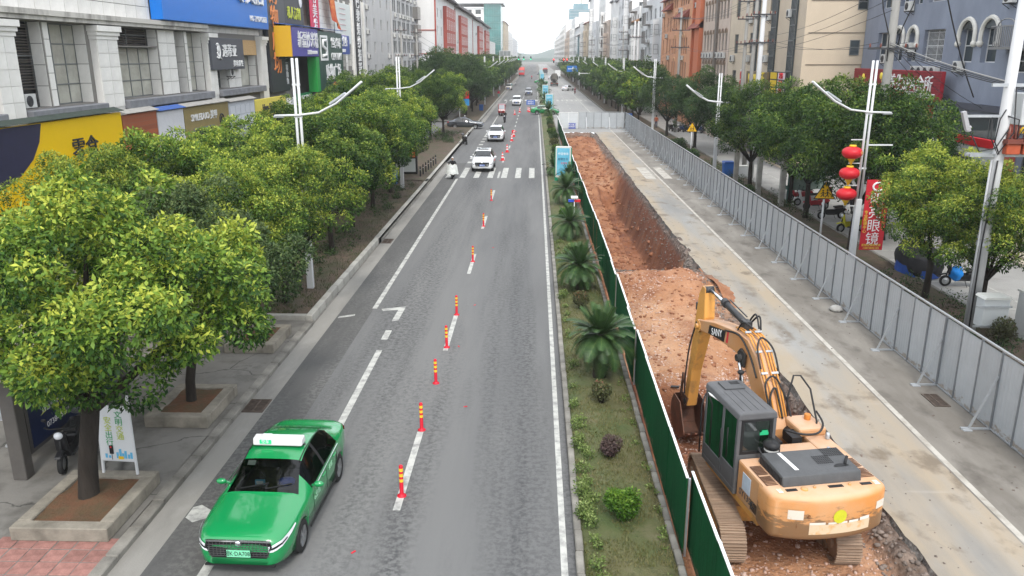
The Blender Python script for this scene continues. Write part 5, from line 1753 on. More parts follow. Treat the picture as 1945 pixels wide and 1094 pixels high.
# -- cycads on the median
FROND = leaf_mat('cycad_frond_green', [(.010,.034,.013),(.026,.066,.022),(.058,.108,.032),(.14,.16,.05)], rough=.4, trans=.1)
CTRUNK = M('cycad_trunk_bark', (.05,.04,.03),.95, var=.4, vscale=9, bump=1.0, bscale=12)
def frond_mesh(seed, L, sag, nl=36):
 r = np.random.default_rng(seed)
 V, Q, T = [],[],[]
 def pt(t):
  return Vector((t * L * (1 - .18 * t),0, L * (.42 * t - sag * t * t)))
 for k in range(nl):
  t = .08 + .92 * k / nl
  p, q = pt(t), pt(min(1, t + .02))
  ax = (q - p).normalized() if (q - p).length > 1e-5 else Vector((1,0,0))
  ll = L * .20 * math.sin(math.pi * (.12 + .86 * t)) ** .6
  for s in (-1,1):
   d = (ax * .55 + Vector((0, s, 0)) * .8 + Vector((0,0,.30))).normalized()
   w = ax * .014 * L / 1.2
   tipp = p + d * ll + Vector((0,0,-.12 * ll))
   o = len(V)
   V += [p - w, p + w, tipp + w * .15, tipp - w * .15]
   Q.append((o, o + 1, o + 2, o + 3))
   T.append(.35 + .25 * r.random())
 for k in range(8):
  a, b = pt(k / 8), pt((k + 1) / 8)
  w = .014 * (1 - k / 9)
  o = len(V)
  V += [a + Vector((0,-w, .004)), a + Vector((0, w, .004)), b + Vector((0, w * .9,.004)), b + Vector((0,-w * .9,.004))]
  Q.append((o, o + 1, o + 2, o + 3))
  T.append(.8)
 return np_mesh('frond', np.array([tuple(v) for v in V]), np.array(Q), FROND, np.array(T))
FR = [frond_mesh(1,1.25,.38), frond_mesh(2,1.3,.62), frond_mesh(3,1.1,.12), frond_mesh(4,1.2,.95)]
def cycad(x, y, z, th, sc, label, seed, nf=52):
 r = random.Random(seed)
 root = thing('cycad', label, 'cycad', (x, y, z), r.uniform(0,6))
 m = MB()
 prof = []
 k = 0
 zz = 0
 while zz < th:
  rr = .19 * (1 - .12 * zz / th)
  prof += [(rr * 1.1, zz),(rr * .92, zz + .05)]
  zz += .06
 prof += [(.16, th),(.02, th + .14)]
 m.lathe(prof, n=12)
 m.build('trunk', CTRUNK, root)
 for i in range(nf):
  t = i / nf
  el = R(74) * (1 - t) + R(-26) * t
  o = bpy.data.objects.new('frond', FR[2] if t < .25 else (FR[0] if t < .55 else (FR[1] if t < .85 else FR[3])))
  COL.objects.link(o)
  o.parent = root
  o.location = (0,0, th + .05)
  o.rotation_euler = Euler((r.uniform(-.3,.3),-el + R(20) + r.uniform(-.14,.14), i * 2.39996 + r.uniform(-.25,.25)))
  s = sc * r.uniform(.78,1.12)
  o.scale = (s, s, s)
 return root
cycad(1.95,21.9,.22,1.25,1.02, 'cycad palm standing clear on the turf nearest the excavator', 1,84)
cycad(1.84,31.0,.22,.95,1.05, 'second cycad palm from the camera on the median', 2,74)
cycad(1.85,40.4,.22,.8,1.05, 'third cycad palm from the camera on the median', 3,46)
cycad(2.0,50.2,.22,.95,1.15, 'fourth cycad palm, in front of the nearest light box', 4,46)
cycad(1.6,63.5,.22,.5,1.1, 'cycad palm just behind the nearest light box', 5,36)
cycad(2.5,59.0,.22,.6,1.0, 'cycad palm pressed against the green fence beside the nearest light box', 8,34)
cycad(2.1,127,.22,.9,1.6, 'bushy cycad in front of the green taxi behind the hoarding', 6,36)
cycad(2.0,163,.2,.6,1.8, 'dark low cycad between the two far light boxes', 7,30)
for k in range(7):
 cycad(2.0,185 + k * 12,.2,.7,2.0, 'dark cycad in the far part of the median row', 20 + k, 22)['group'] = 'far median cycads'
# -- clipped shrubs, seedlings, ground cover
def shrub(x, y, z, rx, rz, n, size, mat, label, seed, stem=.2, tb=.4, name='clipped_shrub', grp=None, shell_=(.8,1.03)):
 r = np.random.default_rng(seed)
 root = thing(name, label, 'shrub', (x, y, z),0, grp)
 C, Rr = [],[]
 for i in range(14):
  d = r.normal(size=3); d /= np.linalg.norm(d)
  C.append((d[0] * rx * .45, d[1] * rx * .45, stem + rz + d[2] * rz * .4)); Rr.append(min(rx, rz) * r.uniform(.5,.66))
 V, Q, t = leaf_cloud(r, C, Rr, n, size, shell=shell_, tbase=np.full(14, tb), lit_top=.25, droop=0, width=.55)
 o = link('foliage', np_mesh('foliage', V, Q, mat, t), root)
 m = MB()
 for k in range(4):
  a = k * 1.6
  m.tube([(0.03 * math.cos(a),.03 * math.sin(a),-.05),(rx * .35 * math.cos(a), rx * .35 * math.sin(a), stem + rz * .8)],[.025,.012],5)
 m.build('stem', BARK, root)
 return root
shrub(1.85,14.4,.2,.40,.34,3800,.06, LEAF_B, 'bright green clipped round shrub nearest the camera on the median', 301,.1,.45)
shrub(1.83,17.0,.22,.33,.24,2600,.05, LEAF_P, 'purple-brown round shrub between the two green ones on the median', 302,.08,.5)
shrub(1.85,20.0,.24,.32,.26,2600,.055, LEAF_R, 'red tipped round shrub in front of the nearest cycad', 303,.16,.4)
shrub(1.9,24.6,.24,.42,.24,2400,.06, LEAF_G, 'grey-green low shrub behind the nearest cycad', 304,.02,.3)
shrub(1.75,28.4,.22,.34,.3,2600,.06, LEAF_R, 'reddish round shrub before the second cycad', 305,.12,.4)
shrub(1.7,36.0,.22,.45,.34,2200,.07, LEAF_G, 'pale round shrub between the second and third cycads', 306,.1,.45)
shrub(1.75,45.5,.22,.4,.3,1600,.08, LEAF_B, 'green mound shrub between the third and fourth cycads', 307,.02,.2)
for k in range(8):
 shrub(2.0 + .15 * (k % 2),72 + k * 6.2,.2,.62,.42,900,.14,(LEAF_D, LEAF_M, LEAF_R)[k % 3], 'dark clipped shrub, %s in the row running up to the hoarding corner' % (
  ['first', 'second', 'third', 'fourth', 'fifth', 'sixth', 'seventh', 'eighth'][k]),320 + k, .0,.35)
r = np.random.default_rng(51)
# seedlings along the road side of the median
Cs, Rs = [],[]
for k in range(46):
 y = 11 + 8.5 * r.random() if k < 30 else 19 + 22 * r.random()
 Cs.append((1.18 + r.normal() * .07, y, .22 + .08 * r.random())); Rs.append(r.uniform(.09,.21))
V, Q, t = leaf_cloud(r, Cs, Rs, 7500,.06, shell=(.3,1.1), lit_top=.35, droop=-.2, width=.5)
o = link('kerbside_seedlings', np_mesh('kerbside_seedlings', V, Q, LEAF_S, t), kind='stuff'); o['label'] = 'pale green seedlings along the road edge of the median'
Cs, Rs = [],[]
for k in range(40):
 Cs.append((2.55 + r.normal() * .08,10 + 12 * r.random() ** 1.3,.2)); Rs.append(r.uniform(.05,.1))
V, Q, t = leaf_cloud(r, Cs, Rs, 1800,.05, shell=(.3,1.1), lit_top=.3, droop=-.2, width=.5)
o = link('weeds', np_mesh('weeds', V, Q, LEAF_S, t), kind='stuff'); o['label'] = 'weeds along the green fence side of the median'
def blades(name, n, region, zf, hmin, hmax, mat, seed, label, dens=None):
 r = np.random.default_rng(seed)
 x = r.uniform(region[0], region[1], n)
 y = region[2] + (region[3] - region[2]) * r.random(n) ** 1.6
 keep = vnoise(x, y, 7,3,.6) > -.25
 x, y = x[keep], y[keep]
 n = len(x)
 z = zf(x, y)
 h = r.uniform(hmin, hmax, n)
 a = r.uniform(0,6.28, n)
 w = .012
 dx, dy = np.cos(a) * w, np.sin(a) * w
 lx, ly = r.normal(size=n) * .5 * h, r.normal(size=n) * .5 * h
 V = np.stack([np.stack([x - dx, y - dy, z - .01],1), np.stack([x + dx, y + dy, z - .01],1), np.stack([x + lx, y + ly, z + h],1)],1).reshape(-1,3)
 o = link(name, np_mesh(name, V, np.arange(3 * n).reshape(n, 3), mat, np.clip(.5 + .3 * vnoise(x, y, 3,3,.9) + r.normal(size=n) * .15,0,1)), kind='stuff')
 o['label'] = label
LAWN = leaf_mat('turf_blade', [(.055,.075,.022),(.105,.115,.038),(.17,.155,.065),(.26,.22,.12)], trans=.15)
blades('grass', 30000,(1.02,2.7,9.5,40), med_z, .02,.075, LAWN, 61, 'thin olive turf on the median')
LAWND = leaf_mat('verge_blade', [(.02,.04,.012),(.04,.06,.02),(.07,.09,.03),(.12,.12,.05)], trans=.15)
blades('strip_grass', 9000,(-12.2,-8.3,27.6,60), strip_z, .04,.16, LAWND, 62, 'sparse grass on the left planting strip')
# low ground cover on the left strip and the right verge
def cover(name, n, boxes, size, mat, seed, label):
 r = np.random.default_rng(seed)
 C, Rr = [],[]
 for (x0, x1, y0, y1, z0, rad, cnt) in boxes:
  for k in range(cnt):
   C.append((r.uniform(x0, x1), r.uniform(y0, y1), z0 + r.uniform(0,.5) * rad)); Rr.append(rad * r.uniform(.6,1.2))
 V, Q, t = leaf_cloud(r, C, Rr, n, size, shell=(.4,1.05), lit_top=.3, droop=0, width=.5)
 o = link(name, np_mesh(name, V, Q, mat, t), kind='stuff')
 o['label'] = label
cover('verge_ground_cover', 30000,[(12.6,16.2,13,34,.2,.36,150),(12.6,16.2,46,72,.2,.34,130),(12.5,15,76,104,.25,.5,60)],.085, LEAF_D, 71, 'dark low ground cover on the verge behind the grey hoarding')
cover('strip_ground_cover', 9000,[(-11.8,-9.2,28,34,.2,.22,16),(-10.6,-8.9,34.5,42,.2,.3,26),(-10.6,-8.8,46,58,.2,.3,36),(-11.5,-8.6,87,99,.2,.4,30)],.10, LEAF_D, 72, 'dark low ground cover on the left planting strip')
shrub(13.6,36.0,.1,.75,.5,3000,.09, LEAF_D, 'dark round shrub at the foot of the forked tree', 351,0,.3, 'round_shrub')
shrub(13.8,52.5,.1,.8,.55,2200,.1, LEAF_D, 'dark round shrub below the green information board', 352,0,.35, 'round_shrub')
shrub(14.0,79.0,.1,1.0,.75,1800,.14, LEAF_D, 'dark ball shrub left of the farther warning triangle', 353,0,.3, 'round_shrub')
shrub(14.2,73.5,.1,.9,.6,1800,.14, LEAF_D, 'dark ball shrub below the farther warning triangle', 354,0,.3, 'round_shrub')
shrub(15.4,25.3,.1,.45,.5,2200,.07, LEAF_R, 'brownish shrub between the two meter cabinets', 355,0,.2, 'round_shrub')
# ================================================================== HOARDINGS AND THE SITE
SHEETG = M('pale_hoarding_sheet', (.40,.425,.445),.5,.15, var=.08, vscale=1.2, rand=.07)
POSTG = M('hoarding_post_steel', (.20,.215,.23),.5,.4, var=.15, vscale=4)
def ribbed(w, h, n, amp=.006):
 """corrugated sheet in the x-z plane facing -y"""
 m = MB()
 pts = []
 for k in range(n):
  a = w * k / n
  s = w / n
  pts += [(a, 0),(a + s * .55,0),(a + s * .65,-amp),(a + s * .9,-amp)]
 pts.append((w, 0))
 for k in range(len(pts) - 1):
  (xa, ya),(xb, yb) = pts[k], pts[k + 1]
  m.quad((xa, ya, 0),(xb, yb, 0),(xb, yb, h),(xa, ya, h))
 m.quad((0,.025,0),(w, .025,0),(w, .025, h),(0,.025, h))
 return m
def hoarding(label, loc, rz, npan, pw, h, brace_every=3, sign_=1):
 root = thing('site_hoarding', label, 'hoarding', loc, rz)
 pan = ribbed(pw - .05, h - .1,6).build('panel', SHEETG, root)
 post = MB(); post.box(-.028,.028,-.03,.03,0, h + .03); post = post.build('post', POSTG, root)
 br = MB()
 br.beam((0,-.04, h * .70),(0,-.55,.05),.045,.045); br.box(-.03,.03,-.75,-.03,.004,.05); br.box(-.12,.12,-.72,-.5,.0,.02)
 br = br.build('brace', STEEL, root)
 for k in range(npan + 1):
  for src in ([pan] if k < npan else []) + ([post]) + ([br] if k % brace_every == 1 else []):
   o = src if k == (1 if src is br else 0) else src.copy()
   if o is not src:
    COL.objects.link(o)
   o.location = (k * pw + (.025 if src is pan else 0), random.uniform(-.012,.012) if src is pan else 0,.06 if src is pan else 0)
   if src is pan:
    o.rotation_euler = (random.uniform(-.01,.01),0, random.uniform(-.006,.006))
 m = MB(); m.box(-.03, npan * pw + .03,-.035,.035, h + .032, h + .07); m.box(0, npan * pw, -.028,.028,.02,.055)
 m.build('rail', STEEL, root)
 return root
hoarding('long pale grey sheet hoarding with diagonal braces along the dug up road', (11.83,107.0,0),-math.pi / 2,97,.965,2.12)
hoarding('short pale grey hoarding standing across the road at the far end of the site', (5.75,107.6,0),0,6,1.0,2.12)
# white gate leaning at the corner, with a blue notice
r = thing('site_gate', 'white framed gate with vertical bars at the far corner of the site', 'gate', (3.0,107.4,0))
m = MB()
for z in (.1,2.1):
 m.box(.2,2.7,-.03,.03, z - .03, z + .03)
for x in (.2,1.4,2.66):
 m.box(x, x + .06,-.028,.028,.13,2.07)
m.build('frame', WHITE, r)
m = MB(); m.box(.3,2.6,.0,.02,.2,2.0); m.build('panel', M('translucent_white_sheet', (.55,.58,.60),.4, var=.06), r)
m = MB()
for k in range(16):
 m.box(.34 + k * .145,.36 + k * .145,-.02,-.002,.13,2.07)
m.build('bars', WHITE, r)
nb = thing('site_notice', 'small blue notice board leaning on the white gate', 'notice', (4.9,107.1,0))
m = MB(); m.obox((0,0,.4),(.95,.03,.72),(R(-8),0,0)); m.build('board', M('blue_notice', (.07,.10,.36),.5), nb)
text('lettering', '前方施工\n车辆绕行', .26,(4.9,107.03,.42),(1,0,0),(0,-1,0), PW, nb, .01)
o = M('orange_plastic', (.7,.16,.02),.5)
GREENM = M('artificial_turf_green', (.006,.080,.026),.95, spec=.08, var=.5, vscale=9, stretch=(4,4,.12), bump=.9, bscale=60, rand=.12)
def green_fence(label, pts, h):
 """panels of green turf on thin posts, white edging along the top"""
 root = thing('green_fence', label, 'fence', (pts[0][0], pts[0][1],0))
 b = Vector(root.location)
 for k in range(len(pts) - 1):
  a, c = Vector((*pts[k],0)) - b, Vector((*pts[k + 1],0)) - b
  L = (c - a).length
  n = max(1, int(L / 2.0))
  for q in range(n):
   p0, p1 = a.lerp(c, q / n), a.lerp(c, (q + 1) / n)
   dz = random.uniform(-.02,.02)
   off = random.uniform(-.035,.035)
   m = MB(); dd = (p1 - p0).normalized(); nn = Vector((dd.y, -dd.x, 0))
   e = .012
   ln = (p1 - p0).length
   m.beam(p0 + dd * e + nn * off + Vector((0,0,.06 + (h - .06) / 2 + dz)), p1 - dd * e + nn * (off + .01) + Vector((0,0,.06 + (h - .06) / 2 + dz)),.03, h - .06)
   m.build('panel', GREENM, root)
   m = MB(); m.beam(p0 + nn * off + Vector((0,0, h + .012 + dz)), p1 + nn * (off + .01) + Vector((0,0, h + .012 + dz)),.05,.022)
   m.build('top_edge', WHITE, root)
   m = MB(); q_ = p0 + nn * (off + .04); m.box(q_.x - .02, q_.x + .02, q_.y - .02, q_.y + .02,0, h - .02)
   m.build('post', STEEL, root)
 return root
green_fence('long green turf covered fence between the median and the trench', [(2.93,13.5),(2.97,24),(3.02,40),(2.98,60),(2.96,85),(2.93,104),(3.0,107.2)],1.7)
green_fence('short green turf fence panel nearest the camera, set off from the long fence', [(3.08,9.2),(3.06,13.75)],1.68)
# -- excavator
EY = M('excavator_orange_paint', (.54,.225,.065),.5, col2=(.50,.29,.15), vscale=1.1, thresh=(.35,.65), bump=.08, bscale=25, coat=.1)
EYD = M('excavator_worn_paint', (.62,.30,.07),.6, col2=(.22,.13,.06), vscale=2.0, thresh=(.50,.72), bump=.2, bscale=25)
ECW = layer_mat('counterweight_paint', (.55,.225,.055),[((.52,.30,.15),.9,(1,1,1),.4,.65,.8),((.30,.16,.06),1.6,(.5,1,4),.6,.74,.7),((.10,.08,.06),7,(.4,1,1.6),.66,.76,.8)], rough=.55, bump=.15, bscale=40, bdist=.01)
EGREY = M('excavator_dark_grey', (.075,.077,.08),.5, var=.15, vscale=3, bump=.1)
ECAB = M('excavator_cab_grey', (.095,.096,.10),.55, var=.12, vscale=2.5)
EMUD = M('muddy_track_steel', (.24,.155,.10),.9,.1, col2=(.33,.235,.17), vscale=3.5, bump=.5, bscale=18, rand=.16)
ERUST = M('rusty_bucket_steel', (.10,.065,.05),.75,.4, col2=(.24,.10,.06), vscale=3, bump=.4)
ECYL = M('hydraulic_black', (.045,.045,.047),.45,.3, var=.2)
EGL = clear_glass('cab_glass', (.58,.65,.63))
def dusty(m, col, amt, mud=None):
 """settled dust on upward faces, and a ragged mud line low on the part"""
 nt = m.node_tree; N, L = nt.nodes, nt.links
 b = N['Principled BSDF']
 g = N.new('ShaderNodeNewGeometry'); sx = N.new('ShaderNodeSeparateXYZ'); L.new(g.outputs['Normal'], sx.inputs[0])
 n = N.new('ShaderNodeTexNoise'); n.inputs['Scale'].default_value = 3.5; n.inputs['Detail'].default_value = 7; L.new(g.outputs['Position'], n.inputs['Vector'])
 r = N.new('ShaderNodeMapRange'); r.inputs['From Min'].default_value = .25; r.inputs['From Max'].default_value = .95; L.new(sx.outputs['Z'], r.inputs['Value'])
 r2 = N.new('ShaderNodeMapRange'); r2.inputs['From Min'].default_value = .3; r2.inputs['From Max'].default_value = .6; r2.inputs['To Min'].default_value = .45; r2.inputs['To Max'].default_value = amt; L.new(n.outputs['Fac'], r2.inputs['Value'])
 k = N.new('ShaderNodeMath'); k.operation = 'MULTIPLY'; L.new(r.outputs[0], k.inputs[0]); L.new(r2.outputs[0], k.inputs[1])
 mx = N.new('ShaderNodeMix'); mx.data_type = 'RGBA'
 L.new(b.inputs['Base Color'].links[0].from_socket, mx.inputs['A']); mx.inputs['B'].default_value = (*col, 1); L.new(k.outputs[0], mx.inputs['Factor'])
 last = mx
 if mud:
  sp = N.new('ShaderNodeSeparateXYZ'); L.new(g.outputs['Position'], sp.inputs[0])
  mp = N.new('ShaderNodeMapping'); mp.inputs['Scale'].default_value = (1.6,1.6,5); L.new(g.outputs['Position'], mp.inputs['Vector'])
  n2 = N.new('ShaderNodeTexNoise'); n2.inputs['Scale'].default_value = 1.6; n2.inputs['Detail'].default_value = 9; n2.inputs['Roughness'].default_value = .7; L.new(mp.outputs[0], n2.inputs['Vector'])
  a = N.new('ShaderNodeMath'); a.operation = 'MULTIPLY_ADD'; L.new(n2.outputs['Fac'], a.inputs[0]); a.inputs[1].default_value = 1.3; L.new(sp.outputs['Z'], a.inputs[2])
  r3 = N.new('ShaderNodeMapRange'); r3.inputs['From Min'].default_value = mud[1]; r3.inputs['From Max'].default_value = mud[1] - .12; r3.inputs['To Max'].default_value = .8; L.new(a.outputs[0], r3.inputs['Value'])
  m2 = N.new('ShaderNodeMix'); m2.data_type = 'RGBA'; L.new(mx.outputs['Result'], m2.inputs['A']); m2.inputs['B'].default_value = (*mud[0],1); L.new(r3.outputs[0], m2.inputs['Factor'])
  last = m2
 L.new(last.outputs['Result'], b.inputs['Base Color'])
dusty(SHEETG, (.4,.38,.34),.0,((.25,.21,.165),.84))
dusty(GREENM, (.2,.2,.15),.0,((.16,.12,.08),.82))
dusty(EY, (.53,.35,.235),.85)
dusty(ECW, (.54,.36,.24),.8,((.12,.08,.045),1.84))
dusty(EYD, (.45,.30,.20),.7)
dusty(EMUD, (.40,.30,.22),.6)
slew = R(11)
EX = thing('excavator', 'worn orange tracked excavator with a grey cab standing in the red trench', 'excavator', (5.08,15.5,-.44),0)
def up(mb, name, mat, bevel=0.0, label=None, seg=2, parent=None):
 o = mb.build(name, mat, parent or EX, bevel=bevel, label=label, seg=seg)
 if parent is None:
  o.rotation_euler = (0,0, slew)
  o.scale = (.9,1,1)
 return o
# tracks
LT, RT = 1.40,.37
shoe = MB()
shoe.box(-.25,.25,-.083,.083,-.02,.012)
for y in (-.06,0,.06):
 shoe.box(-.25,.25, y - .012, y + .012,.0125,.045)
shoe_me = None
for s in (-1,1):
 tk = MB()
 prof = [(LT + RT * .86 * math.sin(a), RT + RT * .86 * math.cos(a)) for a in np.linspace(0, math.pi, 10)] + [(-LT - RT * .86 * math.sin(a), RT - RT * .86 * math.cos(a)) for a in np.linspace(0, math.pi, 10)]
 prof = [(y, z + .03) for y, z in prof]
 tk.prism(prof, s * 1.12 - .16, s * 1.12 + .16, 'x')
 tr = tk.build('track', EMUD, EX)
 m = MB(); m.box(s * 1.12 - .20, s * 1.12 + .20,-1.15,1.15,.22,.56)
 m.prism([(-1.5,.3),(1.5,.3),(1.3,.55),(-1.3,.55)], s * 1.12 - .185, s * 1.12 + .185, 'x')
 m.build('track_frame', EYD, tr)
 for q in range(6):
  m = MB(); y = -1.05 + q * .42; m.cyl((s * 1.12 - .22, y, .16),(s * 1.12 + .22, y, .16),.11, n=12); m.build('roller', EMUD, tr)
 for y in (-LT, LT):
  m = MB(); m.cyl((s * 1.12 - .21, y, RT + .03),(s * 1.12 + .21, y, RT + .03),.27, n=18); m.cyl((s * 1.12 - .26, y, RT + .03),(s * 1.12 + .26, y, RT + .03),.10, n=12)
  m.build('sprocket' if y < 0 else 'idler', EMUD, tr)
 per = 4 * LT + 2 * math.pi * RT
 n = 46
 for k in range(n):
  d = per * k / n
  if d < 2 * LT:
   y, z, a = -LT + d, 2 * RT + .03,0
  elif d < 2 * LT + math.pi * RT:
   t = (d - 2 * LT) / RT
   y, z, a = LT + RT * math.sin(t), RT + .03 + RT * math.cos(t),-t
  elif d < 4 * LT + math.pi * RT:
   t = d - 2 * LT - math.pi * RT
   y, z, a = LT - t, .03, math.pi
  else:
   t = (d - 4 * LT - math.pi * RT) / RT
   y, z, a = -LT - RT * math.sin(t), RT + .03 - RT * math.cos(t), math.pi - t
  if shoe_me is None:
   o = shoe.build('track_shoe', EMUD, tr, bevel=.006, seg=1); shoe_me = o.data
  else:
   o = bpy.data.objects.new('track_shoe', shoe_me); COL.objects.link(o); o.parent = tr
  o.location = (s * 1.12, y, z)
  o.rotation_euler = (a, 0, random.uniform(-.01,.01))
m = MB(); m.box(-.95,.95,-.6,.6,.35,.7); m.cyl((0,0,.7),(0,0,1.08),.55, n=24)
m.build('undercarriage', EYD, EX)
# house: side panels, deck, counterweight
DK = 2.03
m = MB(); m.box(-1.26,1.26,-1.75,.75,1.08,1.22); up(m, 'platform', EYD, .02)
m = MB(); m.box(-1.28,-.42,-1.9,-.82,1.22, DK); up(m, 'side_panel', EY, .05)
m = MB(); m.box(.72,1.28,-1.9,.35,1.22, DK - .01); up(m, 'side_panel', EY, .05)
m = MB(); m.box(-.42,.72,-1.9,-.35,1.22, DK - .02); up(m, 'deck', EY, .02)
m = MB(); m.box(.55,1.25,-.15,.55, DK - .02, DK + .17); up(m, 'fuel_tank', EY, .05)
m = MB(); m.cyl((1.02,.3, DK + .15),(1.02,.3, DK + .29),.075, n=14); up(m, 'filler_cap', M('worn_orange_cap', (.55,.20,.04),.5),.01)
m = MB(); m.box(.72,1.27,.35,1.15,1.22,1.75); up(m, 'tool_box', EY, .04)
# counterweight: curved plan, thick, rounded edges
pl = []
for t in np.linspace(-1,1,25):
 pl.append((1.30 * t, -2.22 - .30 * (1 - abs(t) ** 2.4)))
pl = [(-1.30,-1.66), ] + pl + [(1.30,-1.66)]
m = MB(); m.prism(pl, 1.14, DK + .01, 'z')
cw = up(m, 'counterweight', ECW, .13, seg=4)
for p in cw.data.polygons:
 p.use_smooth = True
def cwy(x):
 return -2.22 - .30 * (1 - abs(x / 1.30) ** 2.4) - .006
def decal(poly, name, mat, n=8):
 """thin plate that follows the counterweight's curved back: poly = list of (x0,x1,z0,z1)"""
 m = MB()
 for (x0, x1, z0, z1) in poly:
  for k in range(n):
   a, b = x0 + (x1 - x0) * k / n, x0 + (x1 - x0) * (k + 1) / n
   m.quad((a, cwy(a), z0),(b, cwy(b), z0),(b, cwy(b), z1),(a, cwy(a), z1))
 return up(m, name, mat, parent=cw)
WSTK = M('worn_white_sticker', (.62,.58,.50),.6, col2=(.55,.33,.14), vscale=6, thresh=(.55,.72))
decal([(-.98,-.68,1.60,1.79)], 'sticker', WSTK)
decal([(.98,1.22,1.63,1.79)], 'sticker', WSTK)
decal([(-.55,.82,1.30,1.50)], 'faded_band', M('faded_white_band', (.60,.47,.32),.65, col2=(.58,.30,.10), vscale=5, thresh=(.5,.68)))
decal([(-.55,-.22,1.502,1.55),(-.16,.02,1.502,1.54),(.07,.26,1.502,1.54),(.30,.52,1.502,1.545),(.56,.80,1.502,1.57)], 'paint_overlay', M('paint_over_white', (.66,.62,.55),.6, var=.1))
m = MB()
ps = [(.08 + .145 * math.cos(a),1.65 + .14 * math.sin(a)) for a in np.linspace(0,2 * math.pi, 20, endpoint=False)]
m.add([(x, cwy(x) - .004, z) for x, z in ps],[tuple(range(20))])
up(m, 'round_sticker', M('lime_sticker', (.55,.55,.03),.6, var=.15), parent=cw)
decal([(-.10,.26,1.64,1.653)], 'sticker_line', M('sticker_brown', (.35,.18,.05),.6))
text('lettering', 'e', .16,(-.58, cwy(-.58) - .004,1.69),(1,0,0),(0,-1,0), M('brown_mark', (.16,.07,.03),.7), cw, .004, world=False)
text('lettering', 'i', .14,(-.80, cwy(-.80) - .004,1.47),(1,0,0),(0,-1,0), M('brown_mark'), cw, .004, world=False)
# deck details in front of the counterweight
m = MB()
for (x0, x1) in ((-.92,-.68),(.02,.34),(.74,.98)):
 m.box(x0, x1,-2.18,-2.10, DK + .012, DK + .02)
up(m, 'deck_slot', BLACK)
m = MB()
for (x0, x1) in ((-1.10,-1.0),(1.04,1.15)):
 m.box(x0, x1,-2.20,-2.06, DK + .012, DK + .018)
up(m, 'deck_plate', WSTK)
m = MB(); m.lathe([(.07,0),(.07,.02),(.045,.03),(0,.03)],(-.52,-2.15, DK + .01),12); m.lathe([(.03,0),(.03,.03),(0,.03)],(.5,-2.13, DK + .01),8); m.lathe([(.03,0),(.03,.03),(0,.03)],(-.28,-2.12, DK + .01),8)
up(m, 'lifting_eye', EYD)
# bonnet: dark, bevelled, with perforated fields
m = MB(); m.prism([(-2.03, DK),(-1.98, DK + .20),(-1.12, DK + .25),(-1.0, DK + .03),(-1.0, DK)],-.92,.84, 'x')
hood = up(m, 'bonnet', EGREY, .07, seg=3)
for p in hood.data.polygons:
 p.use_smooth = True
def hz(y):
 return DK + .20 + (y + 1.98) / .86 * .05 + .006
m = MB()
for (x0, y0, nx, ny) in ((.06,-1.66,8,5),(.38,-1.42,9,5)):
 for i in range(nx):
  for j in range(ny):
   x, y = x0 + i * .048, y0 + j * .058
   m.quad((x, y, hz(y)),(x + .032, y, hz(y)),(x + .032, y + .042, hz(y + .042)),(x, y + .042, hz(y + .042)))
up(m, 'vent_holes', BLACK, parent=hood)
m = MB(); m.quad((-.54,-1.80, hz(-1.80)),(-.45,-1.80, hz(-1.80)),(-.52,-1.18, hz(-1.18)),(-.61,-1.18, hz(-1.18)))
up(m, 'white_strip', M('white_strip', (.7,.7,.7),.5), parent=hood)
m = MB(); m.add([(.52 + .17 * math.cos(a),-1.80 + .10 * math.sin(a), hz(-1.8) + .008) for a in np.linspace(0, math.pi * 1.0,10)],[tuple(range(10))]); up(m, 'cutout', BLACK, parent=hood)
m = MB(); m.tube([(.62,-1.74, hz(-1.74) - .02),(.66,-1.70, hz(-1.7) + .05),(.71,-1.66, hz(-1.66) + .12)],.03,8); up(m, 'exhaust_stub', BLACK, parent=hood)
m = MB()
for k in range(16):
 m.box(-.93,-.90,-1.95 + k * .055,-1.925 + k * .055, DK + .01, DK + .16)
up(m, 'bonnet_ribs', BLACK, parent=hood)
for (x0, x1) in ((-1.22,-.97),(.90,1.20)):
 m = MB()
 for r_ in range(2):
  for k in range(7):
   y = -1.92 + r_ * .40 + k * .05
   m.box(x0, x1, y, y + .022, DK + .012, DK + .02)
 m.box(x0, x0 + .012,-1.92,-1.2, DK + .011, DK + .019)
 up(m, 'deck_grille', M('brown_grille', (.10,.05,.03),.8))
m = MB()
for x0, x1 in ((-.4,.7),):
 m.box(x0, x1,-.99,-.98, DK - .005, DK + .012)
m.box(-.43,-.415,-2.0,-.83, DK, DK + .012)
up(m, 'panel_joint', M('joint_dark', (.08,.05,.03),.8))
# side sticker, grille on the left flank
m = MB(); m.box(-1.292,-1.283,-1.42,-1.08,1.52,1.88); up(m, 'warning_plate', M('pale_blue_plate', (.45,.52,.6),.5, var=.12, vscale=9))
m = MB()
for k in range(7):
 m.box(-1.292,-1.284,-1.80 + k * .05,-1.775 + k * .05,1.30,1.5)
up(m, 'side_vent', BLACK)
text('lettering', 'SY135C', .2,(-1.29,-1.30,1.42),(0,-1,0),(-1,0,0), EGREY, None, .006, world=False)
_t = COL.objects[-1] if False else [o for o in COL.objects if o.name.startswith('lettering') and o.parent is None][-1]
_t.parent = EX; _t.rotation_euler = (0,0, slew); _t.scale = (.9,1,1)
# pre-cleaner
m = MB(); m.lathe([(.10,0),(.10,.10),(.15,.11),(.15,.20),(.10,.22),(.10,.27),(.17,.29),(.18,.36),(.12,.42),(0,.43)],(-.62,-.98, DK),18)
up(m, 'air_cleaner', BLACK)
m = MB(); m.lathe([(.155,.225),(.155,.265)],(-.62,-.98, DK),18); up(m, 'air_cleaner_band', M('clear_band', (.5,.5,.48),.3))
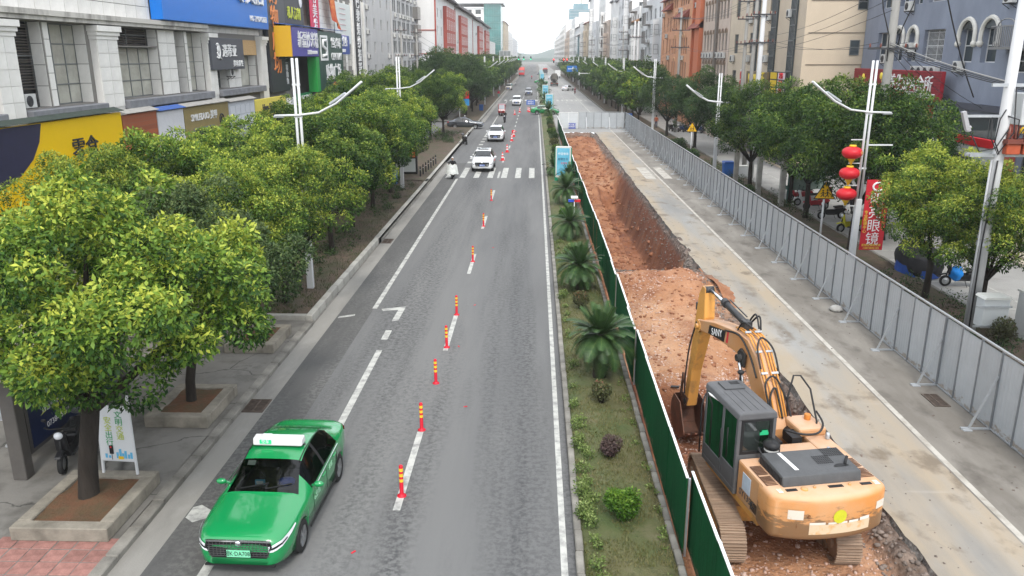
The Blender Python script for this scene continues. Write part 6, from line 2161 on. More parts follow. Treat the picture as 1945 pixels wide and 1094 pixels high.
# cab
CX0, CX1, CY0, CY1, CZ0, CZ1 = -1.34,-.44,-.80,.82,1.22,3.0
cab = MB()
t = .085
cab.box(CX0, CX1, CY0, CY1, CZ0, CZ0 + .12)
cab.box(CX0, CX1, CY0, CY0 + t, CZ0 + .12,2.10)                                      # rear lower wall
for (x, y) in ((CX0, CY0),(CX1 - t, CY0)):
 cab.box(x, x + t, y, y + t, 2.10, CZ1 - .16)
for x in (CX0, CX1 - t):
 cab.box(x, x + .07, CY1 - .09, CY1, CZ0 + .12, CZ1 - .16)
cab.box(CX0, CX0 + .06,-.16,-.06, CZ0 + .12, CZ1 - .16)                             # door post
cab.box(CX0, CX0 + .05, CY0 + t, -.16, CZ0 + .12,1.75)
cab.box(CX0, CX0 + .05,-.06, CY1 - .09, CZ0 + .12,1.62)
cab.box(CX1 - .05, CX1, CY0 + t, CY1 - .09, CZ0 + .12,1.9)
cab.box(CX0 + t, CX1 - t, CY0, CY0 + t, 2.86, CZ1 - .16)
cabo = up(cab, 'cab', ECAB, .015, seg=1)
m = MB(); m.prism([(CX0 - .02, CZ1 - .16),(CX1 + .02, CZ1 - .16),(CX1 - .01, CZ1 - .03),(CX1 - .10, CZ1),(CX0 + .10, CZ1),(CX0 + .01, CZ1 - .03)], CY0 - .02, CY1 + .03, 'y')
up(m, 'cab_roof', ECAB, .03, parent=cabo)
m = MB(); m.box(-1.12,-.62,.32,.72, CZ1 + .002, CZ1 + .035); up(m, 'roof_hatch', EGREY, .02, parent=cabo)
m = MB(); m.box(-.88,-.66,.52,.66, CZ1 + .036, CZ1 + .042); up(m, 'hatch_window', BLACK, parent=cabo)
m = MB()
for k in range(4):
 m.box(-1.18 + k * .17,-1.165 + k * .17, CY0 + .1,.28, CZ1 + .0, CZ1 + .008)
up(m, 'roof_rib', ECAB, parent=cabo)
m = MB()
m.quad((CX0 + t + .06, CY0 + .02,2.16),(CX1 - t - .06, CY0 + .02,2.16),(CX1 - t - .06, CY0 + .02,2.80),(CX0 + t + .06, CY0 + .02,2.80))
up(m, 'rear_window', EGL, parent=cabo)
m = MB()
x0, x1 = CX0 + t, CX1 - t
m.box(x0, x1, CY0 - .008, CY0 + .01,2.10,2.16); m.box(x0, x1, CY0 - .008, CY0 + .01,2.80,2.86); m.box(x0, x0 + .06, CY0 - .008, CY0 + .01,2.16,2.80); m.box(x1 - .06, x1, CY0 - .008, CY0 + .01,2.16,2.80)
up(m, 'window_seal', BLACK, parent=cabo)
m = MB(); m.quad((CX0 + .01, CY0 + t, 1.75),(CX0 + .01,-.16,1.75),(CX0 + .01,-.16,2.84),(CX0 + .01, CY0 + t, 2.84)); up(m, 'side_window', EGL, parent=cabo)
m = MB(); m.quad((CX0 + .01,-.06,1.62),(CX0 + .01, CY1 - .09,1.62),(CX0 + .01, CY1 - .09,2.84),(CX0 + .01,-.06,2.84)); up(m, 'door_window', EGL, parent=cabo)
m = MB(); m.quad((CX1 - .01, CY0 + t, 1.9),(CX1 - .01, CY1 - .09,1.9),(CX1 - .01, CY1 - .09,2.84),(CX1 - .01, CY0 + t, 2.84)); up(m, 'side_window', EGL, parent=cabo)
m = MB(); m.quad((CX0 + .07, CY1 - .02, CZ0 + .12),(CX1 - .07, CY1 - .02, CZ0 + .12),(CX1 - .07, CY1 - .02,2.84),(CX0 + .07, CY1 - .02,2.84)); up(m, 'windscreen', EGL, parent=cabo)
m = MB(); m.box(-1.12,-.66,-.45,.05,1.6,1.8); m.obox((-.89,-.48,2.1),(.46,.14,.7),(R(8),0,0)); m.obox((-.89,-.5,2.55),(.26,.1,.2),(R(8),0,0)); m.box(-1.0,-.78,-.3,.0,1.34,1.6)
up(m, 'operator_seat', M('seat_grey_fabric', (.10,.10,.10),.9),.04, parent=cabo)
m = MB(); m.box(-.82,-.62, CY0 - .012, CY0 - .005,2.5,2.56); m.box(-.78,-.64, CY0 - .012, CY0 - .005,2.561,2.6); up(m, 'green_sticker', M('green_sticker', (.02,.38,.16),.5), parent=cabo)
m = MB(); m.tube([(CX0 - .12, CY1 - .1,1.4),(CX0 - .12, CY1 - .08,2.5),(CX0 - .02, CY1 - .04,2.75)],.018,6); up(m, 'grab_rail', BLACK, parent=cabo)
m = MB(); m.tube([(CX0 - .07,-.2,1.75),(CX0 - .07,-.2,2.4)],.015,6); up(m, 'grab_rail', BLACK, parent=cabo)
m = MB(); m.tube([(CX1 - .05, CY1 + .0, CZ1 - .02),(CX1 - .05, CY1 + .0, CZ1 + .14)],.03,8); m.sph((CX1 - .05, CY1, CZ1 + .17),(.09,.07,.05),10,6); up(m, 'work_lamp', BLACK, parent=cabo)
# boom, seen as a curved box section
BXL = .38
def plate(m, poly, x0, x1):
 m.prism(poly, x0, x1, 'x')
top = [(.35,1.98),(.80,2.68),(1.35,3.28),(1.78,3.52),(2.3,3.54),(3.6,3.34),(4.72,3.06)]
bot = [(4.78,2.78),(3.6,2.96),(2.4,3.02),(1.95,2.93),(1.55,2.60),(1.05,2.0),(.72,1.5),(.30,1.47)]
m = MB(); plate(m, top + bot, BXL - .22, BXL + .22)
boom = up(m, 'boom', EY, .018, seg=1)
m = MB()
for x in (BXL - .235, BXL + .21):
 m.cyl((x, .5,1.68),(x + .025,.5,1.68),.2, n=18); m.cyl((x, 4.64,2.90),(x + .025,4.64,2.90),.17, n=18)
m.cyl((BXL - .3,4.64,2.9),(BXL + .3,4.64,2.9),.07, n=12)
up(m, 'boom_boss', EYD, .006, parent=boom)
m = MB()
for x in (BXL - .3, BXL + .255):
 plate(m, [(1.76,2.86),(2.04,2.88),(2.12,3.12),(1.98,3.26),(1.72,3.18)], x, x + .05)
m.cyl((BXL - .42,1.93,3.05),(BXL + .42,1.93,3.05),.085, n=14)
up(m, 'cylinder_bracket', M('burnt_black_paint', (.03,.028,.026),.7, var=.4), parent=boom)
# decal with the maker's mark on the left flank
m = MB(); m.add([(BXL - .2225, y, z) for y, z in ((3.02,3.03),(3.98,2.93),(3.92,3.17),(2.95,3.34))],[(0,1,2,3)]); up(m, 'black_decal', BLACK, parent=boom)
_n = Vector((-1,0,0));
text('lettering', 'SANY', .25,(BXL - .226,3.46,3.115),(0,-.972,.232),(-1,0,0), PW, boom, .006, world=False, squash=1.02)
m = MB(); m.add([(BXL - .2235, y, z) for y, z in ((2.80,3.08),(2.92,3.05),(2.86,3.36),(2.78,3.37))],[(0,1,2,3)]); up(m, 'red_decal', PR, parent=boom)
# steel pipes and hoses over the boom
PIPE = M('orange_pipe_paint', (.60,.27,.06),.45, var=.12)
prof2 = [(.45,2.18),(.80,2.72),(1.10,3.04),(1.35,3.32),(1.78,3.57),(2.3,3.59)]
for k, x in enumerate((-.18,-.10,.04,.12,.19)):
 m = MB(); m.tube([(BXL + x, y, z + .03) for y, z in prof2[(0 if k % 2 == 0 else 0):]] + [(BXL + x * .7,2.6,3.55)],.022,6); up(m, 'hydraulic_pipe', PIPE, parent=boom)
m = MB()
for (y, z) in ((1.02,2.96),(1.36,3.34),(1.95,3.60)):
 m.obox((BXL - .14, y, z + .05),(.16,.05,.03),(R(40),0,0)); m.obox((BXL + .13, y, z + .05),(.18,.05,.03),(R(40),0,0))
up(m, 'pipe_clamp', STEEL, parent=boom)
HOSE = M('rubber_hose', (.025,.025,.026),.6)
for k, pts in enumerate(([(-.2,1.1,3.35),(-.22,1.3,3.75),(-.05,1.45,3.95),(.2,1.3,3.72),(.25,1.0,3.2)],[(-.2,.55,2.5),(-.25,.75,3.0),(.05,.85,3.1),(.3,.6,2.55),(.34,.3,1.95)],
      [(-.12,.4,2.1),(-.18,.6,2.7),(0,.7,2.9),(.1,.45,2.3)],
      [(-.18,2.4,3.82),(-.2,2.1,4.1),(-.1,1.8,4.05)],[(.1,2.5,3.85),(.16,2.2,4.25),(.12,1.9,4.0)],[(.18,2.6,3.8),(.26,2.2,4.2),(.2,1.95,3.95)],
      [(-.22,3.0,3.6),(-.24,2.2,3.75),(-.25,1.6,3.5),(-.24,1.2,3.1)],[(-.24,4.7,3.0),(-.3,4.95,2.2),(-.28,5.15,1.2),(-.2,5.3,.7)],
      [(.2,-.1,2.2),(.5,-.4,2.22),(.9,-.35,2.2),(1.2,-.05,2.25),(1.2,.25,2.4)],[(-.42,-.95,2.3),(-.55,-1.12,2.18),(-.8,-1.05,2.15),(-.85,-.85,2.25)])):
 # smooth the polyline
 P = [Vector((BXL + p[0] if k < 8 else p[0], p[1], p[2] - (.26 if k in (0,3,4,5,6) else (.12 if k in (1,2) else 0)))) for p in pts]
 Q = []
 for a in range(len(P) - 1):
  p0, p1, p2, p3 = P[max(0, a - 1)], P[a], P[a + 1], P[min(len(P) - 1, a + 2)]
  for s_ in range(5):
   t_ = s_ / 5
   Q.append(.5 * ((2 * p1) + (p2 - p0) * t_ + (2 * p0 - 5 * p1 + 4 * p2 - p3) * t_ ** 2 + (3 * p1 - p0 - 3 * p2 + p3) * t_ ** 3))
 Q.append(P[-1])
 m = MB(); m.tube(Q, .024,6); up(m, 'hose', HOSE)
# lift cylinders either side of the boom
for x in (BXL - .36, BXL + .36):
 m = MB(); m.cyl((x, .95,1.55),(x, 1.5,2.38),.075, n=12); cy = up(m, 'lift_cylinder', EYD)
 m = MB(); m.cyl((x, 1.48,2.36),(x, 1.93,3.05),.042, n=10); up(m, 'piston_rod', CHROME, parent=cy)
 m = MB(); m.cyl((x, 1.44,2.30),(x, 1.53,2.43),.095, n=12); up(m, 'cylinder_gland', BLACK, parent=cy)
# stick cylinder along the top
m = MB(); m.cyl((BXL, 2.35,3.72),(BXL, 3.55,3.86),.085, n=14); m.box(BXL - .1, BXL + .1,2.2,2.45,3.52,3.80); m.cyl((BXL, 3.45,3.85),(BXL, 3.6,3.87),.11, n=14); m.tube([(BXL + .1,2.5,3.83),(BXL + .11,3.5,3.95)],.018,5)
cy = up(m, 'stick_cylinder', ECYL)
m = MB(); m.cyl((BXL, 3.55,3.86),(BXL, 4.52,3.92),.05, n=12); up(m, 'piston_rod', CHROME, parent=cy)
m = MB(); m.cyl((BXL - .13,4.55,3.9),(BXL + .13,4.55,3.9),.10, n=14); up(m, 'cylinder_eye', ECYL, parent=cy)
# stick
m = MB(); plate(m, [(4.48,3.98),(4.66,4.0),(4.84,3.75),(5.0,2.95),(5.40,.55),(5.36,.36),(5.16,.36),(4.98,1.5),(4.52,2.75),(4.40,3.2)], BXL - .16, BXL + .16)
stick = up(m, 'stick', EYD, .018, seg=1)
m = MB(); m.box(BXL - .06, BXL + .06,4.48,4.60,3.45,3.80); m.cyl((BXL - .2,5.27,.48),(BXL + .2,5.27,.48),.07, n=12); up(m, 'stick_soot', M('burnt_black_paint'), parent=stick)
m = MB(); m.cyl((BXL, 5.05,3.3),(BXL, 5.28,2.1),.065, n=12); m.box(BXL - .09, BXL + .09,4.95,5.15,3.2,3.4); cy = up(m, 'bucket_cylinder', ECYL)
m = MB(); m.cyl((BXL, 5.28,2.1),(BXL, 5.50,1.15),.035, n=10); up(m, 'piston_rod', CHROME, parent=cy)
m = MB()
for x in (BXL - .2, BXL + .15):
 plate(m, [(5.30,.92),(5.40,.98),(5.56,1.22),(5.47,1.24)], x, x + .05)
 plate(m, [(5.46,1.22),(5.56,1.22),(5.66,.52),(5.56,.48)], x + .003, x + .047)
up(m, 'bucket_link', ERUST)
# bucket: side plates, curved back, teeth
out = [(5.16,.50),(5.62,.58),(5.78,.30),(5.80,-.05),(5.66,-.38),(5.36,-.55),(5.02,-.52),(4.72,-.30)]
m = MB()
for x in (BXL - .40, BXL + .37):
 plate(m, out, x, x + .03)
for k in range(1, len(out) - 1):
 a, b = out[k], out[k + 1]
 m.quad((BXL - .37, a[0], a[1]),(BXL + .37, a[0], a[1]),(BXL + .37, b[0], b[1]),(BXL - .37, b[0], b[1]))
 m.quad((BXL - .37, a[0] - .03, a[1] + .02),(BXL + .37, a[0] - .03, a[1] + .02),(BXL + .37, b[0] - .03, b[1] + .03),(BXL - .37, b[0] - .03, b[1] + .03))
for x in (BXL - .17, BXL + .14):
 plate(m, [(5.10,.62),(5.70,.66),(5.66,.30),(5.2,.36)], x, x + .03)
bk = up(m, 'bucket', ERUST)
for k in range(4):
 m = MB(); x = BXL - .34 + k * .227; plate(m, [(4.74,-.36),(4.78,-.26),(4.5,-.14),(4.48,-.17)], x - .035, x + .035); up(m, 'bucket_tooth', ERUST, parent=bk)
# handrail on the right
m = MB(); m.tube([(.62,.50, DK + .1),(.66,.62, DK + .55),(.86,.78, DK + 1.0),(1.02,.74, DK + 1.0),(1.12,.45, DK + .8),(1.14,.1, DK + .2),(1.0,-.1, DK - .02)],.022,8); up(m, 'handrail', BLACK)
m = MB(); m.lathe([(.05,0),(.05,.1),(.03,.13),(0,.13)],(1.18,-.3, DK),10); m.lathe([(.04,0),(.04,.06),(0,.06)],(.9,-.78, DK),10); up(m, 'deck_cap', STEEL)
m = MB(); m.cyl((.6,.05,1.9),(.6,.35,1.9),.16, n=16); m.box(.3,.55,-.3,.1,1.9,2.1); m.box(-.2,.1,-.25,.2,1.6,2.0); up(m, 'swing_motor', BLACK)
# bits lying on the site
m = MB(); m.prism([(-.13,-.05),(.12,-.07),(.16,.03),(-.1,.06)],0,.03, 'z'); o = m.build('black_scrap', BLACK, loc=(4.3,22.6,-.36)); tag(o, 'scrap of black plastic lying on the gravel behind the fence', 'scrap')
m = MB(); m.lathe([(.0,.0),(.22,.02),(.26,.1),(.16,.2),(0,.23)], n=9); o = m.build('sand_bag', M('grey_sack', (.36,.35,.33),.9, var=.2), loc=(11.45,29.2,.0)); tag(o, 'grey sandbag at the foot of the hoarding', 'sandbag')
o = rock(5); me = np_mesh('boulder', o[0] * .12, o[1], STONE); o = link('boulder', me, loc=(5.15,12.75,-.36)); tag(o, 'flat pale stone behind the excavator between its tracks', 'stone')
# ================================================================== VEHICLES
CGLASS = clear_glass('car_glass', (.30,.33,.33))
CGLASSD = M('dark_car_glass', (.012,.014,.015),.04, spec=.9)
HEADL = M('headlamp_lens', (.72,.74,.77),.12, spec=.7)
HEADD = M('headlamp_dark', (.02,.02,.022),.2)
TAIL = M('tail_lamp_red', (.42,.01,.012),.25)
GRILLE = M('black_grille', (.012,.012,.013),.35)
SEAT = M('car_interior_dark', (.02,.02,.021),.8)
PLATEB = M('blue_number_plate', (.02,.10,.42),.5)
PLATEG = M('green_number_plate', (.20,.62,.38),.5)
PRIM = M('alloy_rim', (.38,.39,.40),.3,.85)
PLAST = M('grey_trim_plastic', (.04,.04,.042),.6)
def paint(name, col, metal=.0):
 return M(name, col, .26, metal, var=.03, vscale=1.5, coat=.9)
SPEC = {
 'sedan': dict(L=4.68, W=1.83, wb=2.68, fo=.93, rw=.325, zs=.24,
     top=[(0,.70),(.025,.775),(.09,.835),(.3,.89),(.9,.95),(1.30,.99),(1.62,1.185),(1.95,1.375),(2.25,1.455),(2.7,1.475),(3.1,1.45),(3.4,1.385),(3.75,1.24),(4.02,1.115),(4.15,1.08),(4.45,1.07),(4.60,1.03),(4.68,.80)],
     belt=[(0,.66),(.04,.715),(.3,.79),(.9,.86),(1.3,.895),(2.5,.93),(3.7,.985),(4.4,.99),(4.6,.95),(4.68,.78)],
     half=[(0,.56),(.03,.665),(.09,.75),(.2,.815),(.4,.868),(.7,.90),(1.3,.912),(3.4,.915),(4.0,.895),(4.4,.84),(4.62,.75),(4.68,.68)],
     roof=(.60,.555), ws=(1.34,2.0), rg=(3.40,4.02), win=(1.72,3.62), bp=2.62),
 'suv': dict(L=4.55, W=1.86, wb=2.7, fo=.93, rw=.35, zs=.28,
    top=[(0,.62),(.04,.80),(.14,.92),(.4,1.0),(.9,1.06),(1.22,1.10),(1.5,1.32),(1.85,1.56),(2.1,1.65),(2.7,1.68),(3.4,1.66),(3.9,1.60),(4.2,1.38),(4.42,1.12),(4.5,.98),(4.55,.80)],
    belt=[(0,.62),(.06,.74),(.3,.86),(.9,.95),(1.3,.99),(2.5,1.03),(3.9,1.08),(4.4,1.06),(4.5,.95),(4.55,.78)],
    half=[(0,.66),(.05,.76),(.15,.83),(.35,.88),(.7,.915),(1.3,.925),(3.6,.93),(4.1,.915),(4.4,.87),(4.52,.80),(4.55,.74)],
    roof=(.62,.60), ws=(1.26,1.88), rg=(3.95,4.40), win=(1.62,3.95), bp=2.6),
 'van': dict(L=4.6, W=1.75, wb=2.8, fo=.75, rw=.32, zs=.28,
    top=[(0,.62),(.05,.82),(.15,.95),(.4,1.05),(.7,1.12),(.95,1.34),(1.3,1.66),(1.6,1.78),(2.2,1.82),(3.6,1.82),(4.2,1.78),(4.4,1.60),(4.52,1.15),(4.57,1.0),(4.6,.8)],
    belt=[(0,.62),(.06,.74),(.3,.9),(.8,1.02),(1.3,1.05),(2.5,1.07),(4.3,1.08),(4.5,1.03),(4.57,.95),(4.6,.78)],
    half=[(0,.66),(.05,.74),(.15,.80),(.4,.85),(.9,.87),(3.9,.875),(4.3,.86),(4.55,.80),(4.6,.76)],
    roof=(.70,.70), ws=(.76,1.36), rg=(4.24,4.52), win=(1.2,4.15), bp=2.1),
}
def lerp_tab(tab, x):
 xs, ys = zip(*tab)
 return float(np.interp(x, xs, ys))
def smooth_tab(tab, x):
 return (lerp_tab(tab, x - .05) + 2 * lerp_tab(tab, x) + lerp_tab(tab, x + .05)) / 4 if tab[0][0] + .12 < x < tab[-1][0] - .12 else lerp_tab(tab, x)
_RIMS = {}
def wheel(root, x, y, r, side):
 key = round(r, 3)
 if key not in _RIMS:
  w = .105
  m = MB(); m.lathe([(r * .64,-w),(r * .9,-w),(r, -w * .7),(r, w * .7),(r * .9, w),(r * .64, w)], n=28)
  ty = m.build('tyre', RUBBER).data
  m = MB(); m.lathe([(r * .66, w * .9),(r * .62, w * .95),(r * .60, w * .35),(0, w * .30)], n=24)
  m.lathe([(r * .13, w * .3),(r * .12, w * .9),(0, w * .92)], n=12)
  for k in range(5):
   a = 2 * math.pi * k / 5
   for da in (-.13,.13):
    d = Vector((math.cos(a + da), math.sin(a + da),0))
    m.beam(d * r * .10 + Vector((0,0, w * .72)), Vector((math.cos(a + da * .9), math.sin(a + da * .9),0)) * r * .63 + Vector((0,0, w * .80)),.035,.03)
  ri = m.build('rim', PRIM).data
  m = MB(); m.lathe([(0, w * .29),(r * .59, w * .34)], n=20); dk = m.build('hub_shade', GRILLE).data
  for o in [o for o in COL.objects if o.data in (ty, ri, dk)]:
   bpy.data.objects.remove(o)
  _RIMS[key] = (ty, ri, dk)
 e = bpy.data.objects.new('wheel', None); COL.objects.link(e); e.parent = root
 e.empty_display_size = .2
 e.location = (x, y, r)
 e.rotation_euler = (0, R(90) * side, 0)
 for n, d in zip(('tyre', 'rim', 'disc'), _RIMS[key]):
  o = bpy.data.objects.new(n, d); COL.objects.link(o); o.parent = e
 return e
def car(kind, label, cat, loc, rz, pm, trim='dark', plate=('', PLATEB), name='car', glass=None, detail=True, rails=False):
 """body lofted from cross sections; the front is towards local -y"""
 S = SPEC[kind]
 L = S['L']
 root = thing(name, label, cat, loc, rz)
 gl = glass or CGLASSD
 yf, yr = S['fo'], S['fo'] + S['wb']
 ra = S['rw'] + .045
 st = set(np.linspace(0, L, 58).tolist()) | {S['ws'][0], S['ws'][1], S['rg'][0], S['rg'][1], S['win'][0], S['win'][1], S['bp'] - .05, S['bp'] + .05,.03, L - .03}
 for yw in (yf, yr):
  st |= set((yw + ra * np.sin(np.linspace(-math.pi / 2, math.pi / 2,13))).tolist())
 st = sorted(st)
 st = [st[0]] + [b for a, b in zip(st, st[1:]) if b - a > .012]
 rings = []
 for y in st:
  zt, zb, w = smooth_tab(S['top'], y), smooth_tab(S['belt'], y), smooth_tab(S['half'], y)
  zs = S['zs'] + (.02 * (1 - y / .35) if y < .35 else 0) + (.14 * (y - L + .4) / .4 if y > L - .4 else 0)
  zb = min(zb, zt - .012)
  cab = np.clip((zt - zb - .10) / .30,0,1)
  wr = (1 - cab) * w * .80 + cab * (S['roof'][0] + (S['roof'][1] - S['roof'][0]) * np.clip((y - 2) / 1.6,0,1))
  zr = zb + (zt - zb) * (.62 + .30 * cab)
  ar = 0
  for yw in (yf, yr):
   if abs(y - yw) < ra - 1e-4:
    ar = max(ar, S['rw'] + math.sqrt(max(0, ra * ra - (y - yw) ** 2)))
  zmid = zs + .5 * (zb - zs)
  P = [(0, zs + .02),(w * .86, zs + .01),(w * .965, zs + .06),(w * 1.0, zmid),(w * .99, zb - .10 * min(1,(zb - zs) / .5)),(w * .955, zb)]
  sh = w * .955
  P += [(sh + (wr - sh) * .5 + .012 * cab, zb + (zr - zb) * .52),(wr, zr),(wr * .86, zr + (zt - zr) * .62 + (.012 * (1 - cab) if .4 < y < 1.3 else 0)),(wr * .5, zr + (zt - zr) * .93),(0, zt)]
  Q = []
  for i, (x, z) in enumerate(P):
   if i <= 3 and ar:
    z = max(z, min(ar, zb - .12)) if i >= 1 else z
    if i == 1:
     z = max(z, min(ar, zb - .12))
   if i == 4 and ar:
    z = max(z, min(ar, zb - .12) + .02)
   Q.append((x, z))
  rings.append((y, Q))
 n = len(rings[0][1])
 full = 2 * n - 1
 def vert(k, j):
  y, Q = rings[k]
  if j < n:
   x, z = Q[j]
  else:
   x, z = Q[2 * n - 2 - j]; x = -x
  return (x, y - L / 2, z)
 # j from 0 (under, centre) over the right side to the roof centre (n-1) and down the left
 parts = {'body': MB(), 'windscreen': MB(), 'rear_window': MB(), 'sr': MB(), 'sr2': MB(), 'sl': MB(), 'sl2': MB(), 'pillar': MB()}
 vm = [[vert(k, j) for j in range(full)] for k in range(len(rings))]
 allv = [v for row in vm for v in row]
 fs = {p: [] for p in parts}
 ws, rg, wn, bp = S['ws'], S['rg'], S['win'], S['bp']
 for k in range(len(rings) - 1):
  yc = (rings[k][0] + rings[k + 1][0]) / 2
  for j in range(full - 1):
   jj = j if j < n - 1 else 2 * n - 3 - j      # 0..n-2 symmetrical band
   p = 'body'
   if jj >= 7 and ws[0] < yc < ws[1]:
    p = 'windscreen'
   elif jj >= 8 and rg[0] < yc < rg[1]:
    p = 'rear_window'
   elif jj in (5,6) and bp - .05 < yc < bp + .05:
    p = 'pillar'
   elif jj in (5,6) and wn[0] < yc < wn[1]:
    p = ('s' + ('r' if j < n - 1 else 'l')) + ('' if yc < bp else '2')
   fs[p].append((k * full + j, k * full + j + 1,(k + 1) * full + j + 1,(k + 1) * full + j))
 o_end = [tuple(range(full)), tuple(range((len(rings) - 1) * full, len(rings) * full))]
 fs['body'] += o_end
 # close the underside strip between j=0 (centre) and last (centre again)
 for p, mb in parts.items():
  mb.add(allv, fs[p], True)
 names = {'body': 'body', 'windscreen': 'windscreen', 'rear_window': 'rear_window', 'sr': 'side_window', 'sr2': 'side_window', 'sl': 'side_window', 'sl2': 'side_window', 'pillar': 'pillar'}
 for p, mb in parts.items():
  if not fs[p]:
   continue
  o = mb.build(names[p], pm if p == 'body' else (BLACK if p == 'pillar' else gl), root)
  bm = bmesh.new(); bm.from_mesh(o.data)
  bmesh.ops.delete(bm, geom=[v for v in bm.verts if not v.link_faces], context='VERTS')
  bm.to_mesh(o.data); bm.free()
 hw = lerp_tab(S['half'], yf)
 # dark cabin and wheel well boxes behind the glass and arches
 m = MB(); m.box(-.70,.70, S['ws'][0] + .35 - L / 2, S['rg'][0] - L / 2 + .1, S['zs'] + .05, lerp_tab(S['belt'],2.3) - .12)
 m.box(-.62,.62, yf - ra - L / 2, yf + ra - L / 2, S['zs'] + .03, S['rw'] * 2 + .05); m.box(-.62,.62, yr - ra - L / 2, yr + ra - L / 2, S['zs'] + .03, S['rw'] * 2 + .06)
 m.build('interior', SEAT, root)
 for yw in (yf, yr):
  for s in (-1,1):
   wheel(root, s * (hw - .105), yw - L / 2, S['rw'], s)
 # front: lamps, grille, plate
 def surf(y, frac):
  """point on the body side: half width at y"""
  return lerp_tab(S['half'], y)
 ztop = lerp_tab(S['top'],.10)
 for s in (-1,1):
  # headlamp wraps the corner: a strip that follows the body from the grille to the wing
  hs = [(.004,.97),(.02,1.0),(.05,1.0),(.13,1.0),(.26,1.0),(.42,1.0),(.60,1.0)] if kind == 'sedan' else [(.0,.60),(.012,.8),(.05,1.0),(.12,1.0),(.22,1.0),(.34,1.0)]
  ns = len(hs)
  lo_, hi_ = [],[]
  for i, (yy_, fr_) in enumerate(hs):
   x = surf(max(yy_, .0),0) * fr_ + .008
   zb_ = lerp_tab(S['belt'], yy_)
   lo_.append((s * x, -L / 2 + yy_ - .008, zb_ - (.115 + .035 * min(1, i / 2)) * (1 - .85 * (i / (ns - 1)) ** 2) + .01))
   hi_.append((s * (x - .012),-L / 2 + yy_ - .004, zb_ + .012))
  m = MB()
  m.add(lo_ + hi_, [(i, i + 1, ns + i + 1, ns + i) for i in range(ns - 1)])
  hl = m.build('headlight', HEADL, root)
  m = MB()
  in_ = [(s * (abs(p[0]) + .006), p[1] - .005, p[2] * .62 + q[2] * .38) for p, q in zip(lo_, hi_)]
  in2 = [(s * (abs(p[0]) + .006), p[1] - .005, p[2] * .30 + q[2] * .70) for p, q in zip(lo_, hi_)]
  m.add(in_[:ns - 2] + in2[:ns - 2],[(i, i + 1, ns - 2 + i + 1, ns - 2 + i) for i in range(ns - 3)])
  m.build('lamp_bezel', HEADD, hl)
  zt_ = lerp_tab(S['belt'], L - .15) - .06
  wr_ = surf(L - .05,0)
  m = MB(); m.add([(s * wr_ * .55, L / 2 + .006, zt_ - .10),(s * wr_ * .97, L / 2 - .03, zt_ - .12),(s * (surf(L - .25,0) + .01), L / 2 - .25, zt_ - .03),(s * (surf(L - .25,0) + .005), L / 2 - .25, zt_ + .05),(s * wr_ * .97, L / 2 - .04, zt_ + .02),(s * wr_ * .55, L / 2 - .0, zt_ + .02)],
       [(0,1,4,5),(1,2,3,4)])
  m.build('tail_lamp', TAIL, root)
  # mirror
  ym = S['ws'][0] + .42 - L / 2
  zm = lerp_tab(S['belt'], S['ws'][0] + .4) + .04
  m = MB(); m.sph((s * (hw + .10), ym, zm + .03),(.11,.06,.065),12,8); m.beam((s * (hw - .06), ym + .03, zm - .02),(s * (hw + .05), ym + .02, zm + .02),.05,.035)
  m.build('mirror', pm, root)
 zg = ztop - .10
 w0 = surf(.03,0)
 m = MB()
 gw = w0 * (.90 if kind == 'sedan' else .80)
 m.add([(-gw, -L / 2 + .012, zg + .03),(gw, -L / 2 + .012, zg + .03),(gw * 1.05,-L / 2 + .0, zg - .06),(gw * .86,-L / 2 - .006, zg - .30),(-gw * .86,-L / 2 - .006, zg - .30),(-gw * 1.05,-L / 2 + .0, zg - .06)],[(0,1,2,3,4,5)])
 gr = m.build('grille', GRILLE, root)
 if detail:
  m = MB()
  for k in range(6):
   zz = zg - .03 - k * .045
   m.box(-gw * .95, gw * .95,-L / 2 - .016,-L / 2 - .004, zz - .004, zz + .004)
  for k in range(17):
   xx = -gw * .9 + k * gw * 1.8 / 16
   m.box(xx - .002, xx + .002,-L / 2 - .014,-L / 2 - .004, zg - .26, zg + .02)
  m.build('grille_bar', M('grille_chrome', (.26,.265,.27),.3,.9), gr)
 m = MB(); m.box(-gw * 1.0, gw * 1.0,-L / 2 - .012,-L / 2 + .02, zg + .032, zg + .06); m.build('chrome_strip', CHROME, gr)
 m = MB(); m.lathe([(.055,0),(.05,.012),(0,.014)], n=14)
 o = m.build('badge', CHROME, gr); o.location = (0,-L / 2 - .012, zg + .0); o.rotation_euler = (R(90),0,0)
 pz = zg - .20
 m = MB(); m.box(-.22,.22,-L / 2 - .03,-L / 2 - .016, pz - .07, pz + .07); pl = m.build('number_plate', plate[1], root)
 if plate[0]:
  text('lettering', plate[0],.125,(0,-L / 2 - .033, pz),(1,0,0),(0,-1,0), BLACK if plate[1] is PLATEG else PW, pl, .003, world=False, squash=.80)
 m = MB(); m.box(-.22,.22, L / 2 + .002, L / 2 + .02,.72,.84); m.build('number_plate', plate[1], root)
 if detail:
  # door seams, handles, wipers, chrome sill under the windows
  m = MB()
  for s in (-1,1):
   for y in (S['win'][0] - .05, S['bp'], yr - ra - .02 if False else S['win'][1] - .28):
    w = lerp_tab(S['half'], y)
    zb = lerp_tab(S['belt'], y)
    for k in range(5):
     z0, z1 = S['zs'] + .10 + (zb - S['zs'] - .12) * k / 5, S['zs'] + .10 + (zb - S['zs'] - .12) * (k + 1) / 5
     m.box(s * w - (.010 if s > 0 else -.002), s * w + (.002 if s > 0 else -.010) + 0, y - L / 2 - .004, y - L / 2 + .004, z0, z1) if False else None
  m = MB()
  for s in (-1,1):
   for y in (S['bp'] - .18, S['win'][1] - .38):
    w = lerp_tab(S['half'], y)
    m.obox((s * (w + .004), y - L / 2, lerp_tab(S['belt'], y) - .11),(.03,.19,.03))
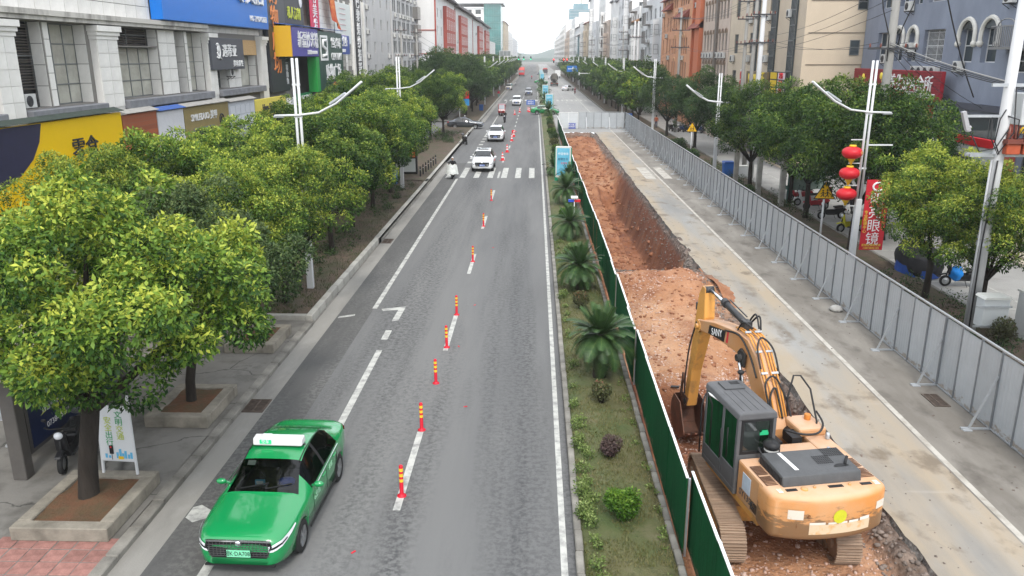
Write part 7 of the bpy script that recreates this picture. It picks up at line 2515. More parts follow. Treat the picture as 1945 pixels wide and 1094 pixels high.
  m.build('door_handle', pm, root, bevel=.008, seg=1)
  for (x0, x1) in ((.05,.55),(-.45,.08)):
   m = MB()
   yy_ = S['ws'][0] + .06
   m.beam((x0, yy_ - L / 2 - .02, lerp_tab(S['top'], yy_) + .005),(x1, yy_ - L / 2 + .10, lerp_tab(S['top'], yy_ + .12) - .005),.015,.02)
   m.build('wiper', BLACK, root)
 if rails:
  m = MB()
  for s in (-1,1):
   m.tube([(s * .56,1.95 - L / 2,1.62),(s * .57,2.2 - L / 2,1.69),(s * .57,3.5 - L / 2,1.69),(s * .55,3.8 - L / 2,1.62)],.02,6)
  m.build('roof_rail', PLAST, root)
 return root
# -- green taxi
TAXIG = paint('taxi_green_paint', (.003,.225,.062))
taxi = car('sedan', 'bright green taxi sedan with a white roof light at the bottom of the road', 'taxi', (-5.30,14.92,.003), R(-1.5), TAXIG, plate=('湘K·DA7089', PLATEG), name='taxi', glass=CGLASS)
L = 4.68
# dashboard, seats, things behind the windscreen
m = MB(); m.box(-.68,.68,1.62 - L / 2,1.95 - L / 2,.70,.925); m.build('dashboard', SEAT, taxi, bevel=.03)
for s in (-.36,.36):
 m = MB(); m.box(s - .24, s + .24,2.2 - L / 2,2.68 - L / 2,.40,.62); m.obox((s, 2.74 - L / 2,.88),(.46,.13,.62),(R(-14),0,0)); m.obox((s, 2.83 - L / 2,1.24),(.25,.09,.17),(R(-14),0,0))
 m.build('seat', M('seat_dark_grey', (.045,.045,.047),.85), taxi, bevel=.03)
m = MB(); m.box(-.62,.62,3.15 - L / 2,3.6 - L / 2,.42,.66); m.obox((0,3.68 - L / 2,.9),(1.24,.14,.55),(R(-18),0,0)); m.build('rear_seat', M('seat_dark_grey'), taxi, bevel=.03)
m = MB(); m.tube([(-.36 + .17 * math.cos(a),2.02 - L / 2 + .05 * math.sin(a),.92 + .17 * math.sin(a)) for a in np.linspace(0,2 * math.pi, 18)],.014,6, caps=False); m.build('steering_wheel', BLACK, taxi)
m = MB(); m.box(-.30,-.10,1.74 - L / 2,1.78 - L / 2,.93,1.03); m.build('dash_card', M('light_blue_card', (.12,.42,.62),.5), taxi)
m = MB(); m.box(-.27,-.13,1.735 - L / 2,1.739 - L / 2,.945,1.015); m.build('card_sheet', PW, taxi)
bag = MB(); bag.sph((0,0,0),(.17,.13,.085),14,10)
for i, v in enumerate(bag.v):
 f = 1 + .22 * mnoise.noise(Vector(v) * 17)
 bag.v[i] = (v[0] * f, v[1] * f, v[2] * f)
b_ = bag.build('plastic_bag', M('blue_plastic_bag', (.01,.06,.42),.3), None, loc=(-4.98,14.92 - L / 2 + 1.80,.985)); tag(b_, 'crumpled blue plastic bag on the dashboard of the green taxi', 'bag')
m = MB(); m.obox((-.40,1.92 - L / 2,1.33),(.16,.004,.11),(R(-58),0,0)); m.build('permit_sticker', M('pale_sticker', (.55,.62,.55),.5), taxi)
# roof light
rl = MB(); rl.prism([(-.13,1.475),(-.10,1.625),(.10,1.645),(.16,1.475)],-.52,.52, 'x')
rlo = rl.build('roof_light', M('roof_light_white', (.62,.62,.62),.4), taxi, bevel=.03); rlo.location = (0,.12,.022)
m = MB(); m.prism([(-.15,1.56),(-.12,1.66),(.08,1.67),(.08,1.56)],-.36,-.14, 'x'); o = m.build('light_dome', M('roof_light_white'), rlo, bevel=.03)
m = MB(); m.box(-.36,-.12,-.145,-.133,1.53,1.615); o = m.build('display', M('green_led_display', (.01,.20,.06),.4, emit=((.02,.9,.25),.7)), rlo)
text('lettering', '空车', .085,(-.24,-.149,1.572),(1,0,0),(0,-1,0), PW, rlo, .003, world=False)
m = MB(); m.box(-.56,.56,-.03,.03,1.465,1.476); m.build('strap', BLACK, rlo)
m = MB()
for s in (-1,1):
 m.tube([(s * .57,1.96 - L / 2,1.372),(s * .575,2.3 - L / 2,1.45),(s * .57,2.9 - L / 2,1.452),(s * .55,3.45 - L / 2,1.36)],.009,5)
m.build('roof_seam', BLACK, taxi)
for (x0, x1, z_) in ((.45,.78,.42),):
 m = MB(); m.add([(x0,-L / 2 + .02, z_ - .02),(x1 - .03,-L / 2 + .14, z_),(x1 - .02,-L / 2 + .145, z_ + .07),(x0 + .02,-L / 2 + .016, z_ + .02)],[(0,1,2,3)])
 m.build('fog_lamp', GRILLE, taxi)
 m = MB(); m.add([(-x0,-L / 2 + .02, z_ - .02),(-x1 + .03,-L / 2 + .14, z_),(-x1 + .02,-L / 2 + .145, z_ + .07),(-x0 - .02,-L / 2 + .016, z_ + .02)],[(0,1,2,3)])
 m.build('fog_lamp', GRILLE, taxi)
m = MB()
for s in (-1,1):
 m.beam((s * .918,1.35 - L / 2,.275),(s * .918,3.2 - L / 2,.275),.02,.05)
m.build('sill_trim', BLACK, taxi)
m = MB(); m.box(-.66,.66,-L / 2 - .012,-L / 2 + .05,.262,.295); m.build('chin_trim', BLACK, taxi)
text('lettering', 'e出租', .17,(.923,-.45,.70),(0,1,0),(1,0,0), M('faint_white_print', (.35,.6,.42),.5), taxi, .003, world=False)
text('lettering', '娄底', .13,(.923,.55,.78),(0,1,0),(1,0,0), M('faint_white_print'), taxi, .003, world=False)
m = MB()
for s in (-1,1):
 m.beam((s * .925,1.72 - L / 2,.905),(s * .92,3.5 - L / 2,.985),.012,.018)
m.build('window_strip', CHROME, taxi)
m = MB()
for s in (-1,1):
 for y in (1.68,2.62,3.42):
  w = lerp_tab(SPEC['sedan']['half'], y); zb = lerp_tab(SPEC['sedan']['belt'], y)
  zm = .24 + .5 * (zb - .24)
  m.beam((s * (w - .002), y - L / 2,.34),(s * (w + .001), y - L / 2, zm),.008,.008, up=(1,0,0)); m.beam((s * (w + .001), y - L / 2, zm),(s * (w * .99 + .001), y - L / 2, zb - .09),.008,.008, up=(1,0,0))
m.build('door_seam', BLACK, taxi)
m = MB()
for s in (-1,1):
 m.tube([(s * .55,-L / 2 + .22,.778),(s * .60,-L / 2 + .7,.868),(s * .66,-L / 2 + 1.28,.943)],.006,4)
m.build('bonnet_seam', M('bonnet_crease', (.003,.14,.04),.5), taxi)
# -- other traffic
WHP = paint('white_car_paint', (.72,.73,.74))
c2 = car('suv', 'white crossover with a blue plate driving over the near zebra crossing', 'car', (-4.33,68.4,.003),0, WHP, plate=('湘K5E218', PLATEB), name='white_car')
c3 = car('suv', 'second white crossover following behind at the line of fallen cones', 'car', (-4.4,92.3,.003),0, paint('pearl_car_paint', (.66,.67,.68)), plate=('湘K9C051', PLATEB), name='white_car')
for c in (c2, c3):
 m = MB(); m.box(-.45,.45,-.25,.75,1.672,1.69) if c is c2 else m.box(-.2,.2,.9,1.0,1.67,1.76)
 m.build('sunroof' if c is c2 else 'antenna', CGLASSD, c)
car('sedan', 'dark grey saloon nosing out of the side street on the left', 'car', (-9.2,107.4,.0), R(90), paint('dark_grey_car_paint', (.06,.068,.08),.3), name='dark_car')
car('van', 'white minivan with a blue plate on the road before the far zebra crossing', 'van', (-3.55,159,.003),0, WHP, plate=('湘K·3M708', PLATEB), name='minivan')
car('suv', 'silver grey off-roader in the lane beside the median, past the far zebra crossing', 'car', (-1.6,201,.003),0, paint('silver_car_paint', (.30,.315,.34),.5), name='grey_car', rails=True)
car('van', 'silver minibus with lit lamps pulling along the left kerb', 'van', (-7.3,229,.003), R(-3), paint('champagne_car_paint', (.42,.39,.35),.3), name='minibus')
car('sedan', 'white hatchback seen from behind on the right-hand carriageway', 'car', (8.9,226,.0), R(150), WHP, name='white_car')
car('sedan', 'white saloon beside the truck on the right-hand carriageway', 'car', (6.5,335,.0), R(165), WHP, name='white_car', detail=False)
car('sedan', 'green taxi cutting through the median gap far down the street', 'taxi', (2.0,282,.0), R(90), TAXIG, name='taxi', detail=False)
car('sedan', 'green taxi half hidden behind the cycad at the hoarding corner', 'taxi', (1.6,134,.0), R(90), TAXIG, name='taxi', detail=False)
car('sedan', 'dark car far off near the traffic lights', 'car', (1.8,410,.0), R(0), paint('dark_grey_car_paint', (.035,.04,.048)), name='dark_car', detail=False)
# three wheeled cargo cab
TRI = paint('maroon_trike_paint', (.20,.012,.016))
t3 = thing('motor_tricycle', 'dark red enclosed motor tricycle behind the motorcyclist', 'tricycle', (-5.3,131.5,.003))
m = MB(); m.prism([(-1.25,.45),(-1.3,.8),(-1.18,1.05),(-.92,1.75),(-.6,1.82),(1.3,1.82),(1.3,.45)],-.58,.58, 'x'); m.build('cab', TRI, t3, bevel=.08)
m = MB(); m.add([(-.45,-1.2,1.08),(.45,-1.2,1.08),(.42,-.965,1.68),(-.42,-.965,1.68)],[(0,1,2,3)]); m.build('windscreen', M('pale_trike_glass', (.30,.33,.36),.1), t3)
m = MB(); m.box(-.66,.66,-.3,1.45,1.825,1.88); m.build('roof', M('grey_trike_roof', (.2,.17,.17),.6), t3)
m = MB()
for s in (-1,1):
 m.quad((s * .585,-.8,1.1),(s * .585,.0,1.1),(s * .585,.0,1.65),(s * .585,-.75,1.65)); m.quad((s * .585,.15,1.1),(s * .585,1.1,1.1),(s * .585,1.1,1.65),(s * .585,.15,1.65))
m.build('side_window', CGLASSD, t3)
m = MB(); m.sph((0,-1.31,.88),(.10,.05,.10),10,6); m.build('headlight', HEADL, t3)
for (x, y) in ((0,-1.05),(-.5,.8),(.5,.8)):
 wheel(t3, x, y, .26,1 if x >= 0 else -1)
m = MB(); m.box(-.22,.22,-1.42,-.8,.26,.34); m.build('mudguard', BLACK, t3)
# red truck and its box, concrete mixer, far box truck
bt = thing('red_truck', 'red box truck facing the camera near the traffic lights on the left', 'truck', (-6.3,384,0))
m = MB(); m.box(-1.25,1.25,-5.5,-3.6,.6,3.0); m.build('cab', RED, bt, bevel=.15)
m = MB(); m.box(-1.3,1.3,-3.5,4.5,.9,4.0); m.build('cargo_box', M('faded_red_box', (.50,.06,.05),.6), bt)
m = MB(); m.prism([(-5.2,3.02),(-4.6,3.9),(-3.6,3.9),(-3.6,3.02)],-1.15,1.15, 'x'); m.build('wind_deflector', M('light_red', (.6,.10,.08),.5), bt)
m = MB(); m.quad((-1.1,-5.52,1.75),(1.1,-5.52,1.75),(1.05,-5.5,2.75),(-1.05,-5.5,2.75)); m.build('windscreen', M('pale_truck_glass', (.25,.3,.32),.1), bt)
m = MB(); m.box(-1.2,1.2,-5.58,-5.5,.5,.85); m.build('bumper', BLACK, bt)
for (x, y) in ((-1.05,-4.6),(1.05,-4.6),(-1.05,2.6),(1.05,2.6)):
 wheel(bt, x, y, .5,1 if x > 0 else -1)
mx = thing('concrete_mixer_truck', 'dusty grey concrete mixer truck seen from behind on the right-hand road', 'truck', (6.0,261,0))
DUST = M('dusty_truck_grey', (.14,.13,.115),.85, var=.3, vscale=2)
m = MB(); m.box(-1.15,1.15,-3.6,4.2,.75,1.05); m.build('chassis', DUST, mx)
m = MB(); m.lathe([(.0,0),(.75,.1),(1.2,1.0),(1.25,2.6),(.95,4.2),(.5,5.2),(.45,5.5)], n=18); o = m.build('drum', DUST, mx); o.location = (0,2.3,2.0); o.rotation_euler = (R(76),0,0)
m = MB(); m.prism([(-3.5,2.2),(-3.7,3.9),(-2.9,3.9),(-2.8,2.4)],-.7,.7, 'x'); m.beam((-.6,-3.2,1.0),(-.6,-3.2,3.2),.1,.1); m.beam((.6,-3.2,1.0),(.6,-3.2,3.2),.1,.1); m.beam((.2,-3.4,2.6),(.9,-4.2,1.4),.35,.1); m.build('chute', DUST, mx)
m = MB(); m.box(-1.2,1.2,3.2,4.9,1.0,3.1); m.build('cab', WHITE, mx, bevel=.1)
for s in (-1,1):
 m = MB(); m.box(s * .85 - .16, s * .85 + .16,-3.66,-3.6,.8,1.0); m.build('tail_lamp', TAIL, mx)
m = MB(); m.box(-1.2,1.2,-3.65,-3.58,.45,.75); m.build('bumper', BLACK, mx)
for y in (-2.4,-1.1,3.6):
 for s in (-1,1):
  wheel(mx, s * 1.0, y, .5, s)
fb = thing('box_truck', 'white box truck far down the right-hand road', 'truck', (9.5,352,0))
m = MB(); m.box(-1.1,1.1,-3,2,.8,3.2); m.build('cargo_box', WHITE, fb)
m = MB(); m.box(-1.0,1.0,2.1,3.6,.6,2.3); m.build('cab', WHITE, fb, bevel=.1)
for y in (-2,2.6):
 for s in (-1,1):
  wheel(fb, s * .85, y, .42, s)
fb = thing('dump_truck', 'dark truck with a red tarpaulin at the far crossing', 'truck', (5.0,420,0))
m = MB(); m.box(-1.2,1.2,-3,2,1.0,2.6); m.build('cargo_box', M('dark_truck', (.06,.06,.07),.7), fb)
m = MB(); m.prism([(-1.3,2.6),(1.3,2.6),(.8,3.1),(-.8,3.1)],-3,2, 'y'); m.build('tarpaulin', M('faded_red_box'), fb)
m = MB(); m.box(-1.1,1.1,2.1,3.6,.6,2.8); m.build('cab', M('dark_truck'), fb, bevel=.1)
for y in (-2,2.6):
 for s in (-1,1):
  wheel(fb, s * .9, y, .48, s)
# ================================================================== SCOOTERS AND PEOPLE
def scooter(label, loc, rz, pm, name='scooter', cat='scooter', seatm=None, box=False, leg=True, group=None, motorbike=False):
 """front towards local -y; about 1.75 m long"""
 r = thing(name, label, cat, loc, rz, group)
 sm = seatm or M('scooter_seat_black', (.02,.02,.02),.6)
 for y in (-.62,.62):
  w = MB(); rr = .235
  w.lathe([(rr * .62,-.05),(rr * .95,-.05),(rr, -.02),(rr, .02),(rr * .95,.05),(rr * .62,.05)], n=20)
  e = w.build('wheel', RUBBER, r); e.location = (0, y, rr); e.rotation_euler = (0, R(90),0)
  w = MB(); w.lathe([(rr * .64,-.03),(rr * .2,-.035),(.02,-.05),(.02,.05),(rr * .2,.035),(rr * .64,.03)], n=14)
  w.build('rim', PRIM, e)
 b = MB()
 b.prism([(-.52,.52),(-.60,.95),(-.50,1.0),(-.38,.55),(-.30,.34),(.12,.34),(.16,.62),(.78,.68),(.84,.58),(.72,.42),(.40,.36),(.34,.26),(-.34,.26)],-.13,.13, 'x')
 b.build('body', pm, r, bevel=.05)
 b = MB(); b.prism([(-.88,.46),(-.62,.52),(-.40,.42),(-.62,.57),(-.84,.52)],-.07,.07, 'x'); b.build('front_mudguard', pm, r, bevel=.02)
 b = MB(); b.box(-.17,.17,-.30,.14,.27,.335); b.build('footboard', PLAST, r)
 b = MB(); b.prism([(.10,.66),(.12,.76),(.45,.80),(.78,.80),(.80,.70)],-.14,.14, 'x'); b.build('seat', sm, r, bevel=.04)
 b = MB(); b.cyl((0,-.66,.24),(0,-.50,.98),.03, n=8); b.tube([(-.33,-.40,1.06),(-.2,-.47,1.04),(.2,-.47,1.04),(.33,-.40,1.06)],.018,6); b.build('handlebar', BLACK, r)
 b = MB(); b.sph((0,-.60,.92),(.10,.07,.09),10,8); b.build('headlight', HEADL, r)
 for s in (-1,1):
  b = MB(); b.cyl((s * .22,-.46,1.05),(s * .27,-.46,1.22),.008, n=5); b.sph((s * .29,-.455,1.26),(.06,.015,.045),8,6); b.build('mirror', BLACK, r)
 b = MB(); b.box(-.10,.10,.84,.87,.5,.58); b.build('tail_lamp', TAIL, r)
 b = MB(); b.beam((.08,.1,.3),(.16,.2,.02),.02,.02); b.build('side_stand', DARKSTEEL, r)
 if box:
  b = MB(); b.sph((0,.88,.98),(.19,.19,.15),12,8); b.build('top_case', M('grey_top_case', (.12,.12,.13),.35), r)
 return r
SKIN = M('skin', (.42,.25,.17),.6)
HAIR = M('black_hair', (.012,.01,.009),.6)
_CLOTH = {}
def cloth(name, col):
 return M(name, col, .85, var=.12, vscale=8)
def person(label, loc, rz, top, legs, pose='stand', name='person', helmet=None, group=None, scale=1.0, shoes=None):
 """one skinned body per figure; facing local -y; clothes are its own faces' materials, hair or helmet a child"""
 J = {}
 if pose == 'ride':
  J = dict(pel=(0,.15,.80), chest=(0,.10,1.16), neck=(0,.06,1.36), head=(0,.03,1.50), crown=(0,.03,1.60),
     ls=(-.19,.08,1.30), le=(-.27,-.14,1.12), lh=(-.28,-.36,1.07), rs=(.19,.08,1.30), re=(.27,-.14,1.12), rh=(.28,-.36,1.07),
     lhp=(-.10,.15,.78), lk=(-.15,-.26,.72), la=(-.13,-.20,.36), lt=(-.13,-.32,.345), rhp=(.10,.15,.78), rk=(.15,-.26,.72), ra=(.13,-.20,.36), rt=(.13,-.32,.345))
 else:
  wk = {'stand': 0, 'walk': .22}[pose if pose in ('stand', 'walk') else 'stand']
  J = dict(pel=(0,0,.92), chest=(0,-.01,1.24), neck=(0,0,1.44), head=(0,-.02,1.56), crown=(0,-.01,1.66),
     ls=(-.19,0,1.38), le=(-.25,.05 + wk * .4,1.10), lh=(-.25,-.04 + wk * .5,.85), rs=(.19,0,1.38), re=(.25,.05 - wk * .4,1.10), rh=(.25,-.06 - wk * .7,.86),
     lhp=(-.09,0,.88), lk=(-.10,-.03 - wk * .6,.48), la=(-.10,.03 - wk * .9,.08), lt=(-.11,-.12 - wk * .9,.04), rhp=(.09,0,.88), rk=(.10,-.03 + wk * .3,.48), ra=(.10,.03 + wk, .09), rt=(.11,-.11 + wk, .04))
 E = [('pel', 'chest'),('chest', 'neck'),('neck', 'head'),('head', 'crown'),('chest', 'ls'),('ls', 'le'),('le', 'lh'),('chest', 'rs'),('rs', 're'),('re', 'rh'),
   ('pel', 'lhp'),('lhp', 'lk'),('lk', 'la'),('la', 'lt'),('pel', 'rhp'),('rhp', 'rk'),('rk', 'ra'),('ra', 'rt')]
 RAD = dict(pel=(.15,.11), chest=(.17,.115), neck=(.055,.055), head=(.095,.105), crown=(.06,.07), ls=(.075,.075), le=(.05,.05), lh=(.042,.028), rs=(.075,.075), re=(.05,.05), rh=(.042,.028),
    lhp=(.10,.10), lk=(.07,.07), la=(.05,.05), lt=(.045,.035), rhp=(.10,.10), rk=(.07,.07), ra=(.05,.05), rt=(.045,.035))
 keys = list(J)
 me = bpy.data.meshes.new(name)
 me.from_pydata([J[k] for k in keys],[(keys.index(a), keys.index(b)) for a, b in E],[])
 o = bpy.data.objects.new(name, me); COL.objects.link(o)
 md = o.modifiers.new('s', 'SKIN')
 for i, k in enumerate(keys):
  me.skin_vertices[0].data[i].radius = RAD[k]
  me.skin_vertices[0].data[i].use_root = (k == 'pel')
 sb = o.modifiers.new('u', 'SUBSURF'); sb.levels = 1; sb.render_levels = 1
 bpy.context.view_layer.update()
 bme = bpy.data.meshes.new_from_object(o.evaluated_get(bpy.context.evaluated_depsgraph_get()))
 bpy.data.objects.remove(o)
 bme.name = name
 bme.materials.clear()
 for m in (SKIN, top, legs, shoes or BLACK):
  bme.materials.append(m)
 hz_ = J['neck'][2]
 for p in bme.polygons:
  c = p.center
  p.use_smooth = True
  dh = min((Vector(J['lh']) - c).length, (Vector(J['rh']) - c).length)
  df = min((Vector(J['lt']) - c).length, (Vector(J['rt']) - c).length, (Vector(J['la']) - c).length * 1.25,(Vector(J['ra']) - c).length * 1.25)
  dl = min((Vector(J['lk']) - c).length, (Vector(J['rk']) - c).length)
  if c.z > hz_ - .005 and abs(c.x) < .14:
   p.material_index = 0
  elif dh < .085:
   p.material_index = 0
  elif df < .13:
   p.material_index = 3
  elif c.z < J['pel'][2] - .02 and (pose != 'ride' or abs(c.x) < .235) or (pose == 'ride' and dl < .26 and c.z < .95):
   p.material_index = 2
  else:
   p.material_index = 1
 r = bpy.data.objects.new(name, bme); COL.objects.link(r)
 r.location = loc; r.rotation_euler = (0,0, rz); r.scale = (scale,) * 3
 tag(r, label, 'person', group)
 hx, hy, hz2 = J['head']
 m = MB(); m.sph((hx, hy + .018, hz2 + .035),(.108,.118,.11),12,8)
 m.v = [(x, y, z) for x, y, z in m.v]
 keep = [f for f in m.f if not (sum(m.v[i][1] for i in f) / len(f) < hy - .045 and sum(m.v[i][2] for i in f) / len(f) < hz2 + .065) and sum(m.v[i][2] for i in f) / len(f) > hz2 - .06]
 m.mi = [0] * len(keep); m.sm = [True] * len(keep); m.f = keep
 m.build('helmet' if helmet else 'hair', helmet or HAIR, r)
 m = MB(); m.sph((hx, hy - .105, hz2 + .0),(.014,.022,.022),6,5); m.build('nose', SKIN, r)
 m = MB()
 for s in (-1,1):
  m.sph((hx + s * .036, hy - .092, hz2 + .03),(.013,.008,.009),6,4)
 m.build('eyes', BLACK, r)
 m = MB(); m.box(hx - .022, hx + .022, hy - .102, hy - .094, hz2 - .045, hz2 - .037); m.build('mouth', M('lip', (.25,.08,.07),.6), r)
 return r
BLK = cloth('black_cloth', (.02,.02,.022)); GRY = cloth('grey_cloth', (.16,.16,.17)); NAV = cloth('navy_cloth', (.025,.03,.06)); MAR = cloth('maroon_cloth', (.16,.02,.03)); PNK = cloth('dusty_pink_cloth', (.45,.17,.20)); RDC = cloth('red_coat_cloth', (.55,.03,.08)); ORC = cloth('rust_cloth', (.28,.07,.03)); TEA = cloth('teal_cloth', (.05,.25,.22)); GRN = cloth('lime_vest', (.25,.5,.05)); JEAN = cloth('blue_jean', (.05,.07,.13))
# rider with a pale rain cover in the left lane
sc_ = scooter('white scooter with a pale cape carrying the helmeted rider near the zebra crossing', (-6.45,63.0,.003),0, M('white_scooter_paint', (.6,.6,.6),.4))
person('rider in dark clothes and a white helmet on the caped scooter', (-6.45,63.0,.003),0, BLK, GRY, 'ride', helmet=M('white_helmet', (.7,.7,.7),.3))
V, Q = [],[]
nu, nv = 16,8
for j in range(nv):
 t_ = j / (nv - 1)
 for i in range(nu):
  a = math.pi * (i / (nu - 1)) + math.pi
  rx, ry = .36 + .14 * t_ + .03 * math.sin(i * 1.9),.16 + .34 * t_
  V.append((rx * math.cos(a),-.42 + ry * math.sin(a) * .8 - .05 * t_, 1.12 - .72 * t_ + .04 * math.sin(i * 1.3)))
for j in range(nv - 1):
 for i in range(nu - 1):
  a = j * nu + i
  Q.append((a, a + 1, a + 1 + nu, a + nu))
o = link('rain_cape', np_mesh('rain_cape', np.array(V), np.array(Q), M('pale_cape', (.55,.57,.55),.6, var=.15, vscale=5), smooth=True), loc=(-6.45,63.0,.003))
tag(o, 'pale grey wind cape draped over the front of the scooter', 'cape')
scooter('black motorcycle of the rider beside the red tricycle', (-4.35,117.5,.003), R(-3), M('black_scooter_paint', (.02,.02,.022),.3), name='motorcycle', cat='motorcycle')
person('motorcyclist in dark jacket riding ahead of the red tricycle', (-4.35,117.5,.003), R(-3), BLK, NAV, 'ride', helmet=M('grey_helmet', (.2,.2,.22),.3))
person('pedestrian in a red coat and teal trousers on the left edge of the road', (-8.3,187,.003), R(10), RDC, TEA, 'walk', scale=1.02)
person('far pedestrian in dark clothes crossing near the traffic lights', (-8.4,268,.003), R(80), GRY, BLK, 'walk')
scooter('far scooter being pushed near the traffic lights', (-6.9,266,.003), R(100), M('white_scooter_paint'))
person('motorcyclist in dark maroon on the far right kerb line', (9.9,205,.0), R(178), MAR, BLK, 'ride', helmet=M('red_helmet', (.4,.02,.03),.3))
scooter('dark motorcycle on the far right kerb line', (9.9,205,.0), R(178), M('black_scooter_paint'), name='motorcycle', cat='motorcycle')
scooter('scooter with a rider far ahead beside the median', (-1.4,335,.0), R(178), M('black_scooter_paint'))
person('rider in a pink jacket far ahead beside the median', (-1.4,335,.0), R(178), RDC, BLK, 'ride', helmet=M('grey_helmet'))
# parked on the left
scooter('dark motorcycle parked at the kerb by the island trees', (-7.6,88.0,.003), R(20), M('black_scooter_paint'), name='motorcycle', cat='motorcycle', box=True)
scooter('black scooter parked beside the bus shelter', (-10.85,16.7,.125), R(14), M('black_scooter_paint'), box=True)
scooter('dark scooter parked at the corner of the side street by the poles', (-10.6,117.5,.003), R(60), M('black_scooter_paint'))
# right-hand parking: scooters and people
scooter('black scooter with a round grey top case parked behind the hoarding', (17.5,47.0,.03), R(-82), M('black_scooter_paint'), box=True)
scooter('yellow and black scooter parked behind the hoarding near the forked tree', (17.3,43.4,.03), R(-78), M('yellow_scooter_paint', (.55,.52,.02),.35))
scooter('dark motorcycle with a blue cloth over its middle', (17.8,32.6,.03), R(-98), M('black_scooter_paint'), name='motorcycle', cat='motorcycle')
V = []
m = MB(); m.sph((0,0,0),(.26,.30,.30),16,12)
for i, v in enumerate(m.v):
 f = 1 + .30 * mnoise.noise(Vector(v) * 6) + .12 * mnoise.noise(Vector(v) * 15)
 m.v[i] = (v[0] * f, v[1] * f, v[2] * f)
o = m.build('blue_cloth', M('bright_blue_cloth', (.01,.20,.60),.7, var=.15, vscale=5), loc=(17.55,32.62,.62)); tag(o, 'bright blue cloth bundled over the motorcycle', 'cloth')
m = MB(); m.sph((0,0,.55),(1.0,1.0,.8),26,14)
for i, v in enumerate(m.v):
 x, y, z = v
 x, y = math.copysign(abs(x) ** .62, x) * .78, math.copysign(abs(y) ** .62, y) * 1.15
 f = 1 + .10 * mnoise.noise(Vector(v) * 2.6) + .06 * mnoise.noise(Vector(v) * 7)
 m.v[i] = (x * f, y * f, max(0.0,(z * 1.0 + .10 * y) * f))
cv = thing('covered_tricycle', 'parked tricycle under a dark cover with a blue skirt', 'tricycle', (17.0,34.8,.03))
m.build('cover', M('black_tarpaulin', (.018,.018,.021),.5, var=.2), cv)
m2 = MB()
for k in range(24):
 a, b = 2 * math.pi * k / 24,2 * math.pi * (k + 1) / 24
 m2.quad((.86 * math.cos(a),1.2 * math.sin(a),.03),(.86 * math.cos(b),1.2 * math.sin(b),.03),(.84 * math.cos(b),1.17 * math.sin(b),.48 + .04 * math.sin(b * 5)),(.84 * math.cos(a),1.17 * math.sin(a),.48 + .04 * math.sin(a * 5)))
m2.build('skirt', M('royal_blue_skirt', (.02,.07,.30),.6, var=.15), cv)
scooter('red scooter parked beyond the nearer warning triangle', (17.6,50.0,.03), R(-80), M('red_scooter_paint', (.45,.02,.03),.35))
scooter('white scooter parked beyond the nearer warning triangle', (17.5,51.4,.03), R(-86), M('white_scooter_paint'))
scooter('pale green scooter parked in front of the green information board', (17.9,56.0,.03), R(-95), M('pale_green_scooter_paint', (.10,.2,.16),.35))
scooter('second red scooter, next to the pale green one', (17.6,53.2,.03), R(-84), M('red_scooter_paint'))
person('woman in a maroon patterned jacket standing by the parked scooters', (19.3,48.6,.03), R(190), MAR, BLK, 'walk')
person('second woman in maroon just left of the first', (18.4,50.4,.03), R(190), MAR, BLK, 'stand', scale=.97)
person('woman in a dusty pink top walking behind the red lanterns', (20.6,49.2,.03), R(170), PNK, BLK, 'walk')
person('man in black standing on the paving beyond the dark trees', (22.0,84.5,.03), R(170), BLK, BLK, 'stand', scale=1.03)
person('worker in a lime vest standing beside the man in black', (23.4,85.0,.03), R(150), GRN, NAV, 'stand', scale=1.03)
person('figure in rust brown standing behind the hoarding corner', (16.0,108.0,.03), R(160), ORC, NAV, 'stand')
PG = 'motorbikes parked in the shade of the dark trees'
for k in range(9):
 scooter('motorbike in the tight row parked in the shade of the dark trees', (17.3 + k * .62,104 - k * .45,.03), R(8 + (k * 7) % 13),(M('black_scooter_paint'), M('white_scooter_paint'), M('blue_scooter_paint', (.03,.06,.16),.35))[k % 3], name='motorcycle', cat='motorcycle', group=PG)
# ================================================================== STREET FURNITURE
# bollards: red flexible posts with yellow bands
BRED = M('bollard_red', (.55,.012,.03),.5, var=.1)
BYEL = M('bollard_yellow_band', (.78,.55,.04),.4)
def bollard(y, x, label, tilt=0.0):
 r = thing('traffic_bollard', label, 'bollard', (x, y, .002), random.uniform(0,6), 'red flexible bollards along the lane line')
 r.rotation_euler = (tilt, tilt * .5,0)
 m = MB(); m.lathe([(.105,0),(.10,.02),(.055,.05),(.045,.07),(.045,.74),(.03,.76),(0,.765)], n=14); m.build('post', BRED, r)
 for z in (.36,.49,.62):
  m = MB(); m.lathe([(.0475, z),(.0475, z + .07)], n=14); m.build('reflective_band', BYEL, r)
 return r
ordn = ['nearest', 'second', 'third', 'fourth', 'fifth', 'sixth', 'seventh', 'eighth']
for k, y in enumerate((15.54,18.76,21.83,24.85,28.32,36.34,44.41,52.8)):
 bollard(y, -2.86, 'red bollard with yellow bands on the lane line, %s from the camera' % ordn[k], random.uniform(-.03,.03))
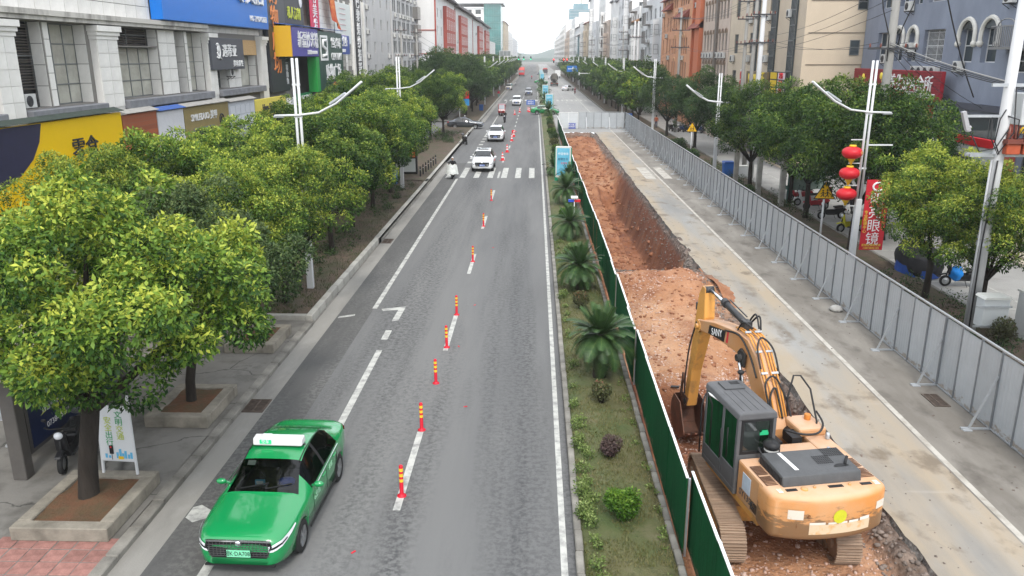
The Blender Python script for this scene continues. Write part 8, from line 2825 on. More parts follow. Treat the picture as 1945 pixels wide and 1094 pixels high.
# cones standing in the far lane
def cone(x, y, label, z=0, lying=False):
 r = thing('traffic_cone', label, 'traffic cone', (x, y, .002), random.uniform(0,6), 'red and white cones along the lane line')
 if lying:
  r.rotation_euler = (R(84),0, random.uniform(0,6)); r.location.z = .17
 m = MB(); m.box(-.19,.19,-.19,.19,0,.04); m.lathe([(.15,.04),(.035,.78),(0,.79)], n=14); m.build('cone', RED, r)
 for z_ in (.25,.5):
  f = lambda q: .15 - (q - .04) / .74 * .115 + .004
  m = MB(); m.lathe([(f(z_), z_),(f(z_ + .12), z_ + .12)], n=14); m.build('white_band', WHITE, r)
 return r
for k, (x, y) in enumerate(((-2.95,74.0),(-2.75,80.5),(-2.6,91.5),(-2.5,96.5),(-2.7,101))):
 cone(x, y, 'red and white cone beside the second white crossover, %s from the camera' % ordn[k], lying=(k == 4))
for k, (x, y) in enumerate(((-3.3,133),(-2.6,139),(-1.2,141),(-.95,139.5),(.3,140))):
 cone(x, y, 'cone standing near the far blue diversion sign, %s from the left' % ordn[k].replace('nearest', 'first'))
r = thing('diversion_sign', 'blue diversion sign standing among cones on the far lane', 'sign', (-.75,145,0))
m = MB(); m.box(-.75,.75,-.02,.02,.9,1.7); m.build('board', PLATEB, r); m = MB(); m.box(-.03,.03,-.02,.02,.02,.9); m.box(-.4,.4,-.25,.25,0,.03); m.build('stand', DARKSTEEL, r)
text('lettering', '道路施工', .3,(-.75,144.97,1.45),(1,0,0),(0,-1,0), PW, r, .01)
text('lettering', '减速慢行', .3,(-.75,144.97,1.1),(1,0,0),(0,-1,0), PW, r, .01)
m = MB()
for (x, y, a) in ((-1.9,20.2,.3),(-2.3,29.5,1),(-2.45,24.9,2),(-2.1,39.2,.2),(-3.5,13.4,.9)):
 p = Vector((x, y, .006)); m.beam(p, p + Vector((.10 * math.cos(a),.10 * math.sin(a),.004)),.035,.012)
o = m.build('plastic_shards', BRED, kind='stuff'); o['label'] = 'broken bits of red bollard plastic lying on the road'
# -- white street lamps
LAMPW = M('white_lamp_paint', (.58,.59,.60),.4, var=.04)
def street_lamp(x, y, side, label, z=.12, H=9.0, simple=False, group=None):
 """twin white tubes, long curved arm over the road and a short one over the path; side = direction of the road (+1/-1)"""
 r = thing('street_lamp', label, 'street lamp', (x, y, z),0, group)
 m = MB(); m.box(-.13,.13,-.10,.10,0,3.2); m.build('base_column', LAMPW, r, bevel=.02, seg=1)
 for s in (-1,1):
  m = MB(); m.cyl((s * .085,0,3.2 if not simple else 0),(s * .085,0, H),.055,.05, n=10); m.build('pole', LAMPW, r)
 za = H - 2.1
 for k, dy in enumerate((-.07,.07) if not simple else (0,)):
  m = MB(); m.tube([(-side * .9, dy, za - .02),(0, dy, za),(side * .8, dy, za + .10),(side * 1.5, dy, za + .45),(side * 2.2, dy, za + 1.0),(side * 2.5, dy, za + 1.25)],.04 if not simple else .07,7); m.build('arm', LAMPW, r)
 m = MB(); m.obox((side * 1.55,0, za + .62),(.75,.22,.09),(0,-side * R(33),0)); m.build('lamp_head', STEEL, r, bevel=.02, seg=1)
 m = MB(); m.obox((-side * .75,0, za - .06),(.4,.18,.07)); m.build('lamp_head', STEEL, r, bevel=.02, seg=1)
 m = MB()
 for z_ in (H - 2.2, H - 1.0, H - 4.5):
  m.box(-.15,.15,-.04,.04, z_, z_ + .07)
 m.build('collar', LAMPW, r)
 return r
street_lamp(-9.05,31.0,1, 'white twin tube street lamp rising through the left trees nearest the camera', .2)
street_lamp(-9.4,56.5,1, 'second white street lamp of the left row, in front of the grey-white block', .2)
la = street_lamp(14.1,34.9,-1, 'white twin tube street lamp with the red lanterns hanging from it', .1)
# banner arm, red banner
m = MB(); m.box(.1,1.15,-.025,.025,5.5,5.56); m.build('banner_arm', LAMPW, la)
m = MB()
for z_ in (5.75,4.75,3.80,2.9):
 m.box(-.62,-.05,-.02,.02, z_ - .02, z_ + .02)
m.build('lantern_bracket', LAMPW, la)
bn = thing('street_banner', 'red vertical optician banner with large white characters below the lanterns', 'banner', (14.85,34.85,1.05))
m = MB(); m.box(-.50,.50,-.02,.02,0,3.1); m.build('board', M('banner_red', (.52,.02,.035),.5, var=.05), bn)
text('lettering', '明亮眼镜', .60,(14.85,34.82,2.40),(1,0,0),(0,-1,0), PW, bn, .01, vertical=True)
text('lettering', '专业配镜中心', .17,(14.47,34.82,2.3),(1,0,0),(0,-1,0), PY, bn, .01, vertical=True)
text('lettering', '地址 步行街', .15,(15.24,34.82,2.4),(1,0,0),(0,-1,0), PY, bn, .01, vertical=True)
text('lettering', '配镜送镜框优惠', .12,(14.85,34.82,1.26),(1,0,0),(0,-1,0), PY, bn, .01)
text('lettering', '13873892105', .13,(14.85,34.82,1.13),(1,0,0),(0,-1,0), PY, bn, .01)
m = MB(); m.tube([(.0 + .22 * math.cos(a),-.03,2.80 + .18 * math.sin(a)) for a in np.linspace(.5,5.6,16)],.045,6); m.build('ring_logo', PW, bn)
m = MB(); m.tube([(.12 + .16 * math.cos(a),-.035,2.80 + .17 * math.sin(a)) for a in np.linspace(-1.6,1.6,10)],.05,6); m.build('moon_logo', NAVY, bn)
# lanterns
LRED = M('lantern_red', (.52,.015,.025),.45, var=.06)
LYEL = M('lantern_gold', (.72,.45,.03),.5)
for k, (z_, nm, ch) in enumerate(((5.30, 'top', '中'),(4.42, 'middle', '国'),(3.52, 'lowest', '梦'))):
 r = thing('red_lantern', '%s of the three red lanterns hanging on the white lamp post' % nm, 'lantern', (13.58 - .02 * k, 34.88, z_), k * .4, 'red lanterns on the lamp post')
 m = MB(); prof = [(.12,.27)] + [(.42 * math.sin(a) ** .8,.26 * math.cos(a)) for a in np.linspace(.3, math.pi - .3,13)] + [(.12,-.27)]
 n = 24
 m.lathe(prof, n=n)
 m.v = [(x * (1 + .02 * math.cos(12 * math.atan2(y, x))), y * (1 + .02 * math.cos(12 * math.atan2(y, x))), z) for x, y, z in m.v]
 m.build('body', LRED, r)
 m = MB(); m.lathe([(0,.33),(.14,.33),(.15,.26),(.12,.25)], n=16); m.build('gold_cap', LYEL, r)
 m = MB(); m.lathe([(.13,-.25),(.15,-.27),(.15,-.31),(.10,-.33),(.11,-.38),(.065,-.40),(.05,-.50),(0,-.50)], n=16); m.build('gold_tassel', LYEL, r)
 t_ = text('lettering', ch, .2,(.30,-.295,.0),(1,.7,0),(.7,-1,0), M('lantern_gold_print', (.75,.5,.2),.5), r, .004, world=False)
LG = 'white street lamps far down the left side'
for k in range(6):
 street_lamp(-9.6,157 + k * 33,1, 'white curved arm street lamp, %s in the farther left row' % (ordn[k] if k < 8 else 'last'),.12,9.0, True, LG)
LG = 'white street lamps down the right side'
for k in range(10):
 street_lamp(13.8,62 + k * 34,-1, 'white curved arm street lamp, %s in the right-hand row past the lanterns' % (['first', 'second', 'third', 'fourth', 'fifth', 'sixth', 'seventh', 'eighth', 'ninth', 'tenth'][k]),.12,7.9 if k == 0 else 8.8, True, LG)
# -- concrete utility poles and wires
POLEM = M('concrete_pole', (.25,.245,.23),.9, var=.2, vscale=1.5, stretch=(1,1,.3), bump=.3, bscale=25)
POLEW = M('pale_concrete_pole', (.52,.525,.53),.85, var=.14, vscale=1.2, stretch=(1,1,.3), bump=.2, bscale=25)
INSUL = M('brown_insulator', (.16,.045,.03),.3)
def insulators(m, x, z, n=3):
 for q in range(n):
  m.lathe([(.0,0),(.06,.01),(.035,.03)],(x, 0, z + q * .04),8)
def utility_pole(x, y, label, H=14.5, arms=(13.6,12.4,10.4), mat=None, z=0.02, r0=.20, w=1.7, group=None):
 r = thing('utility_pole', label, 'utility pole', (x, y, z),0, group)
 m = MB(); m.cyl((0,0,-.1),(0,0, H), r0, r0 * .62, n=14); m.build('shaft', mat or POLEM, r)
 for a in arms:
  m = MB(); m.box(-w / 2, w / 2,-.05 - r0,.03 - r0, a - .05, a + .05); m.build('cross_arm', DARKSTEEL, r)
  m = MB()
  for q in (-w / 2 + .08,-w / 4, w / 4, w / 2 - .08):
   m.lathe([(.03,0),(.06,.05),(.03,.07),(.06,.12),(.03,.14),(.045,.18),(0,.19)],(q, -r0 - .01, a + .05),8)
  m.build('insulator', INSUL, r)
 return r
big = utility_pole(17.5,41.7, 'tall concrete utility pole behind the lantern lamp post before the blue-grey building', 15,(12.7,9.6), w=2.4, r0=.27)
m = MB(); m.tube([(-.9,-.2,12.6),(-.7,-.3,11.4),(-.25,-.25,10.2),(-.2,-.24,9.0)],.03,5); m.tube([(.9,-.2,12.6),(.7,-.3,11.6),(.35,-.25,10.6),(.2,-.24,9.6)],.03,5); m.build('dropper_cable', M('black_cable', (.02,.02,.022),.5), big)
for k, (x, y, nm) in enumerate(((17.0,63.5, 'pale concrete utility pole in front of the cream building'),(17.3,66.8, 'grey utility pole leaning beside the pale one before the cream building'),(17.8,71.5, 'darker utility pole left of the pair before the cream building'),
        (17.6,102.5, 'grey utility pole with broad cross arms in front of the orange building'),(16.6,141, 'left one of the twin pale poles before the white block'),(17.3,142, 'right one of the twin pale poles before the white block'),
        (17.2,165, 'utility pole just left of the twin pale poles'),(17.0,212, 'utility pole with three cross arms before the tall pale block'),(17,252, 'utility pole further down the right terrace'),(17,300, 'far utility pole before the stepped block'))):
 utility_pole(x, y, nm, 14.8 if k != 7 else 13.5,(13.6,12.2,10.2) if k not in (4,5) else (12.2,8.3), POLEW if k in (0,4,5) else POLEM, w=2.2 if k == 3 else 1.7, r0=.23 if k == 0 else .19)
m = None
for k, (x, y, nm) in enumerate(((-19.0,118.0, 'grey utility pole in front of the pale tiled block'),(-18.3,128.5, 'second utility pole in front of the pale tiled block, farther along'))):
 utility_pole(x, y, nm, 13.2,(12.6,9.2), POLEM)
# transformer pole at the right edge
tp = thing('transformer_pole', 'pale concrete pole carrying switchgear boxes and a sagging tangle of cables at the right edge', 'utility pole', (15.0,26.5,.05))
m = MB(); m.cyl((0,0,-.1),(0,0,12.5),.20,.15, n=16); m.build('shaft', POLEW, tp)
m = MB(); m.lathe([(.22,0),(.22,.16)],(0,0,3.15),16); m.lathe([(.22,0),(.22,.05)],(0,0,3.4),16); m.build('band', STEEL, tp)
m = MB(); m.cyl((-.21,-.09,.2),(-.21,-.05,6.0),.035, n=8); m.build('cable_conduit', M('grey_conduit', (.4,.41,.42),.5), tp)
m = MB(); m.tube([(-.12,-.2,.3),(-.16,-.19,3.2),(-.1,-.2,6.0)],.025,6); m.build('black_cable', M('black_cable'), tp)
m = MB(); m.box(-.95,2.2,-.10,-.02,6.10,6.20); m.box(-.95,2.2,.18,.26,6.10,6.20); m.box(-.6,2.2,-.12,-.04,8.3,8.4); m.box(-1.35,.3,-.1,-.02,7.35,7.43); m.build('cross_arm', STEEL, tp)
for k in range(3):
 x = .22 + k * .52
 m = MB(); m.box(x - .22, x + .22,-.42,.1,6.21,6.55); m.build('switch_box', M('terracotta_switch_box', (.38,.075,.03),.6, var=.15), tp, bevel=.02, seg=1)
 m = MB(); m.box(x - .26, x + .26,-.48,.14,6.552,6.62); m.box(x - .24, x + .24,-.44,.1,6.623,6.68); m.build('switch_lid', M('brown_switch_lid', (.17,.05,.035),.6, var=.15), tp)
 m = MB()
 for s in (-.1,.12):
  m.lathe([(.05,0),(.08,.04),(.05,.07),(.08,.11),(.05,.14),(.08,.18),(.04,.22),(.04,.4),(0,.41)],(x + s, -.2,6.68),10)
 m.build('bushing', INSUL, tp)
m = MB()
for x, z_ in ((.05,6.75),(.62,6.85),(1.1,6.8)):
 m.lathe([(.09,0),(.09,.14),(.05,.16),(.05,.2),(0,.2)],(x, -.05, z_),10)
m.build('yellow_cap', M('yellow_cap', (.65,.42,.03),.5), tp)
m = MB(); m.box(.45,1.1,-.1,.5,7.1,8.1); m.build('meter_box', M('pale_meter_box', (.55,.57,.57),.5), tp, bevel=.02, seg=1)
m = MB(); m.obox((-1.28,-.12,7.25),(.12,.16,.6),(0, R(-20),0)); m.lathe([(.07,0),(.1,.05),(.07,.1),(.1,.15),(.06,.2)],(-1.15,-.12,6.9),10); m.build('fuse_cutout', M('grey_fuse', (.35,.35,.36),.4), tp)
CB = M('black_cable')
for k, pts in enumerate(([(-1.2,-.15,7.1),(-.8,-.3,6.3),(-.3,-.3,6.4),(.05,-.25,7.0)],[(-.45,-.1,7.35),(-.5,-.35,6.7),(-.2,-.3,6.2),(.2,-.3,6.9),(.1,-.2,8.3)],[(0,-.15,7.4),(.25,-.4,7.3),(.3,-.35,6.7),(.6,-.3,7.2)],
       [(.6,-.3,8.2),(.4,-.5,7.0),(.8,-.4,6.5),(1.2,-.3,7.4)],[(-.1,-.2,6.2),(-.35,-.3,6.6),(-.3,-.3,7.3),(-.1,-.2,7.6)],[(1.3,-.2,8.3),(.9,-.5,7.2),(.5,-.4,6.9)])):
 m = MB(); m.tube(pts, .022,5); m.build('loop_cable', CB, tp)
mb_ = thing('meter_cabinet', 'pale grey meter cabinet strapped to the foot of the transformer pole', 'cabinet', (15.25,25.8,.6))
m = MB(); m.box(-.42,.42,-.25,.25,0,1.0); m.build('case', M('pale_meter_box'), mb_, bevel=.02, seg=1)
m = MB(); m.prism([(-.46,1.0),(.46,1.0),(.40,1.08),(-.40,1.08)],-.3,.3, 'y'); m.build('lid', M('pale_meter_lid', (.62,.62,.58),.5), mb_)
m = MB(); m.box(-.7,.48,-.30,-.255,.72,.78); m.box(-.7,.48,-.30,-.255,.05,.11); m.build('strap', STEEL, mb_)
mc = thing('meter_cabinet', 'white louvred electric cabinet standing right of the transformer pole', 'cabinet', (16.9,26.2,.06))
m = MB(); m.box(-.40,.40,-.35,.35,.0,1.55); m.build('case', M('white_cabinet', (.58,.59,.58),.5, var=.06), mc, bevel=.02, seg=1)
m = MB(); m.box(-.44,.44,-.39,.39,1.553,1.62); m.build('lid', M('pale_meter_lid'), mc)
m = MB(); m.box(.05,.25,-.365,-.352,1.1,1.3); m.box(.0,.18,-.365,-.352,.3,.45); m.box(-.36,-.35,-.36,-.352,.1,1.45); m.build('vent', DARKSTEEL, mc)
p2 = thing('utility_pole', 'thick grey concrete pole cut off by the right edge of the photo', 'utility pole', (15.15,22.3,.05))
m = MB(); m.cyl((0,0,-.1),(0,0,9.5),.23,.19, n=16); m.build('shaft', POLEM, p2)
m = MB(); m.box(-.235,.02,-.245,-.232,1.9,2.25); m.build('notice', PW, p2)
m = MB(); m.lathe([(.25,0),(.25,.06)],(0,0,2.6),16); m.tube([(-.2,-.15,.3),(-.22,-.14,2.6),(-.05,-.26,3.1),(.2,-.2,2.7)],.03,6); m.build('cable', CB, p2)
def wire(label, a, b, sag, rad=.012, mat=None, group='overhead wires along the right-hand buildings'):
 a, b = Vector(a), Vector(b)
 L = (b - a).length
 m = MB()
 n = 14
 m.tube([a.lerp(b, t / n) - a - Vector((0,0, sag * 4 * (t / n) * (1 - t / n))) for t in range(n + 1)], rad, 5)
 o = m.build('overhead_wire', mat or CB, loc=a)
 tag(o, label, 'wire', group)
 return o
lw = ''
POS = ('street side top', 'second top', 'third top', 'building side top', 'lower street side', 'lower building side')
for k, (xo, z_) in enumerate(((-1.0,12.75),(-.5,12.75),(.5,12.75),(1.0,12.75),(-.7,9.7),(.7,9.7))):
 wire('%s wire from the tall pole behind the lanterns to the pale pole' % POS[k],(17.5 + xo, 41.5, z_ + .2),(17.1 + xo * .8,63.4,13.7 if z_ > 11 else 10.4),.5)
 wire('%s wire from the pale pole to the pole before the orange building' % POS[k],(17.1 + xo * .8,63.4,13.7 if z_ > 11 else 10.4),(17.6 + xo * .7,102.4,13.7 if z_ > 11 else 10.4),.8)
 wire('%s wire from the pole before the orange building to the twin pale poles' % POS[k],(17.6 + xo * .7,102.4,13.7 if z_ > 11 else 10.4),(17 + xo * .7,141,12.3 if z_ > 11 else 8.5),.8)
 if k < 4:
  wire('%s wire running on from the twin pale poles' % POS[k],(17 + xo * .7,141,12.3),(17.1 + xo * .7,212,12.4),1.0,.02)
  wire('%s wire from the tall pole to the head of the transformer pole' % POS[k],(17.5 + xo, 41.5, z_ + .2),(15.3 + xo * .6,26.5,12.2),.3)
wire('thick black cable sagging steeply from the top of the photo past the blue-grey building', (18.5,40.5,14.5),(21.8,41.5,7.3),.5,.035)
for k in range(4):
 wire(('topmost', 'second', 'third', 'lowest')[k] + ' service cable running from the tall pole down to the transformer pole', (17.4,41.5,9.9 - k * .12),(15.4 + k * .25,26.6,8.4 - .1 * k),.12,.02, M('grey_cable', (.35,.34,.32),.6) if k == 0 else None, 'service cables to the transformer pole')
for k, (za, zb) in enumerate(((12.6,11.0),(12.0,10.2),(11.4,9.6))):
 wire(('upper', 'middle', 'lower')[k] + ' service wire slanting across the blank gable of the cream building', (17.3,41.6, za),(20.9,79 + 4 * k, zb),.6,.014, None, 'service wires over the cream gable')
for k in range(3):
 wire(('upper', 'middle', 'lower')[k] + ' service wire slanting down across the red spa sign', (17.6,41.6,10 - .3 * k),(24.7,46 + 1.2 * k, 6.5 - .3 * k),.25,.014, None, 'service wires over the spa sign')
for k in range(4):
 wire(('nearest', 'second', 'third', 'farthest')[k] + ' thin wire crossing high over the far street', (-19,290 + k * 22,14 + k * .9),(18,300 + k * 22,13.2 + k * .9),1.6,.035, M('grey_cable'), 'wires crossing the far street')
for k in range(3):
 wire(('upper', 'middle', 'lower')[k] + ' wire strung between the two poles before the pale tiled block', (-19 + .5 * k, 118,12.6 - k * 1.2),(-18.3 + .5 * k, 128.5,12.6 - k * 1.2),.3,.015, None, 'wires before the pale tiled block')
 wire(('upper', 'middle', 'lower')[k] + ' wire running along the left terrace', (-18.3 + .5 * k, 128.5,12.6 - k * 1.2),(-18.0,200,10.5 - k * .6),.9,.02, None, 'wires along the left terrace')
# -- bus shelter and A-board, left foreground
SH = M('shelter_brown_metal', (.10,.092,.085),.5,.3, var=.12)
bs_ = thing('bus_shelter', 'brown steel bus shelter with a dark blue advert panel behind the nearest tree', 'bus shelter', (-11.5,15.9,.12))
m = MB(); m.box(-.16,.16,-.15,.15,0,2.55); m.build('post', SH, bs_, bevel=.015, seg=1)
m = MB(); m.box(-.16,.16,4.35,4.65,0,2.55); m.build('post', SH, bs_, bevel=.015, seg=1)
m = MB(); m.box(-1.35,.75,-.6,5.1,2.56,2.68); m.box(-1.3,.70,-.55,5.05,2.684,2.73); m.build('roof', M('shelter_roof_beige', (.30,.26,.21),.6, var=.1), bs_, bevel=.015, seg=1)
m = MB(); m.box(-.10,.10,.25,4.2,.45,2.35); m.build('advert_case', SH, bs_)
m = MB(); m.box(.102,.112,.35,4.1,.55,2.25); ad = m.build('advert', M('dark_blue_advert', (.012,.02,.06),.3, var=.25, vscale=1.2), bs_)
text('lettering', '优享一夏', .36,(.118,1.5,1.9),(0,1,0),(1,0,0), PW, ad, .004, world=False)
text('lettering', '绿色交付 省电行 绿色入住', .16,(.118,1.75,1.25),(0,1,0),(1,0,0), PW, ad, .004, world=False)
text('lettering', '0738-8557888', .2,(.118,1.5,.85),(0,1,0),(1,0,0), PW, ad, .004, world=False)
m = MB(); m.box(-.5,-.16,-.12,.02,1.55,1.62); m.box(-.30,-.16,-.02,.0,1.4,1.75); m.build('bracket', STEEL, bs_)
m = MB(); m.box(-.75,-.35,.6,4.0,.42,.48); m.box(-.6,-.5,.8,.9,0,.42); m.box(-.6,-.5,3.6,3.7,0,.42); m.build('bench', STEEL, bs_)
ab = thing('traffic_notice_board', 'white framed board with green slogan characters standing behind the nearest planter', 'notice board', (-9.1,15.6,.12), R(-4))
m = MB()
for s in (-1,1):
 m.beam((s * .40,0,0),(s * .36,.06,2.15 if s > 0 else 1.9),.045,.045)
m.beam((-.39,.02,.62),(.39,.02,.62),.04,.04); m.beam((-.37,.055,1.88),(.37,.055,1.88),.04,.04)
m.build('frame', LAMPW, ab)
m = MB(); m.obox((0,.02,1.25),(.74,.02,1.24),(R(-1.8),0,0)); bd = m.build('board', M('white_notice_board', (.62,.64,.65),.4), ab)
G1, G2 = M('slogan_green', (.02,.30,.09),.5), M('slogan_lime', (.42,.50,.03),.5)
for (s, x, z_, mt) in (('文', .12,1.70, G1),('明', .12,1.53, G1),('交', .12,1.36, G2),('通', .12,1.19, G2),('安', -.14,1.56, G2),('全', -.14,1.39, G2),('出', -.14,1.22, G1),('行', -.14,1.05, G1)):
 text('lettering', s, .18,(x, .004 + (z_ - 1.25) * .03, z_),(1,0,0),(0,-1,.03), mt, bd, .004, world=False)
m = MB(); m.box(-.17,-.08,-.014,.0,.78,.98); m.box(-.13,-.12,-.014,.0,.64,.78); m.build('signal_print', BLACK, bd)
m = MB()
for i, (x, h) in enumerate(((-.28,.10),(-.2,.06),(-.02,.14),(.05,.22),(.11,.12),(.17,.18),(.24,.10),(.3,.15))):
 m.box(x, x + .05,-.012,.0,.68,.68 + h)
m.build('skyline_print', M('sky_blue_print', (.12,.42,.65),.5), bd)
m = MB(); m.box(.02,.14,-.016,-.002,.66,.73); m.build('bus_print', YELLOW, bd)
m = MB()
for z_, mt in ((.95,0),):
 m.lathe([(.02,0),(0,.003)],(0,0,0),8)
o = m.build('signal_red', RED, bd); o.location = (-.125,-.018,.945); o.rotation_euler = (R(90),0,0)
# low bar and tilted bins at the left edge, bollard posts at the corner pavement
for k in range(7):
 r = thing('pavement_post', 'short black post on the corner pavement, %s from the camera' % ordn[k], 'post', (-8.9 + .05 * k, 62.2 + k * 1.25,.12),0, 'black posts on the corner pavement')
 m = MB(); m.lathe([(.07,0),(.06,.05),(.05,.8),(.06,.84),(0,.92)], n=10); m.build('shaft', BLACK, r)
 m = MB(); m.lathe([(.056,.6),(.056,.66)], n=10); m.build('band', M('grey_cloth_band', (.4,.4,.4),.6), r)
kb = thing('advert_kiosk', 'red and white advert kiosk at the corner pavement under the last strip trees', 'kiosk', (-10.2,63.5,.12))
m = MB(); m.box(-.9,.9,-.2,.2,0,2.5); m.build('case', BLACK, kb, bevel=.02, seg=1)
m = MB(); m.box(-.78,.78,-.225,-.205,1.45,2.35); m.build('red_poster', M('orange_red_poster', (.55,.07,.03),.5, col2=(.65,.35,.1), vscale=2), kb)
m = MB(); m.box(-.78,.78,-.225,-.205,.3,1.35); m.build('white_poster', M('pale_poster', (.62,.66,.64)), kb)
bn_ = thing('litter_bin', 'blue wheeled bin on the left strip beside a white lamp post', 'bin', (-10.3,58.2,.2))
BLUB = M('blue_bin_plastic', (.015,.11,.40),.5)
def bin_parts(r, w=.28, h=.95):
 m = MB(); m.prism([(-w * .85,.06),(w * .85,.06),(w, h),(-w, h)],-w, w, 'y'); m.build('body', BLUB, r, bevel=.02, seg=1)
 m = MB(); m.prism([(-w * 1.1, h),(w * 1.1, h),(w * .9, h + .1),(-w * .9, h + .1)],-w * 1.1, w * 1.1, 'y'); m.build('lid', M('dark_blue_lid', (.01,.07,.28),.5), r)
 m = MB(); m.cyl((-w, w * .9,.09),(w, w * .9,.09),.09, n=10); m.build('wheel', RUBBER, r)
bin_parts(bn_)
for k, (x, y, lb) in enumerate(((15.35,64.0, 'large blue bin just behind the hoarding under the wide green tree'),(13.6,118.5, 'blue bin on the right kerb past the cross hoarding'),(-9.2,140, 'blue bin on the far left strip past the side street'))):
 r = thing('litter_bin', lb, 'bin', (x, y, .05)); bin_parts(r, .42 if k != 2 else .35,1.1)
r = thing('white_crate', 'pale box standing beside the large blue bin', 'box', (16.4,63.6,.03)); m = MB(); m.box(-.35,.35,-.3,.3,0,.9); m.build('case', M('pale_meter_box'), r, bevel=.02); m = MB(); m.box(-.37,.37,-.32,.32,.9,.95); m.build('lid', M('pale_meter_lid'), r)
# signs by the side street
r = thing('lamp_banner', 'small red and blue banners on the white post at the side street corner', 'banner', (-9.6,120.6,2.2))
m = MB(); m.box(-1.0,-.1,-.02,.02,1.0,2.1); m.build('red_banner', RED, r); m = MB(); m.box(-1.1,-.1,-.02,.02,0,.95); m.build('blue_banner', M('sky_blue_banner', (.03,.25,.55),.5), r)
r = thing('road_sign', 'round no parking sign on a white post at the side street corner', 'road sign', (-10.4,112.8,0))
m = MB(); m.cyl((0,0,0),(0,0,3.3),.045, n=10); m.build('post', LAMPW, r)
m = MB(); m.lathe([(0,0),(.36,0),(.36,.02),(0,.02)], n=20); o = m.build('disc', M('sign_dark_red', (.30,.01,.03),.5), r); o.location = (0,-.06,2.7); o.rotation_euler = (R(90),0,0)
m = MB(); m.lathe([(0,0),(.28,0),(.28,.006),(0,.006)], n=20); o = m.build('disc_face', NAVY, r); o.location = (0,-.082,2.7); o.rotation_euler = (R(90),0,0)
# warning triangles on the right verge
def triangle(x, y, label, rz=0):
 r = thing('warning_sign', label, 'road sign', (x, y, .05), rz)
 m = MB(); m.cyl((0,.03,0),(0,.03,2.9),.05, n=10); m.build('post', LAMPW, r)
 def tri(s, c=2.72):
  return [(-.5 * s, c - .29 * s),(.5 * s, c - .29 * s),(0, c + .577 * s)]
 m = MB(); m.prism(tri(1.05),-.03,-.012, 'y'); m.build('black_edge', BLACK, r, bevel=.01)
 m = MB(); m.prism(tri(.90),-.036,-.031, 'y'); pl = m.build('plate', M('warning_yellow', (.75,.43,.01),.4), r)
 m = MB()
 for (dx, s) in ((-.10,.9),(.11,1.05)):
  c = 2.66
  m.cyl((dx, -.045, c + .20 * s),(dx, -.037, c + .20 * s),.045 * s, n=10)
  m.beam((dx, -.041, c + .14 * s),(dx + .02,-.041, c),.06 * s, .008, up=(0,1,0)); m.beam((dx + .02,-.041, c),(dx - .09,-.041, c - .15 * s),.04,.008, up=(0,1,0)); m.beam((dx + .02,-.041, c),(dx + .07,-.041, c - .14 * s),.04,.008, up=(0,1,0))
  m.beam((dx, -.041, c + .10 * s),(dx + .12,-.041, c + .04),.03,.008, up=(0,1,0)); m.beam((dx, -.041, c + .10 * s),(dx - .10,-.041, c + .02),.03,.008, up=(0,1,0))
 m.build('figures', BLACK, pl)
triangle(14.35,39.7, 'nearer yellow warning triangle with two running figures behind the hoarding', R(-6))
triangle(14.6,76.0, 'farther yellow warning triangle near the dark trees behind the hoarding', R(-6))
# information board and concrete posts behind the trees
ib = thing('information_board', 'green framed information board among the tree trunks behind the hoarding', 'notice board', (17.6,52.2,.03), R(18))
m = MB()
for x in (-1.3,1.3):
 m.box(x - .05, x + .05,-.05,.05,0,2.6)
m.build('post', M('dark_green_post', (.02,.07,.06),.5), ib)
m = MB(); m.box(-1.25,1.25,-.04,.04,.9,2.5); m.build('panel', M('faded_green_panel', (.06,.14,.11),.4, col2=(.25,.3,.27), vscale=2.5), ib)
for k, (x, y, h) in enumerate(((14.6,58.5,3.6),(15.1,54.2,3.4),(15.6,50.6,3.6))):
 r = thing('concrete_post', 'square concrete post among the trees behind the hoarding, %s from the blue bin' % ['first', 'second', 'third'][k], 'post', (x, y, .05),0, 'concrete posts behind the hoarding')
 m = MB(); m.box(-.16,.16,-.16,.16,0, h); m.build('shaft', CONCRETE, r, bevel=.02, seg=1)
 m = MB(); m.box(.17,.19,-.02,.05,.2, h); m.box(-.17,.17,-.17,.17, h + .003, h + .06); m.build('cap', POLEW, r)
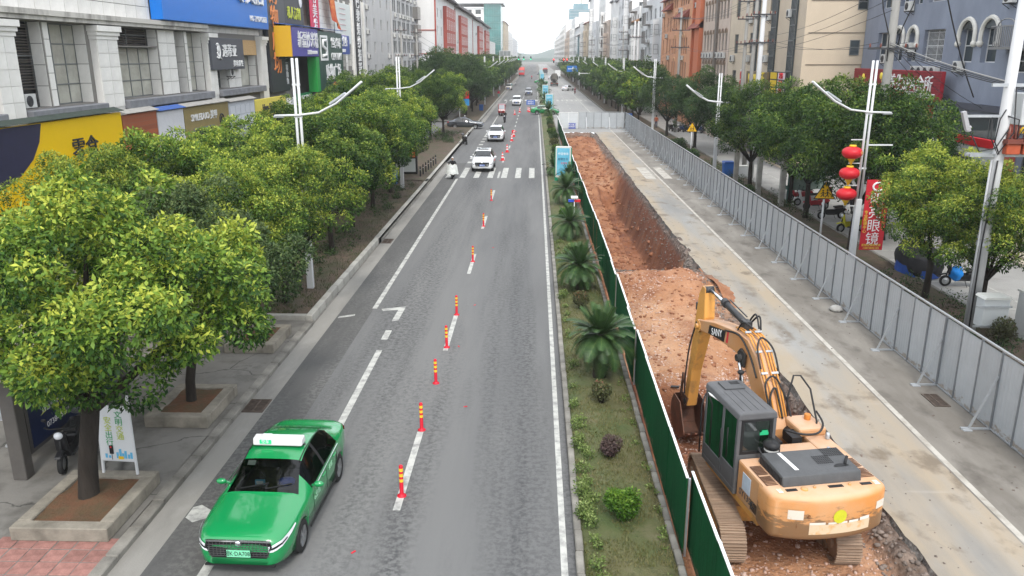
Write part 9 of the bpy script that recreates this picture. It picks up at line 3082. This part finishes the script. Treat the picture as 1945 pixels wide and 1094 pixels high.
# solar marker light and light boxes on the median
sl = thing('solar_warning_light', 'solar warning light with red and blue lamps on the median', 'warning light', (2.15,42.6,.2))
m = MB(); m.cyl((0,0,0),(0,0,1.55),.025, n=8); m.build('post', LAMPW, sl)
m = MB(); m.box(-.32,-.02,-.06,.06,1.55,1.68); m.build('blue_lamp', M('lamp_blue', (.03,.08,.5),.3), sl); m = MB(); m.box(.02,.32,-.06,.06,1.55,1.68); m.build('red_lamp', M('lamp_red', (.6,.02,.03),.3), sl)
m = MB(); m.obox((0,0,1.80),(.36,.3,.03),(R(14),0,0)); m.box(-.02,.02,-.02,.02,1.68,1.80); m.build('solar_panel', M('pale_meter_lid'), sl)
TURQ = M('turquoise_poster', (.05,.33,.50),.35, col2=(.22,.52,.66), vscale=.9)
def light_box(x, y, label, h=2.6, w=1.15, rz=0, words=True):
 r = thing('light_box', label, 'advert light box', (x, y, .2), rz, 'advert light boxes on the median')
 m = MB(); m.box(-w / 2, w / 2,-.12,.12,.3, h); m.build('case', M('light_box_frame', (.6,.6,.56),.4), r, bevel=.02, seg=1)
 m = MB(); m.box(-w / 2 - .05,-w / 2 - .002,-.14,.14,0, h - .1); m.box(w / 2 + .002, w / 2 + .05,-.14,.14,0, h - .1); m.box(-w / 2, w / 2,-.1,.1,0,.29); m.build('green_side', M('light_box_green', (.01,.22,.12),.5), r)
 m = MB(); m.box(-w / 2 + .1, w / 2 - .1,-.135,-.122,.45, h - .12); po = m.build('poster', TURQ, r)
 if words:
  text('lettering', '中国电信', .2,(0,-.14, h - .55),(1,0,0),(0,-1,0), PW, po, .003, world=False)
  text('lettering', '智慧生活', .19,(-.02,-.14, h - .95),(1,0,0),(0,-1,0), NAVY, po, .003, world=False)
  text('lettering', '全家享', .16,(.05,-.14, h - 1.25),(1,0,0),(0,-1,0), RED, po, .003, world=False)
 return r
light_box(2.15,60.2, 'turquoise advert light box standing among the cycads, nearest of the median row', rz=R(-8))
light_box(2.35,136, 'turquoise advert light box just beyond the hoarding corner', 3.0,1.3)
light_box(2.2,178, 'turquoise advert light box at the far zebra crossing', 3.0,1.3)
for k in range(5):
 light_box(2.2,262 + k * 16, 'tall far light box on the median, %s toward the traffic lights' % ordn[k],3.6,1.3, words=False)
# traffic light gantries, camera gantry and road sign far off
def gantry(x, y, dirx, length, label, z=6.3, lights=(), cam_=False):
 r = thing('signal_gantry', label, 'traffic light', (x, y, 0))
 m = MB(); m.cyl((0,0,0),(0,0, z + .3),.14,.10, n=10); m.build('mast', LAMPW, r)
 m = MB(); m.box(min(0, dirx * length), max(0, dirx * length),-.07,.07, z - .07, z + .07); m.build('arm', LAMPW, r)
 for (dx, c) in lights:
  m = MB(); m.box(dirx * dx - .25, dirx * dx + .25,-.16,.16, z - .5, z + .9); b = m.build('signal_head', BLACK, r)
  m = MB()
  m.lathe([(0,0),(.2,0),(.17,.08),(0,.12)], n=12)
  o = m.build('lit_lamp', M('red_signal', (.6,.02,.02),.4, emit=((1,.03,.03),4.0)) if c == 'r' else M('green_signal', (.02,.4,.2),.4, emit=((.03,1,.45),1.5)), b)
  o.location = (dirx * dx, -.165, z + .65 if c == 'r' else z - .2); o.rotation_euler = (R(90),0,0)
 if cam_:
  m = MB(); m.box(dirx * length - .1, dirx * length + .1,-.2,.2, z - .4, z + .25); m.build('camera_box', LAMPW, r)
 return r
gantry(13.6,300,-1,7.6, 'signal gantry showing red on the right-hand side far down the street', 7.2,((2.2, 'r'),(3.4, 'r'),(7.0, 'r')))
gantry(-10.6,330,1,9.0, 'signal gantry hanging dark heads over the far left road', 8.0,((4.0, 'g'),(6.0, 'g'),(8.8, 'g')))
gantry(13.8,178,-1,4.4, 'white camera gantry reaching over the right-hand road', 5.6,(), True)
r = thing('direction_sign', 'blue road direction sign over the far right kerb', 'road sign', (12.4,232,0))
m = MB(); m.cyl((0,0,0),(0,0,6.5),.1, n=10); m.build('post', LAMPW, r)
m = MB(); m.box(-3.6,-.2,-.06,.06,4.9,6.5); m.build('board', M('road_sign_blue', (.015,.14,.45),.4), r)
m = MB(); m.box(-3.3,-2.0,-.075,-.062,5.6,5.75); m.box(-1.7,-.6,-.075,-.062,5.6,5.75); m.box(-2.0,-1.8,-.075,-.062,5.1,6.2); m.build('arrow_print', PW, r)
r = thing('parapet_sign', 'white framed sign board on the far left trees line', 'sign', (-13.6,318,0))
m = MB(); m.cyl((0,0,0),(0,0,9),.12, n=8); m.box(-.1,4.2,-.06,.06,8.9,9.05); m.box(-.1,4.2,-.06,.06,10.9,11.05); m.box(-.1,.05,-.058,.058,9.05,10.9); m.box(4.05,4.2,-.058,.058,9.05,10.9); m.box(1.3,1.4,-.058,.058,9.05,10.9); m.box(2.7,2.8,-.058,.058,9.05,10.9); m.build('frame', LAMPW, r)
m = MB(); m.box(-.02,4.1,-.02,.02,9.1,10.85); m.build('panel', M('grey_panel', (.2,.22,.22),.5), r)
# green tarpaulin bulge where the taxi sits is left to the taxi; red umbrellas by shops
for (x, y, z_, lb) in ((20.5,70.5,2.4, 'red parasol half hidden behind the wide green tree'),):
 r = thing('parasol', lb, 'parasol', (x, y, .03))
 m = MB(); m.lathe([(0,3.0),(.6,2.85),(1.2,2.5),(1.25,2.4)], n=12); m.build('canopy', RED, r); m = MB(); m.cyl((0,0,0),(0,0,3.0),.025, n=6); m.build('pole', STEEL, r)
# -- air over the street
hz_box = MB()
hz_box.box(-3290,3290,-195,3290,-6,130)
hv = hz_box.build('haze', None, kind='stuff')
hv.data.materials.clear()
hm = bpy.data.materials.new('haze_air'); hm.use_nodes = True
_n = hm.node_tree.nodes; _n.remove(_n['Principled BSDF'])
pv = _n.new('ShaderNodeVolumePrincipled')
pv.inputs['Color'].default_value = (.975,.985,1.0,1)
pv.inputs['Density'].default_value = .0003
pv.inputs['Anisotropy'].default_value = .2
hm.node_tree.links.new(pv.outputs[0], _n['Material Output'].inputs['Volume'])
hv.data.materials.append(hm)
hv['label'] = 'pale haze in the air along the street'
